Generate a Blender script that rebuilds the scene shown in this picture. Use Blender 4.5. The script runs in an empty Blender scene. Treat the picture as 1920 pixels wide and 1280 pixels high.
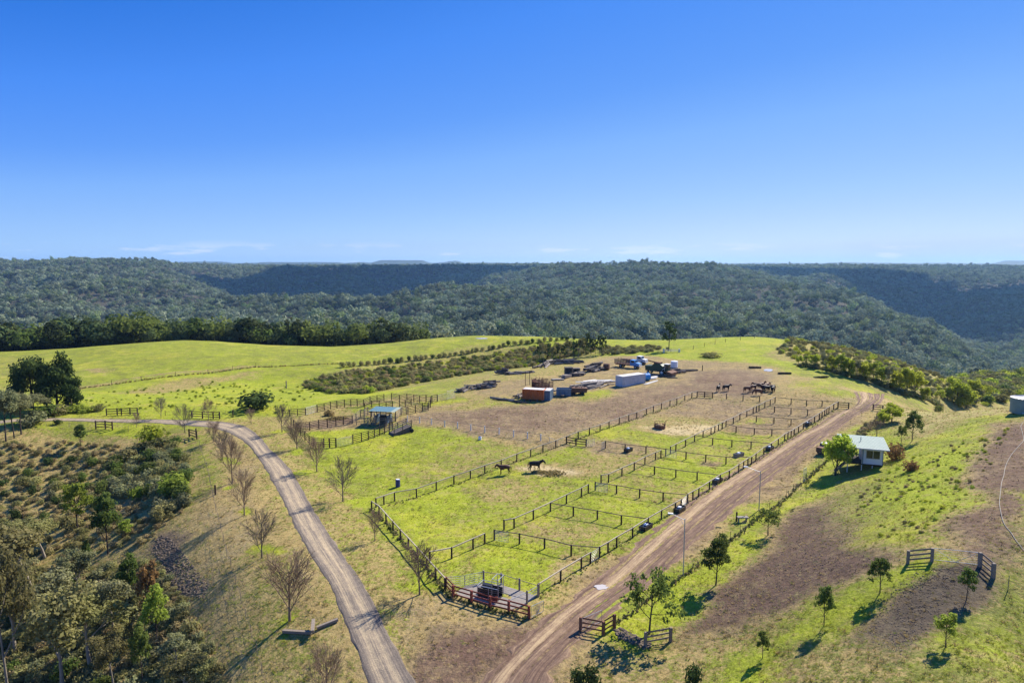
import bpy, math, random
import numpy as np
from mathutils import Vector, Matrix
R = random.Random(7)
scene = bpy.context.scene
COL = scene.collection
rad = math.radians

# ------------------------------------------------------------------ camera
CAM_H = 34.0
PITCH = math.atan(146 / 1280)
cam_data = bpy.data.cameras.new('camera')
cam_data.sensor_width = 36
cam_data.lens = 24
cam_data.clip_start = 0.5
cam_data.clip_end = 60000
cam = bpy.data.objects.new('camera', cam_data)
COL.objects.link(cam)
cam.location = (0, 0, CAM_H)
cam.rotation_euler = (math.pi / 2 - PITCH, 0, 0)
scene.camera = cam

# ------------------------------------------------------------------ world, sun, exposure
SUN_AZ, SUN_EL = rad(44), rad(41)            # azimuth clockwise from +Y
world = bpy.data.worlds.new('World')
scene.world = world
world.use_nodes = True
wn = world.node_tree
wn.nodes.clear()
def wnode(t, **k):
    n = wn.nodes.new(t)
    for a, b in k.items():
        setattr(n, a, b)
    return n
sky = wnode('ShaderNodeTexSky', sky_type='NISHITA', sun_disc=False, sun_elevation=SUN_EL, sun_rotation=SUN_AZ)
sky.altitude = 600; sky.air_density = 1.0; sky.dust_density = 0.0; sky.ozone_density = 3.0
# the air of this day: deeper blue overhead, clean pale blue at the horizon (response curve per channel, whole dome)
def wmath(op, a, b=None, c=None):
    n = wnode('ShaderNodeMath', operation=op)
    for i, v in enumerate((a, b, c)):
        if v is None: continue
        if isinstance(v, (int, float)): n.inputs[i].default_value = v
        else: wn.links.new(v, n.inputs[i])
    return n.outputs[0]
ss = wnode('ShaderNodeSeparateColor'); wn.links.new(sky.outputs[0], ss.inputs[0])
tone = wmath('MULTIPLY', wmath('ADD', ss.outputs[0], ss.outputs[1]), 0.05)
ramp = wnode('ShaderNodeValToRGB'); wn.links.new(tone, ramp.inputs[0]); ramp.color_ramp.interpolation = 'LINEAR'
_stops = [(.20, .024, .18, .74), (.27, .072, .28, .93), (.36, .13, .36, .97), (.45, .225, .475, 1.0), (.67, .38, .62, 1.0), (.9, .55, .74, 1.0), (1.0, .62, .78, 1.0)]
_e = ramp.color_ramp.elements; _e[0].position = _stops[0][0]; _e[0].color = _stops[0][1:] + (1,); _e[1].position = 1.0; _e[1].color = _stops[-1][1:] + (1,)
for _s in _stops[1:-1]:
    q_ = _e.new(_s[0]); q_.color = _s[1:] + (1,)
hs = wnode('ShaderNodeVectorMath', operation='SCALE'); hs.inputs['Scale'].default_value = 9.6
wn.links.new(ramp.outputs[0], hs.inputs[0])
tc = wnode('ShaderNodeTexCoord')
sep = wnode('ShaderNodeSeparateXYZ')
wn.links.new(tc.outputs['Generated'], sep.inputs[0])
# low cumulus banks just above the horizon
mp = wnode('ShaderNodeMapping'); mp.inputs['Scale'].default_value = (9, 9, 60)
mp.inputs['Location'].default_value = (2.35, 0.4, 0.0)
nz = wnode('ShaderNodeTexNoise'); nz.inputs['Scale'].default_value = 1.0; nz.inputs['Detail'].default_value = 6; nz.inputs['Roughness'].default_value = 0.55
wn.links.new(tc.outputs['Generated'], mp.inputs[0]); wn.links.new(mp.outputs[0], nz.inputs['Vector'])
cr = wnode('ShaderNodeMapRange', interpolation_type='SMOOTHSTEP')
cr.inputs['From Min'].default_value = 0.56; cr.inputs['From Max'].default_value = 0.66
wn.links.new(nz.outputs['Fac'], cr.inputs['Value'])
band = wnode('ShaderNodeMapRange', interpolation_type='SMOOTHSTEP')
band.inputs['From Min'].default_value = 0.034; band.inputs['From Max'].default_value = 0.012
wn.links.new(sep.outputs['Z'], band.inputs['Value'])
mul = wnode('ShaderNodeMath', operation='MULTIPLY')
wn.links.new(cr.outputs[0], mul.inputs[0]); wn.links.new(band.outputs[0], mul.inputs[1])
mul2 = wnode('ShaderNodeMath', operation='MULTIPLY'); mul2.inputs[1].default_value = 0.55
wn.links.new(mul.outputs[0], mul2.inputs[0])
mx = wnode('ShaderNodeMix', data_type='RGBA')
wn.links.new(mul2.outputs[0], mx.inputs['Factor'])
wn.links.new(hs.outputs[0], mx.inputs['A'])
mx.inputs['B'].default_value = (9.0, 9.4, 10.0, 1)
bg = wnode('ShaderNodeBackground'); bg.inputs['Strength'].default_value = 0.0525
wn.links.new(mx.outputs['Result'], bg.inputs['Color'])
wo = wnode('ShaderNodeOutputWorld'); wn.links.new(bg.outputs[0], wo.inputs['Surface'])

sd = bpy.data.lights.new('sun', 'SUN'); sd.energy = 4.7; sd.angle = rad(0.55); sd.color = (1.0, 0.94, 0.83)
sun = bpy.data.objects.new('sun', sd); COL.objects.link(sun)
to_sun = Vector((math.sin(SUN_AZ) * math.cos(SUN_EL), math.cos(SUN_AZ) * math.cos(SUN_EL), math.sin(SUN_EL)))
sun.rotation_euler = to_sun.to_track_quat('Z', 'Y').to_euler()
scene.view_settings.view_transform = 'Standard'
scene.view_settings.look = 'None'
scene.view_settings.exposure = 0.98
scene.view_settings.gamma = 1
scene.view_settings.use_curve_mapping = False
scene.cycles.max_bounces = 5
scene.cycles.diffuse_bounces = 3
scene.cycles.transmission_bounces = 4
scene.cycles.transparent_max_bounces = 6
scene.cycles.volume_bounces = 0

# ------------------------------------------------------------------ terrain height
def ray(px, py):
    u = (px - 960) / 1280; v = (640 - py) / 1280
    return u, math.cos(PITCH) + v * math.sin(PITCH), -math.sin(PITCH) + v * math.cos(PITCH)
def at_height(px, py, z):
    d = ray(px, py); t = (z - CAM_H) / d[2]
    return d[0] * t, d[1] * t, z
CTRL = [  # surveyed spot heights: sight line and height of the ground it meets
 (695,952,0),(1010,1115,0),(820,1070,0),(1000,1170,-.4),(1100,1190,-.5),(1200,990,.2),(1100,915,.5),(1300,745,3),(1560,765,2.8),
 (1440,760,2.9),(1230,850,1.4),(900,885,.5),(760,1280,-1.2),(950,1280,-1.2),(545,1165,-.6),(430,850,.2),(500,800,1),(640,935,0),
 (590,870,.3),(530,790,1.2),(700,790,1.5),(820,750,2.4),(640,830,1),(400,780,1),(250,775,1.4),(100,775,1.6),(0,790,1.6),(-200,790,1.6),
 (1000,750,3),(1180,727,3.4),(1100,700,3.8),(1220,690,4),(1262,655,4.6),(1080,680,3.8),(900,735,2.8),(950,700,3),(830,755,2.2),
 (350,900,-.6),(345,1000,-1.5),(400,1100,-1.5),(440,1200,-2),(480,1280,-3),(330,830,-.3),(200,815,0),(0,830,0),
 (250,850,-2.0),(120,850,-2.5),(0,860,-2.5),(200,930,-5),(60,950,-6),(-150,950,-7),(280,960,-3.2),(240,1080,-5.5),(100,1080,-8.5),
 (-100,1080,-10),(320,1100,-4),(200,1200,-8.5),(50,1250,-12),(320,1240,-6),(380,1280,-5),(150,1280,-11),
 (600,735,-.5),(560,725,-1.5),(700,725,-2),(850,700,-2),(750,700,-1.5),(950,680,-1.5),(1050,672,0),(650,705,0),(800,672,.5),(950,650,2),(1100,655,3),
 (500,720,-1.5),(300,720,.5),(420,700,.8),(150,730,.5),(0,700,1),(350,670,3.2),(150,680,1.5),(-200,720,1),(500,680,1.5),(650,675,1.2),
 (850,645,3.2),(1180,650,4),(1350,650,6),(1450,645,6.4),(1400,680,5),(1560,700,4.2),(1600,730,3.6),(1700,765,3),(1650,790,2.6),(1750,775,2.6),
 (1700,700,-1),(1600,665,2),(1680,735,.5),(1740,745,-4),(1790,745,-9),
 (1290,1078,-.6),(1160,1165,-.7),(1400,1000,.2),(1480,930,.6),(1550,880,1.4),(1600,900,1.6),(1665,870,3.6),(1580,840,1.8),
 (1330,1130,.2),(1450,1110,1.4),(1600,1000,4),(1550,1150,3),(1650,1110,5),(1430,1240,1),(1700,1200,6.2),(1900,1280,8.2),(1250,1240,-1),
 (1600,1280,4.2),(1720,1050,7.6),(1840,1060,8.8),(1700,950,6),(1700,870,5),(1800,850,7.4),(1740,800,4.6),(1850,900,8.6),(1910,790,9),
 (1900,960,9.2),(1790,772,5.5),(1850,765,7.3),(1920,760,9),(2100,770,9),(2150,1000,10),(1100,1280,-1.5),(1200,1280,-1.5),
]
WORLD_CTRL = [(0,0,-4),(60,0,3),(-60,0,-14),(0,-80,-8),(105,165,-6),(120,150,-3),(130,190,-14),(170,170,-12),(230,120,0),(-120,60,-12),(-180,150,-6),(45,45,2),(0,40,-2)]
CREST = [(-400,690,0),(0,668,0),(200,650,2.6),(350,640,3.8),(500,654,2.4),(620,657,1.8),(740,650,1.8),(790,640,3),(900,632,4),(1000,636,4),
 (1100,641,4),(1200,641,4.6),(1300,637,5.6),(1400,631,6.6),(1480,636,5.8),(1560,650,3.2),(1650,668,0),(1750,700,-6),(1800,718,-10),(1850,702,-18),(1920,700,-20),(2300,700,-22)]
_cp = [at_height(*c) for c in CTRL] + [at_height(*c) for c in CREST] + [tuple(map(float, w)) for w in WORLD_CTRL]
_cp = np.array(_cp)
def _phi(d2): return -np.sqrt(d2 + 150.0)
def _fit():
    n = len(_cp); X = _cp[:, :2]
    A = _phi(((X[:, None] - X[None]) ** 2).sum(-1)) + np.eye(n) * 1.5
    Pm = np.c_[np.ones(n), X / 100]
    M = np.zeros((n + 3, n + 3)); M[:n, :n] = A; M[:n, n:] = Pm; M[n:, :n] = Pm.T
    return np.linalg.solve(M, np.r_[_cp[:, 2], 0, 0, 0])
_w = _fit()
GX0, GX1, GY0, GY1, GS = -300, 420, -140, 460, 2.0
def _grid():
    xs = np.arange(GX0, GX1 + 1, GS); ys = np.arange(GY0, GY1 + 1, GS)
    XX, YY = np.meshgrid(xs, ys); out = np.zeros(XX.shape)
    for k in range(len(_cp)):
        out += _w[k] * _phi((XX - _cp[k, 0]) ** 2 + (YY - _cp[k, 1]) ** 2)
    return out + _w[-3] + _w[-2] * XX / 100 + _w[-1] * YY / 100
NG = _grid()
def bilin(arr, fx, fy):
    fx = np.clip(fx, 0, arr.shape[1] - 1.001); fy = np.clip(fy, 0, arr.shape[0] - 1.001)
    ix = fx.astype(int); iy = fy.astype(int); tx = fx - ix; ty = fy - iy
    return (arr[iy, ix] * (1 - tx) + arr[iy, ix + 1] * tx) * (1 - ty) + (arr[iy + 1, ix] * (1 - tx) + arr[iy + 1, ix + 1] * tx) * ty
_nr = np.random.RandomState(11)
_lat = _nr.rand(256, 256)
def vnoise(x, y, s, seed=0):
    x = np.asarray(x, float) / s + seed * 17.3; y = np.asarray(y, float) / s + seed * 9.1
    ix = np.floor(x).astype(int); iy = np.floor(y).astype(int); tx = x - ix; ty = y - iy
    tx = tx * tx * (3 - 2 * tx); ty = ty * ty * (3 - 2 * ty)
    g = lambda a, b: _lat[b & 255, a & 255]
    return (g(ix, iy) * (1 - tx) + g(ix + 1, iy) * tx) * (1 - ty) + (g(ix, iy + 1) * (1 - tx) + g(ix + 1, iy + 1) * tx) * ty - 0.5
def fbm(x, y, s, seed=0, o=4):
    r = 0; a = 1.0
    for k in range(o):
        r = r + a * vnoise(x, y, s / 2 ** k, seed + k); a *= 0.5
    return r
def sst(a, b, v):
    t = np.clip((v - a) / (b - a), 0, 1); return t * t * (3 - 2 * t)
FY = np.array([450, 600, 800, 1000, 1200, 1500, 1800, 2100, 2500, 3000, 3600], float)
FPX = np.array([-300, 0, 150, 300, 450, 600, 750, 900, 1050, 1200, 1400, 1550, 1650, 1750, 1850, 1920, 2200], float)
FT = np.array([
 [676,660,640,618,595,560,535,515,500,492,497],
 [676,660,640,618,595,560,533,512,498,491,497],
 [672,658,640,616,592,557,530,508,495,492,498],
 [668,655,640,613,588,558,533,513,500,497,499],
 [672,660,645,613,586,560,580,582,540,502,498],
 [676,665,648,622,596,573,592,580,540,500,497],
 [680,668,648,620,590,558,566,576,535,500,497],
 [690,672,648,613,578,541,546,560,530,500,496],
 [700,680,648,610,578,553,550,520,500,495,497],
 [700,680,648,610,580,551,524,500,495,497,498],
 [700,680,650,608,573,538,514,508,515,503,498],
 [700,682,655,615,580,543,518,516,525,505,498],
 [720,700,665,625,593,561,575,580,545,510,499],
 [740,720,685,650,621,640,630,600,560,520,500],
 [765,745,715,690,685,655,598,560,548,520,501],
 [780,760,730,708,685,640,578,551,552,520,501],
 [780,750,710,680,650,600,560,540,520,505,500]], float)
_ang = PITCH + np.arctan((FT - 640) / 1280)
FZ = CAM_H - FY[None] * np.tan(_ang) - 9.0
# fine resample in (bearing ratio, distance) and smooth
_fs = np.linspace((FPX[0] - 960) / 1280, (FPX[-1] - 960) / 1280, 240)
_fy = np.linspace(420, 3600, 260)
def _resample():
    a = np.array([np.interp(_fy, FY, FZ[i]) for i in range(len(FPX))])
    b = np.array([np.interp(_fs, (FPX - 960) / 1280, a[:, j]) for j in range(len(_fy))])
    for ax, n in ((0, 7), (1, 7)):
        k = np.hanning(n + 2)[1:-1]; k /= k.sum()
        b = np.apply_along_axis(lambda v: np.convolve(np.pad(v, n // 2, 'edge'), k, 'valid'), ax, b)
    return b      # [distance, bearing]
FG = _resample()
_cy = np.array([at_height(*c)[1] for c in CREST]); _cs = np.array([at_height(*c)[0] / at_height(*c)[1] for c in CREST])
def crest_y(s): return np.interp(s, _cs, _cy)
def H0(x, y):
    x = np.asarray(x, float); y = np.asarray(y, float)
    s = x / np.maximum(y, 60.0)
    near = bilin(NG, (x - GX0) / GS, (np.minimum(y, 455) - GY0) / GS)
    far = bilin(FG, (s - _fs[0]) / (_fs[1] - _fs[0]), (np.maximum(y, 420) - 420) / (_fy[1] - _fy[0]))
    rough = sst(500, 900, y) * (1 - sst(2600, 3400, y))
    rid = 1 - np.abs(fbm(x, y, 420, 3, 3)) * 2.6
    far = far + rough * (rid - 0.55) * 42 + fbm(x, y, 140, 8, 3) * 11 * rough
    far = far + sst(1900, 2300, y) * (fbm(x, y, 620, 15, 3) * 13 - 1)
    lim = 22.0 + fbm(x, y, 1500, 5, 3) * 14
    far = np.where(y > 3500, far * (1 - sst(3500, 4200, y)) + lim * sst(3500, 4200, y), far)
    cy = crest_y(s)
    t = sst(cy - 6, cy + 210, y)
    return near * (1 - t) + far * t
def H(x, y):
    x = np.asarray(x, float); y = np.asarray(y, float)
    f = 1 - sst(300, 420, y)
    return H0(x, y) + f * (fbm(x, y, 9, 1, 2) * 0.28)
def hz(x, y): return float(H(np.array([x]), np.array([y]))[0])
def P(px, py, dz=0.0):
    """ground point seen along a sight line"""
    d = np.array(ray(px, py)); d = d / d[1]
    ys = np.concatenate([np.arange(25, 420, 1.0), np.arange(420, 3600, 10.0)])
    z = CAM_H + d[2] * ys; h = H(d[0] * ys, ys)
    below = np.where(z < h)[0]
    if len(below) == 0:
        y = float(crest_y(d[0])); return Vector((d[0] * y, y, hz(d[0] * y, y) + dz))
    k = below[0]; a, b = ys[max(k - 1, 0)], ys[k]
    for _ in range(18):
        m = 0.5 * (a + b)
        if CAM_H + d[2] * m < hz(d[0] * m, m): b = m
        else: a = m
    return Vector((d[0] * b, b, hz(d[0] * b, b) + dz))
def Pxy(px, py):
    v = P(px, py)
    if v.y > 430:                       # the sight line clears the crest: take the crest itself
        s = ray(px, py)[0] / ray(px, py)[1]; y = float(crest_y(s)) + 22; return (s * y, y)
    return (v.x, v.y)

# ------------------------------------------------------------------ materials
MATS = {}
def new_mat(name):
    m = bpy.data.materials.new(name); m.use_nodes = True
    nt = m.node_tree; nt.nodes.clear()
    return m, nt
def nd(nt, t, loc=None, **k):
    n = nt.nodes.new(t)
    for a, b in k.items():
        if a.startswith('i_'):
            n.inputs[a[2:].replace('_', ' ')].default_value = b
        else: setattr(n, a, b)
    return n
def rgb(c): return (c[0], c[1], c[2], 1)
def plain(name, c, rough=0.7, metal=0.0, var=0.25, scale=6.0, c2=None, bump=0.15, spec=0.3, wear=None):
    """weathered surface: base colour broken up by noise, streak dirt and a fine bump"""
    if name in MATS: return MATS[name]
    m, nt = new_mat(name); L = nt.links.new
    tcn = nd(nt, 'ShaderNodeTexCoord')
    n1 = nd(nt, 'ShaderNodeTexNoise', i_Scale=scale, i_Detail=6.0, i_Roughness=0.65)
    L(tcn.outputs['Object'], n1.inputs['Vector'])
    oi = nd(nt, 'ShaderNodeObjectInfo')
    rmp = nd(nt, 'ShaderNodeMapRange', i_From_Min=0.3, i_From_Max=0.7)
    L(n1.outputs['Fac'], rmp.inputs['Value'])
    mixn = nd(nt, 'ShaderNodeMix', data_type='RGBA')
    L(rmp.outputs[0], mixn.inputs['Factor'])
    mixn.inputs['A'].default_value = rgb(c)
    d = c2 or tuple(v * (1 - var * 1.6) for v in c)
    mixn.inputs['B'].default_value = rgb(d)
    hsn = nd(nt, 'ShaderNodeHueSaturation')
    L(mixn.outputs['Result'], hsn.inputs['Color'])
    mr = nd(nt, 'ShaderNodeMapRange', i_To_Min=1 - var * 0.8, i_To_Max=1 + var * 0.8)
    L(oi.outputs['Random'], mr.inputs['Value']); L(mr.outputs[0], hsn.inputs['Value'])
    b = nd(nt, 'ShaderNodeBsdfPrincipled', i_Roughness=rough, i_Metallic=metal)
    b.inputs['Specular IOR Level'].default_value = spec
    L(hsn.outputs[0], b.inputs['Base Color'])
    if bump:
        bp = nd(nt, 'ShaderNodeBump', i_Strength=bump, i_Distance=0.03)
        L(n1.outputs['Fac'], bp.inputs['Height']); L(bp.outputs[0], b.inputs['Normal'])
    o = nd(nt, 'ShaderNodeOutputMaterial'); L(b.outputs[0], o.inputs['Surface'])
    MATS[name] = m
    return m
def leafmat(name, c1, c2, trans=0.45, var=0.45, hue=0.03):
    """leaves: reflect and let light through; colour varies by leaf clump and by plant"""
    if name in MATS: return MATS[name]
    m, nt = new_mat(name); L = nt.links.new
    ge = nd(nt, 'ShaderNodeNewGeometry'); oi = nd(nt, 'ShaderNodeObjectInfo')
    mixn = nd(nt, 'ShaderNodeMix', data_type='RGBA')
    mixn.inputs['A'].default_value = rgb(c1); mixn.inputs['B'].default_value = rgb(c2)
    L(ge.outputs['Random Per Island'], mixn.inputs['Factor'])
    hsn = nd(nt, 'ShaderNodeHueSaturation')
    L(mixn.outputs['Result'], hsn.inputs['Color'])
    mr = nd(nt, 'ShaderNodeMapRange', i_To_Min=1 - var, i_To_Max=1 + var)
    L(oi.outputs['Random'], mr.inputs['Value']); L(mr.outputs[0], hsn.inputs['Value'])
    fr = nd(nt, 'ShaderNodeMath', operation='MULTIPLY'); fr.inputs[1].default_value = 7.31
    L(oi.outputs['Random'], fr.inputs[0])
    fr2 = nd(nt, 'ShaderNodeMath', operation='FRACT'); L(fr.outputs[0], fr2.inputs[0])
    mh = nd(nt, 'ShaderNodeMapRange', i_To_Min=0.5 - hue, i_To_Max=0.5 + hue)
    L(fr2.outputs[0], mh.inputs['Value']); L(mh.outputs[0], hsn.inputs['Hue'])
    di = nd(nt, 'ShaderNodeBsdfDiffuse'); tr = nd(nt, 'ShaderNodeBsdfTranslucent')
    L(hsn.outputs[0], di.inputs['Color']); L(hsn.outputs[0], tr.inputs['Color'])
    ms = nd(nt, 'ShaderNodeMixShader', i_Fac=trans)
    L(di.outputs[0], ms.inputs[1]); L(tr.outputs[0], ms.inputs[2])
    o = nd(nt, 'ShaderNodeOutputMaterial'); L(ms.outputs[0], o.inputs['Surface'])
    MATS[name] = m
    return m

# ------------------------------------------------------------------ object helpers
def link(o, parent=None):
    COL.objects.link(o)
    if parent is not None: o.parent = parent
    return o
def tag(o, label=None, cat=None, group=None, kind=None):
    if label: o['label'] = label
    if cat: o['category'] = cat
    if group: o['group'] = group
    if kind: o['kind'] = kind
    return o
def empty(name, loc, rz=0.0, label=None, cat=None, group=None):
    o = bpy.data.objects.new(name, None); COL.objects.link(o)
    o.location = loc; o.rotation_euler = (0, 0, rz); o.empty_display_size = 0.2
    return tag(o, label, cat, group)
def mesh_np(name, V, F, mat=None, smooth=False):
    V = np.asarray(V, np.float32); F = np.asarray(F, np.int32)
    me = bpy.data.meshes.new(name); n = F.shape[1]
    me.vertices.add(len(V)); me.vertices.foreach_set('co', V.ravel())
    me.loops.add(F.size); me.loops.foreach_set('vertex_index', F.ravel())
    me.polygons.add(len(F)); me.polygons.foreach_set('loop_start', np.arange(0, F.size, n, dtype=np.int32))
    me.polygons.foreach_set('loop_total', np.full(len(F), n, np.int32))
    if smooth: me.polygons.foreach_set('use_smooth', np.ones(len(F), bool))
    me.update(calc_edges=True)
    if mat: me.materials.append(mat)
    return me
class MB:
    """collects boxes, bars, tubes and lathes for ONE mesh"""
    def __init__(s): s.v = []; s.f = []
    def add(s, V, F):
        o = len(s.v); s.v += [tuple(p) for p in V]; s.f += [tuple(i + o for i in f) for f in F]; return s
    def box(s, c, d, rz=0.0, M=None):
        x, y, z = d[0] / 2, d[1] / 2, d[2] / 2
        V = [Vector(p) for p in ((-x,-y,-z),(x,-y,-z),(x,y,-z),(-x,y,-z),(-x,-y,z),(x,-y,z),(x,y,z),(-x,y,z))]
        m = M if M is not None else Matrix.Rotation(rz, 3, 'Z')
        return s.add([m @ p + Vector(c) for p in V], [(3,2,1,0),(4,5,6,7),(0,1,5,4),(1,2,6,5),(2,3,7,6),(3,0,4,7)])
    def bar(s, a, b, w, h=None):
        a = Vector(a); b = Vector(b); d = b - a
        if d.length < 1e-6: return s
        q = d.to_track_quat('X', 'Z').to_matrix()
        return s.box((a + b) / 2, (d.length, w, h or w), M=q)
    def tube(s, a, b, r, r2=None, n=8, cap=True):
        a = Vector(a); b = Vector(b); r2 = r if r2 is None else r2
        q = (b - a).to_track_quat('Z', 'Y').to_matrix()
        V = []
        for p, rr in ((a, r), (b, r2)):
            for i in range(n):
                t = 2 * math.pi * i / n; V.append(p + q @ Vector((rr * math.cos(t), rr * math.sin(t), 0)))
        F = [(i, (i + 1) % n, n + (i + 1) % n, n + i) for i in range(n)]
        if cap: F += [tuple(range(n - 1, -1, -1)), tuple(range(n, 2 * n))]
        return s.add(V, F)
    def lathe(s, prof, c=(0, 0, 0), n=16, M=None):
        V = []; F = []; m = M or Matrix.Identity(3)
        for r, z in prof:
            for i in range(n):
                t = 2 * math.pi * i / n; V.append(Vector(c) + m @ Vector((r * math.cos(t), r * math.sin(t), z)))
        for k in range(len(prof) - 1):
            for i in range(n):
                j = (i + 1) % n; F.append((k * n + i, k * n + j, (k + 1) * n + j, (k + 1) * n + i))
        F += [tuple(range(n - 1, -1, -1)), tuple((len(prof) - 1) * n + i for i in range(n))]
        return s.add(V, F)
    def prism(s, pts, a, b, axis='y'):
        """outline in the plane across axis, extruded from a to b"""
        n = len(pts)
        mk = {'y': lambda p, t: (p[0], t, p[1]), 'x': lambda p, t: (t, p[0], p[1]), 'z': lambda p, t: (p[0], p[1], t)}[axis]
        V = [mk(p, a) for p in pts] + [mk(p, b) for p in pts]
        F = [(i, (i + 1) % n, n + (i + 1) % n, n + i) for i in range(n)] + [tuple(range(n - 1, -1, -1)), tuple(range(n, 2 * n))]
        return s.add(V, F)
    def mesh(s, name, mat, smooth=False):
        me = bpy.data.meshes.new(name); me.from_pydata(s.v, [], s.f)
        if smooth: me.polygons.foreach_set('use_smooth', [True] * len(s.f))
        me.update()
        if mat: me.materials.append(mat)
        return me
    def build(s, name, mat, parent=None, smooth=False):
        return link(bpy.data.objects.new(name, s.mesh(name, mat, smooth)), parent)
def kids(o, table):
    return [c for c in table if c.parent == o]
def copy_tree(root, children, loc, rz, sc=1.0, label=None, group=None):
    """copy of a thing with copies of its parts and their sub-parts; children is a nested list [(obj, [sub...])]"""
    r = root.copy(); COL.objects.link(r); r.location = loc; r.rotation_euler = (0, 0, rz)
    r.scale = (sc, sc, sc) if not hasattr(sc, '__len__') else sc
    if label: r['label'] = label
    if group: r['group'] = group
    for ch, sub in children:
        c = ch.copy(); COL.objects.link(c); c.parent = r
        for g in sub:
            d = g.copy(); COL.objects.link(d); d.parent = c
    return r
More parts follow.
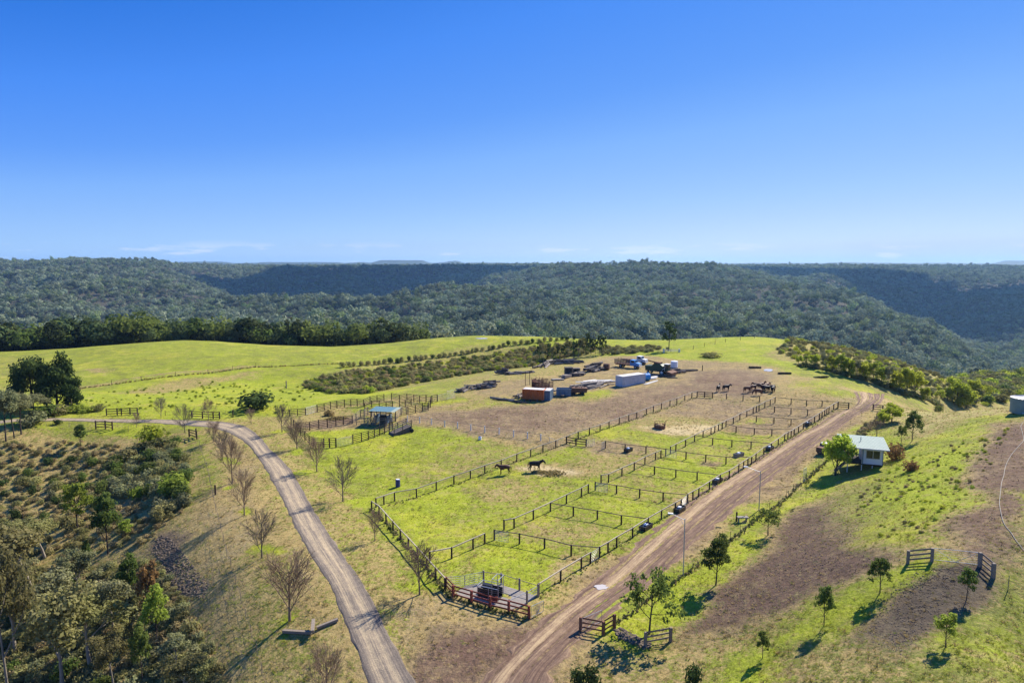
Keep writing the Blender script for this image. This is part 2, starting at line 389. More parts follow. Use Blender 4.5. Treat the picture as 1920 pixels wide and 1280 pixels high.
# ------------------------------------------------------------------ ground zones (soil and grass cover, laid out on the land)
# channels: green (grass cover), lush (yellow-green vigour), dirt (bare soil), red (red-purple soil), pale (hay / dry litter)
ZONES = [
 # left hill paddocks
 ([(-500,760),(-500,660),(0,655),(200,635),(350,622),(500,640),(740,635),(900,618),(1010,622),(1010,640),(900,664),(700,700),(560,722),(480,705),(300,722),(150,740),(0,770)], (.95,.62,.02,0,.05), 6),
 ([(-100,665),(60,668),(60,740),(-100,760)], (.75,.5,.1,0,.4), 12),
 ([(-200,772),(60,745),(150,735),(300,712),(480,694),(560,720),(640,745),(560,772),(430,784),(130,778)], (1,.85,.02,0,0), 5),
 ([(220,736),(300,720),(420,706),(480,698),(470,706),(400,722),(300,738)], (.45,.3,.3,.2,.3), 4),
 ([(175,692),(195,690),(205,696),(190,700)], (.2,.2,.6,.3,.3), 3),
 ([(130,722),(300,700),(480,688),(480,690),(300,703),(130,726)], (.4,.4,.4,.2,.2), 1.5),
 # verges by the road at left
 ([(-200,786),(130,778),(380,784),(430,800),(330,815),(-200,815)], (.85,.55,.1,0,.25), 3),
 ([(210,800),(290,800),(300,815),(200,815)], (1,1.2,0,0,0), 3),
 ([(300,778),(350,780),(350,790),(310,788)], (1,1.3,0,0,0), 2),
 # left plateau strip between road and embankment
 ([(350,815),(430,820),(470,870),(500,950),(560,1050),(640,1180),(700,1300),(430,1300),(420,1180),(350,1000),(345,880)], (.17,.2,.36,.12,.6), 4),
 ([(350,820),(385,820),(395,900),(350,960),(335,960)], (.75,.55,.1,0,.2), 3),
 ([(455,1060),(500,1040),(530,1140),(620,1300),(420,1300)], (.5,.3,.2,0,.35), 4),
 # left scrubby slope
 ([(-300,815),(330,812),(350,860),(350,1000),(420,1180),(440,1300),(-300,1300)], (.35,.12,.35,.15,.42), 4),
 ([(-300,1050),(300,1100),(330,1300),(-300,1300)], (.35,.08,.5,.2,.2), 8),
 ([(270,930),(215,975),(300,905)], (.05,0,.7,.35,.4), 2),
 ([(305,1000),(340,1030),(385,1100),(350,1110),(290,1040)], (.05,0,1,.4,.1,.4), 2),
 # strip right of the road
 ([(470,790),(520,790),(560,850),(640,950),(700,1010),(760,1080),(840,1120),(990,1175),(1000,1300),(760,1300),(640,1100),(560,960),(500,860)], (.45,.4,.22,0,.5), 3),
 ([(640,910),(700,960),(830,1110),(800,1120),(700,1010)], (.9,.7,.05,0,.1), 3),
 ([(730,1130),(850,1130),(1000,1185),(960,1300),(770,1300)], (.15,.15,.45,.25,.6), 3),
 # stockyard grass
 ([(600,830),(650,822),(760,800),(880,808),(1010,832),(960,860),(700,945),(640,900)], (.92,.75,.08,0,.1), 4),
 ([(880,835),(990,835),(930,880),(800,905),(760,900)], (.6,.5,.3,.1,.3), 6),
 ([(560,812),(660,798),(700,800),(700,815),(630,836),(590,836)], (1,1.0,0,0,0), 1.5),
 ([(560,800),(600,785),(650,780),(660,792),(600,800)], (.1,.1,.9,.5,.35), 2),
 ([(660,762),(720,755),(720,762),(660,775)], (.8,.7,.2,0,0), 2),
 ([(640,745),(850,700),(880,712),(840,742),(760,742),(640,758)], (.75,.55,.1,0,.4), 3),
 ([(800,752),(860,742),(900,752),(830,765)], (.9,.7,.1,0,.1), 3),
 # middle plateau: bare ground
 ([(760,790),(800,768),(900,740),(960,700),(1100,672),(1300,665),(1500,685),(1620,730),(1780,765),(1650,792),(1590,772),(1453,757),(1307,746),(1062,832),(1000,832)], (.22,.25,.62,.12,.42), 4),
 ([(870,690),(1000,672),(1130,664),(1060,700),(900,722)], (.45,.4,.2,0,.55), 5),
 ([(850,770),(900,742),(960,745),(1000,760),(900,785)], (.55,.5,.3,0,.3), 5),
 ([(1080,748),(1150,732),(1165,740),(1130,752),(1085,755)], (.8,.75,.1,0,.2), 3),
 ([(800,785),(980,762),(1150,750),(1280,712),(1350,705),(1300,742),(1150,790),(1080,815),(900,805)], (.1,.1,.95,.45,.35), 5),
 ([(1290,700),(1400,695),(1480,715),(1440,740),(1340,738)], (.02,.02,1.05,.5,.3), 5),
 ([(1480,705),(1600,718),(1740,762),(1650,780),(1540,745),(1470,738)], (.3,.3,.35,.05,.7), 6),
 ([(1510,716),(1560,716),(1550,728),(1510,726)], (.8,.7,.1,0,.2), 3),
 ([(1540,732),(1600,738),(1580,745),(1545,742)], (.8,.6,.1,0,.2), 3),
 # far crest pasture at right
 ([(1100,668),(1130,650),(1250,662),(1300,640),(1300,622),(1480,620),(1500,650),(1440,672),(1560,696),(1640,722),(1600,726),(1480,690),(1300,672)], (.95,.85,.03,0,.1), 5),
 ([(1230,655),(1320,640),(1400,632),(1395,640),(1300,655)], (1,1.1,0,0,0), 3),
 ([(1480,690),(1600,716),(1760,760),(1740,766),(1600,730),(1480,702)], (.8,.6,.1,0,.3), 4),
 # scrub slope at the right crest and gully scrub
 ([(1440,668),(1500,632),(1650,655),(1830,725),(1790,765),(1680,745),(1560,700)], (.5,.35,.15,.05,.55), 4),
 ([(1780,700),(2200,690),(2200,770),(1900,752),(1790,765)], (.6,.5,.1,0,.5), 8),
 ([(560,722),(700,682),(900,648),(1090,640),(1130,660),(1000,690),(850,712),(650,742)], (.6,.4,.25,0,.4), 4),
 ([(990,652),(1005,630),(1100,632),(1300,630),(1300,652),(1240,655),(1130,652),(1060,650)], (.9,.85,.03,0,.1), 4),
 ([(560,722),(640,738),(720,735),(800,722),(700,745),(620,745)], (1,1,0,0,0), 3),
 # horse yards
 ([(700,955),(1062,832),(1180,790),(1307,746),(1453,757),(1250,856),(1116,918),(909,1018),(840,1100),(760,1020)], (.85,.72,.1,0,.15), 2),
 ([(1190,790),(1307,746),(1453,757),(1400,783),(1350,800),(1270,800),(1200,800)], (.1,.1,.8,.25,.4), 3),
 ([(1190,792),(1230,780),(1340,785),(1360,798),(1300,802),(1200,800)], (.45,.4,.35,0,.6), 3),
 ([(1215,796),(1260,790),(1340,797),(1310,812),(1240,806)], (.15,.2,.2,0,1.0), 2.5),
 ([(1110,826),(1180,826),(1230,845),(1200,865),(1150,855),(1100,840)], (.2,.2,.7,.25,.4), 3),
 ([(960,880),(1010,868),(1080,872),(1095,885),(1040,898),(985,895)], (.12,.1,.2,0,1.05), 2.5),
 ([(1080,850),(1200,850),(1180,880),(1110,895),(1040,870)], (.45,.4,.35,.1,.45), 4),
 ([(850,925),(950,905),(1020,920),(960,955),(880,950)], (.5,.45,.3,.15,.35), 4),
 ([(700,955),(780,930),(860,915),(860,950),(760,985)], (1,.95,0,0,0), 4),
 # right row of small yards
 ([(846,1108),(927,1012),(1124,1046),(1010,1118),(900,1125)], (.92,.85,.05,0,.1), 1.5),
 ([(1060,1040),(1124,1046),(1040,1105),(1020,1080)], (.3,.3,.3,.1,.6), 2),
 ([(930,1008),(1032,960),(1215,990),(1124,1044)], (.72,.6,.2,.1,.3), 1.5),
 ([(990,985),(1090,985),(1060,1010),(970,1005)], (.4,.4,.4,.15,.4), 2.5),
 ([(1034,957),(1116,920),(1289,944),(1215,988)], (.85,.75,.1,0,.25), 1.5),
 ([(1118,917),(1189,883),(1350,906),(1289,942)], (.65,.6,.3,.1,.35), 1.5),
 ([(1191,881),(1248,856),(1409,871),(1350,904)], (.9,.85,.1,0,.15), 1.5),
 ([(1310,862),(1370,860),(1350,870),(1300,868)], (.15,.1,.8,.5,.3), 1.5),
 ([(1250,854),(1302,828),(1446,845),(1409,869)], (.65,.6,.35,.1,.3), 1.5),
 ([(1304,826),(1354,805),(1489,817),(1446,843)], (.6,.6,.3,.1,.4), 1.5),
 ([(1310,828),(1335,815),(1370,820),(1350,833)], (1,1,0,0,0), 1.5),
 ([(1356,803),(1453,757),(1571,765),(1489,815)], (.15,.15,.75,.25,.45), 1.5),
 ([(1400,782),(1440,780),(1450,790),(1390,795)], (.5,.5,.3,0,.3), 2),
 # verge between yards and track
 ([(1010,1125),(1124,1052),(1289,950),(1450,850),(1571,772),(1592,772),(1470,860),(1310,955),(1140,1060),(1030,1140)], (.85,.7,.1,0,.3), 1.2),
 ([(1000,1130),(1120,1060),(1200,1010),(1230,1020),(1130,1090),(1030,1150)], (.4,.3,.25,.05,.6), 2),
 # the wide track bed
 ([(890,1300),(960,1230),(1080,1130),(1200,1030),(1320,930),(1440,860),(1560,785),(1600,770),(1640,772),(1600,800),(1500,880),(1400,965),(1260,1060),(1150,1140),(1080,1200),(1010,1300)], (.08,.1,.62,.42,.42), 2.5),
 ([(768,1310),(765,1235),(800,1195),(880,1178),(960,1180),(1010,1172),(1100,1168),(1095,1230),(1070,1310)], (.0,.0,.95,.6,.35), 2.5),
 ([(1120,1140),(1260,1062),(1400,968),(1500,884),(1610,800),(1640,790),(1560,860),(1470,940),(1380,1010),(1290,1075),(1170,1160)], (.75,.6,.12,0,.35), 2),
 # green strip below the wire fence at right
 ([(1150,1200),(1290,1085),(1400,1010),(1480,945),(1530,890),(1660,800),(1700,800),(1640,870),(1560,900),(1500,950),(1420,1000),(1390,1070),(1300,1150),(1210,1210)], (1,1.05,0,0,0), 3),
 ([(1280,1190),(1330,1140),(1440,1040),(1560,930),(1640,905),(1650,960),(1620,1060),(1500,1120),(1380,1180),(1290,1200)], (.06,.0,1.05,.95,.0,.3), 4),
 ([(1060,1220),(1200,1215),(1300,1200),(1400,1185),(1500,1135),(1550,1120),(1400,1240),(1300,1280),(1100,1300),(1000,1300)], (.4,.2,.4,.25,.4), 4),
 ([(1560,890),(1600,870),(1700,860),(1690,920),(1600,945),(1540,930)], (.6,.4,.3,.1,.35), 4),
 # upper right hillside
 ([(1640,900),(1660,830),(1740,780),(1900,760),(1900,790),(1850,860),(1800,960),(1740,1010),(1660,1020),(1620,1000)], (.85,.72,.1,0,.25), 5),
 ([(1660,800),(1780,768),(1920,756),(1920,770),(1780,790),(1700,830)], (.45,.4,.2,0,.75), 4),
 ([(1680,880),(1850,830),(1850,880),(1780,960),(1700,960)], (1,1,0,0,.1), 4),
 # track with hose at right
 ([(1870,790),(1960,790),(2000,1000),(1880,1060),(1760,1060),(1760,1010),(1830,900)], (.0,.05,1.0,.6,.15,.12), 4),
 ([(1890,1000),(2100,1000),(2200,1300),(1780,1300),(1780,1200),(1840,1110)], (.6,.15,.35,.2,.15), 5),
 ([(1860,930),(1925,930),(1930,990),(1890,980)], (.8,.5,.2,0,.3), 3),
 # lower right grass and mulch
 ([(1380,1240),(1560,1110),(1680,1055),(1760,1065),(1700,1110),(1560,1210),(1450,1300),(1330,1300)], (1,.85,.05,0,.1), 3),
 ([(1740,1110),(1850,1080),(2000,1300),(1650,1300),(1700,1210)], (.85,.35,.15,.05,.1), 4),
 ([(1690,1075),(1790,1060),(1790,1100),(1740,1180),(1700,1230),(1620,1200),(1640,1150)], (.0,0,1.1,.6,0,.72), 2),
 ([(1480,1220),(1600,1200),(1700,1240),(1640,1300),(1450,1300)], (.5,.15,.4,.3,.35), 3),
]
for _x, _y, _r in [(458,966,15),(491,1046,18),(436,905,12),(643,941,20),(594,885,16),(557,842,13),(529,811,11),(787,1116,24),(703,1015,18),(417,861,9),(543,1164,12)]:
    ZONES.append(([(_x + _r * math.cos(t * .9) * (1 + .3 * math.sin(t * 3 + _x)), _y + _r * .36 * math.sin(t * .9)) for t in range(7)], (.95,.9,0,0,.05), 1.0))
def poly_sd(px, py, poly):
    """signed distance to polygon (negative inside)"""
    d = np.full(px.shape, 1e9); inside = np.zeros(px.shape, bool); n = len(poly)
    for i in range(n):
        ax, ay = poly[i]; bx, by = poly[(i + 1) % n]
        ex, ey = bx - ax, by - ay; wx, wy = px - ax, py - ay
        t = np.clip((wx * ex + wy * ey) / (ex * ex + ey * ey + 1e-9), 0, 1)
        d = np.minimum(d, (wx - ex * t) ** 2 + (wy - ey * t) ** 2)
        c = ((ay > py) != (by > py)) & (px < (bx - ax) * (py - ay) / (by - ay + 1e-12) + ax)
        inside ^= c
    return np.where(inside, -1, 1) * np.sqrt(d)
def zone_world(poly): return [Pxy(*p) for p in poly]
ZW = [(zone_world(p), c, f) for p, c, f in ZONES]
def zone_values(x, y):
    ch = np.zeros((6, len(x))); ch[0] = .4; ch[1] = .3; ch[2] = .25; ch[3] = .1; ch[4] = .35
    wx = x + fbm(x, y, 14, 21, 4) * 5 ; wy = y + fbm(x, y, 14, 27, 4) * 5
    for poly, c, f in ZW:
        a = np.array(poly); m = (wx > a[:, 0].min() - 2 * f) & (wx < a[:, 0].max() + 2 * f) & (wy > a[:, 1].min() - 2 * f) & (wy < a[:, 1].max() + 2 * f)
        k = np.where(m)[0]
        if not len(k): continue
        s = poly_sd(wx[k], wy[k], poly); w = 1 - sst(-f * 0.6, f, s)
        for j in range(len(c)): ch[j][k] = ch[j][k] * (1 - w) + c[j] * w
    far = sst(470, 620, y)
    ch[0] = ch[0] * (1 - far) + .35 * far; ch[1] = ch[1] * (1 - far) + .0 * far; ch[2] = ch[2] * (1 - far) + .9 * far
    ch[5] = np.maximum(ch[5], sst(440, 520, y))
    return ch

def lines(a, b, step, grow, lim):
    out = [a]; s = step
    while abs(out[-1]) < lim:
        out.append(out[-1] + s); s *= grow
    return out
xr = list(np.arange(-75, 75.01, 0.42)); rp = lines(75, 0, 0.5, 1.055, 9000)[1:]
XS = np.array([-v for v in reversed(rp)] + xr + rp)
yr = list(np.arange(34, 130, 0.42)); v = yr[-1]; s = 0.44
while v < 9000:
    v += s; s *= 1.0125 if v < 420 else 1.05; yr.append(v)
YS = np.array([-400, -200, -100, -60, -30, -10, 5, 14, 20, 24, 28, 31] + yr)
GXm, GYm = np.meshgrid(XS, YS)
gx, gy = GXm.ravel(), GYm.ravel()
gz = H(gx, gy)
fine = np.where((gy < 140) & (np.abs(gx) < 80), fbm(gx, gy, 1.6, 31, 3) * 0.07, 0)
CH = zone_values(gx, gy)
gz = gz + fine * (0.4 + CH[0])
nx, ny = len(XS), len(YS)
ii = np.arange((ny - 1) * (nx - 1)); r_, c_ = ii // (nx - 1), ii % (nx - 1)
q0 = r_ * nx + c_
GF = np.c_[q0, q0 + 1, q0 + nx + 1, q0 + nx]
def ground_material():
    m, nt = new_mat('pasture_ground'); L = nt.links.new
    geo = nd(nt, 'ShaderNodeNewGeometry')
    at = nd(nt, 'ShaderNodeAttribute', attribute_name='zone'); at2 = nd(nt, 'ShaderNodeAttribute', attribute_name='zone_two')
    sp = nd(nt, 'ShaderNodeSeparateColor'); sp2 = nd(nt, 'ShaderNodeSeparateColor')
    L(at.outputs['Color'], sp.inputs[0]); L(at2.outputs['Color'], sp2.inputs[0])
    def noise(scale, det=5, rough=0.6, sx=1, dist=0.0):
        n = nd(nt, 'ShaderNodeTexNoise', i_Scale=scale, i_Detail=det, i_Roughness=rough, i_Distortion=dist)
        L(geo.outputs['Position'], n.inputs['Vector']); return n.outputs['Fac']
    def math_(op, a, b=None, clamp=False):
        n = nd(nt, 'ShaderNodeMath', operation=op, use_clamp=clamp)
        for i, v in enumerate((a, b)):
            if v is None: continue
            if isinstance(v, (int, float)): n.inputs[i].default_value = v
            else: L(v, n.inputs[i])
        return n.outputs[0]
    def cover(ch, nz_, k, lo, hi):
        # coverage channel plus noise, thresholded softly
        t = math_('ADD', ch, math_('MULTIPLY', math_('SUBTRACT', nz_, 0.5), k))
        r = nd(nt, 'ShaderNodeMapRange', interpolation_type='SMOOTHSTEP', i_From_Min=lo, i_From_Max=hi)
        L(t, r.inputs['Value']); return r.outputs[0]
    def mix(f, a, b):
        n = nd(nt, 'ShaderNodeMix', data_type='RGBA')
        if isinstance(f, float): n.inputs['Factor'].default_value = f
        else: L(f, n.inputs['Factor'])
        for s_, v in (('A', a), ('B', b)):
            if isinstance(v, tuple): n.inputs[s_].default_value = rgb(v)
            else: L(v, n.inputs[s_])
        return n.outputs['Result']
    nA = noise(0.16, 6, 0.68); nB = noise(0.9, 6, 0.7); nC = noise(3.2, 4, 0.7); nD = noise(0.045, 4, 0.6); nE = noise(9.0, 3, 0.7)
    mixed = math_('ADD', math_('MULTIPLY', nA, 0.5), math_('MULTIPLY', nB, 0.5))
    mixed2 = math_('ADD', math_('MULTIPLY', nB, 0.5), math_('MULTIPLY', nC, 0.5))
    straw = mix(nC, (0.42, 0.305, 0.115), (0.28, 0.20, 0.075))
    straw = mix(cover(sp2.outputs['Green'], mixed, 2.4, 0.55, 1.1), straw, (0.54, 0.42, 0.22))
    soil = mix(nB, (0.30, 0.212, 0.118), (0.19, 0.132, 0.08))
    red = mix(nB, (0.185, 0.105, 0.068), (0.10, 0.062, 0.045))
    soil = mix(cover(sp2.outputs['Red'], nA, 1.2, 0.2, 0.8), soil, red)
    base = mix(cover(sp.outputs['Blue'], mixed, 3.0, 0.15, 0.95), straw, soil)
    dull = mix(nC, (0.20, 0.205, 0.04), (0.12, 0.13, 0.03))
    lush = mix(nB, (0.315, 0.345, 0.02), (0.22, 0.265, 0.02))
    lush = mix(cover(nD, nA, 0.8, 0.45, 0.75), lush, (0.35, 0.34, 0.03))
    gr = mix(cover(sp.outputs['Green'], mixed, 3.2, 0.1, 1.0), dull, lush)
    col = mix(cover(sp.outputs['Red'], mixed2, 3.9, 0.22, 0.80), base, gr)
    # patchiness a few metres across: grazed, rank and trodden spots
    wear = cover(nA, noise(0.35, 5, 0.7), 1.2, 0.58, 0.82)
    col = mix(math_('MULTIPLY', wear, 0.55), col, (0.33, 0.255, 0.11))
    nF = noise(0.42, 5, 0.72); nG = noise(1.7, 3, 0.75)
    pat = nd(nt, 'ShaderNodeMapRange', i_From_Min=0.34, i_From_Max=0.68, i_To_Min=0.8, i_To_Max=1.15); L(nF, pat.inputs['Value'])
    pat2 = nd(nt, 'ShaderNodeMapRange', i_From_Min=0.36, i_From_Max=0.66, i_To_Min=0.78, i_To_Max=1.18); L(nG, pat2.inputs['Value'])
    col = mix(math_('MULTIPLY', cover(nG, nF, 0.6, 0.56, 0.70), 0.45), col, (0.24, 0.19, 0.07))
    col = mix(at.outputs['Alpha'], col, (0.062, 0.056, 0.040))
    # dark tussocks and fine mottling
    tus = nd(nt, 'ShaderNodeMapRange', interpolation_type='SMOOTHSTEP', i_From_Min=0.60, i_From_Max=0.72, i_To_Min=1.0, i_To_Max=0.62)
    L(nC, tus.inputs['Value'])
    fm = nd(nt, 'ShaderNodeMapRange', i_From_Min=0.25, i_From_Max=0.75, i_To_Min=0.72, i_To_Max=1.28)
    L(nE, fm.inputs['Value'])
    hsn = nd(nt, 'ShaderNodeHueSaturation'); L(col, hsn.inputs['Color'])
    L(math_('MULTIPLY', math_('MULTIPLY', tus.outputs[0], fm.outputs[0]), math_('MULTIPLY', pat.outputs[0], pat2.outputs[0])), hsn.inputs['Value'])
    b = nd(nt, 'ShaderNodeBsdfPrincipled', i_Roughness=0.95); b.inputs['Specular IOR Level'].default_value = 0.1
    L(hsn.outputs[0], b.inputs['Base Color'])
    hgt = math_('ADD', math_('MULTIPLY', nC, 0.6), math_('MULTIPLY', nB, 0.8))
    bp = nd(nt, 'ShaderNodeBump', i_Strength=0.9, i_Distance=0.22); L(hgt, bp.inputs['Height'])
    L(bp.outputs[0], b.inputs['Normal'])
    o = nd(nt, 'ShaderNodeOutputMaterial'); L(b.outputs[0], o.inputs['Surface'])
    return m
GMAT = ground_material()
def add_zone(me, ch):
    for nm, cols in (('zone', (0, 1, 2)), ('zone_two', (3, 4, 4))):
        a = me.color_attributes.new(nm, 'FLOAT_COLOR', 'POINT')
        d = np.ones((ch.shape[1], 4), np.float32)
        for i, c in enumerate(cols): d[:, i] = ch[c]
        if nm == 'zone': d[:, 3] = ch[5]
        a.data.foreach_set('color', d.ravel())
gm = mesh_np('ground', np.c_[gx, gy, gz], GF, GMAT, smooth=True)
add_zone(gm, CH)
ground = link(bpy.data.objects.new('ground', gm)); tag(ground, 'rolling green and brown pasture falling to wooded valleys', kind='structure')

# distant hills on the horizon, ten to sixteen kilometres off
def distant_hills():
    bearings = np.linspace(-1.1, 1.1, 700); ds = np.array([7200, 7800, 8600, 9400, 10200, 11000])
    hills = [(225, 285, 36), (330, 430, 26), (480, 640, 18), (700, 800, 48), (650, 690, 16), (832, 866, 44), (870, 960, 12), (1540, 1610, 14), (1868, 2100, 44)]
    S, D = np.meshgrid(bearings, ds); Z = np.full(S.shape, 8.0)
    px = 960 + 1280 * S + fbm(S * 900, D / 50, 30, 4, 3) * 18
    top = np.zeros(S.shape)
    for a, b, h in hills:
        e = sst(a - 14, a + 18, px) * (1 - sst(b - 16, b + 6, px))
        top = np.maximum(top, h * e)
    prof = sst(7700, 8700, D) * (1 - sst(10200, 11000, D))
    Z = Z + prof * (top * 0.72 + 30 + fbm(S * 4000, D, 200, 2, 4) * 12)
    V = np.c_[(S * D).ravel(), D.ravel(), Z.ravel()]
    n = len(bearings); k = np.arange((len(ds) - 1) * (n - 1)); r, c = k // (n - 1), k % (n - 1); q = r * n + c
    m = plain('distant_forest', (0.055, 0.075, 0.045), 0.95, var=0.3, scale=0.004, bump=0)
    o = link(bpy.data.objects.new('distant_hills', mesh_np('distant_hills', V, np.c_[q, q + 1, q + n + 1, q + n], m, smooth=True)))
    tag(o, 'low blue tablelands along the horizon', kind='structure')
distant_hills()

# ------------------------------------------------------------------ roads
def smooth_path(pts, step):
    pts = [Vector(p) for p in pts]; out = []
    for i in range(len(pts) - 1):
        p0 = pts[max(i - 1, 0)]; p1 = pts[i]; p2 = pts[i + 1]; p3 = pts[min(i + 2, len(pts) - 1)]
        n = max(2, int((p2 - p1).length / step))
        for k in range(n):
            t = k / n
            out.append(0.5 * ((2 * p1) + (p2 - p0) * t + (2 * p0 - 5 * p1 + 4 * p2 - p3) * t * t + (3 * p1 - p0 - 3 * p2 + p3) * t ** 3))
    out.append(pts[-1]); return out
def road(name, edge_px, mat, label, step=0.3, cols=26, lift=0.05, rut=0.03, jag=0.35, ruts=(0.3, 0.42, 0.58, 0.7), z_lift=True):
    """draped ribbon; edge_px = [(left px,py),(right px,py)] pairs along the way"""
    Lp = smooth_path([Pxy(*a) + (0,) for a, b in edge_px], step); Rp = smooth_path([Pxy(*b) + (0,) for a, b in edge_px], step)
    n = min(len(Lp), len(Rp))
    li = np.linspace(0, len(Lp) - 1, n); ri = np.linspace(0, len(Rp) - 1, n)
    La = np.array([list(p)[:2] for p in Lp]); Ra = np.array([list(p)[:2] for p in Rp])
    lf = lambda A, t: np.c_[np.interp(t, np.arange(len(A)), A[:, 0]), np.interp(t, np.arange(len(A)), A[:, 1])]
    La, Ra = lf(La, li), lf(Ra, ri)
    mid = (La + Ra) / 2; seg = np.r_[0, np.cumsum(np.linalg.norm(np.diff(mid, axis=0), axis=1))]
    W = np.linalg.norm(Ra - La, axis=1)
    jl = fbm(seg, seg * 0 + 3, 1.3, 41, 4) * jag * 2 ; jr = fbm(seg, seg * 0 + 9, 1.3, 45, 4) * jag * 2
    us = np.linspace(0, 1, cols); V = []; UV = []
    for i in range(n):
        d = (Ra[i] - La[i]) / W[i]
        for u in us:
            w = La[i] + (Ra[i] - La[i]) * u - d * jl[i] * max(0, 1 - u / .13) + d * jr[i] * max(0, (u - .87) / .13)
            V.append((w[0], w[1])); UV.append((u * W[i] + (0 if True else 0), seg[i], u))
    V = np.array(V); UV = np.array(UV)
    z = H(V[:, 0], V[:, 1]) + lift
    u = UV[:, 2]
    edge = np.minimum(u, 1 - u); z = z - np.where(edge < 0.02, lift + 0.05, 0)
    for r in ruts: z = z - rut * np.exp(-((u - r) / 0.035) ** 2)
    z = z + fbm(V[:, 0], V[:, 1], 0.9, 12, 2) * 0.02
    q = np.array([i * cols + j for i in range(n - 1) for j in range(cols - 1)])
    me = mesh_np(name, np.c_[V, z], np.c_[q, q + 1, q + cols + 1, q + cols], mat, smooth=True)
    a = me.attributes.new('lane', 'FLOAT_VECTOR', 'POINT')
    lane = np.c_[u, seg.repeat(cols), W.repeat(cols)].astype(np.float32)
    a.data.foreach_set('vector', lane.ravel())
    return tag(link(bpy.data.objects.new(name, me)), label, kind='structure')
def road_material(name, bed, pale, dark, stripes, grassy=None):
    m, nt = new_mat(name); L = nt.links.new
    at = nd(nt, 'ShaderNodeAttribute', attribute_name='lane'); sp = nd(nt, 'ShaderNodeSeparateXYZ'); L(at.outputs['Vector'], sp.inputs[0])
    geo = nd(nt, 'ShaderNodeNewGeometry')
    cb = nd(nt, 'ShaderNodeCombineXYZ')
    m1 = nd(nt, 'ShaderNodeMath', operation='MULTIPLY'); m1.inputs[1].default_value = 26.0; L(sp.outputs['X'], m1.inputs[0])
    m2 = nd(nt, 'ShaderNodeMath', operation='MULTIPLY'); m2.inputs[1].default_value = 0.16; L(sp.outputs['Y'], m2.inputs[0])
    L(m1.outputs[0], cb.inputs[0]); L(m2.outputs[0], cb.inputs[1])
    st = nd(nt, 'ShaderNodeTexNoise', i_Scale=1.0, i_Detail=5.0, i_Roughness=0.65); L(cb.outputs[0], st.inputs['Vector'])
    nz1 = nd(nt, 'ShaderNodeTexNoise', i_Scale=1.3, i_Detail=6.0, i_Roughness=0.7); L(geo.outputs['Position'], nz1.inputs['Vector'])
    nz2 = nd(nt, 'ShaderNodeTexNoise', i_Scale=7.0, i_Detail=4.0, i_Roughness=0.8); L(geo.outputs['Position'], nz2.inputs['Vector'])
    ramp = nd(nt, 'ShaderNodeValToRGB'); els = ramp.color_ramp.elements
    while len(els) > 1: els.remove(els[-1])
    els[0].position = stripes[0][0]; els[0].color = (stripes[0][1],) * 3 + (1,)
    for p, v in stripes[1:]:
        e = els.new(p); e.color = (v, v, v, 1)
    # wander of the wheel tracks
    w1 = nd(nt, 'ShaderNodeTexNoise', i_Scale=0.05, i_Detail=2.0); L(geo.outputs['Position'], w1.inputs['Vector'])
    w2 = nd(nt, 'ShaderNodeMapRange', i_To_Min=-0.05, i_To_Max=0.05); L(w1.outputs['Fac'], w2.inputs['Value'])
    w3 = nd(nt, 'ShaderNodeMath', operation='ADD'); L(sp.outputs['X'], w3.inputs[0]); L(w2.outputs[0], w3.inputs[1]); L(w3.outputs[0], ramp.inputs[0])
    a1 = nd(nt, 'ShaderNodeMath', operation='MULTIPLY_ADD'); a1.inputs[1].default_value = 2.0; L(st.outputs['Fac'], a1.inputs[0]); a1.inputs[2].default_value = -1.0
    a2 = nd(nt, 'ShaderNodeMath', operation='ADD'); L(ramp.outputs[0], a2.inputs[0]); L(a1.outputs[0], a2.inputs[1])
    a3 = nd(nt, 'ShaderNodeMath', operation='MULTIPLY_ADD'); a3.inputs[1].default_value = 0.9; L(nz1.outputs['Fac'], a3.inputs[0]); a3.inputs[2].default_value = -0.45
    a4 = nd(nt, 'ShaderNodeMath', operation='ADD', use_clamp=True); L(a2.outputs[0], a4.inputs[0]); L(a3.outputs[0], a4.inputs[1])
    cr_ = nd(nt, 'ShaderNodeValToRGB'); e = cr_.color_ramp.elements
    e[0].position = 0.05; e[0].color = rgb(dark); e[1].position = 0.95; e[1].color = rgb(pale); k = e.new(0.45); k.color = rgb(bed)
    L(a4.outputs[0], cr_.inputs[0])
    fm = nd(nt, 'ShaderNodeMapRange', i_From_Min=0.2, i_From_Max=0.8, i_To_Min=0.7, i_To_Max=1.3); L(nz2.outputs['Fac'], fm.inputs['Value'])
    h = nd(nt, 'ShaderNodeHueSaturation'); L(cr_.outputs[0], h.inputs['Color']); L(fm.outputs[0], h.inputs['Value'])
    b = nd(nt, 'ShaderNodeBsdfPrincipled', i_Roughness=0.95); b.inputs['Specular IOR Level'].default_value = 0.15
    L(h.outputs[0], b.inputs['Base Color'])
    bp = nd(nt, 'ShaderNodeBump', i_Strength=0.6, i_Distance=0.1); L(nz2.outputs['Fac'], bp.inputs['Height']); L(bp.outputs[0], b.inputs['Normal'])
    o = nd(nt, 'ShaderNodeOutputMaterial'); L(b.outputs[0], o.inputs['Surface'])
    return m
gravel = road_material('gravel_road', (0.225, 0.178, 0.13), (0.43, 0.33, 0.20), (0.125, 0.102, 0.082),
    [(0.0, .12), (.12, .25), (.24, .62), (.34, .8), (.42, .62), (.5, .55), (.58, .75), (.66, .82), (.76, .5), (.9, .2), (1, .1)])
dirt = road_material('dirt_track', (0.215, 0.138, 0.088), (0.42, 0.30, 0.165), (0.115, 0.07, 0.05),
    [(0.0, .5), (.12, .15), (.2, .6), (.33, .85), (.42, .3), (.52, .45), (.62, .1), (.74, .3), (.84, .12), (1, .45)])
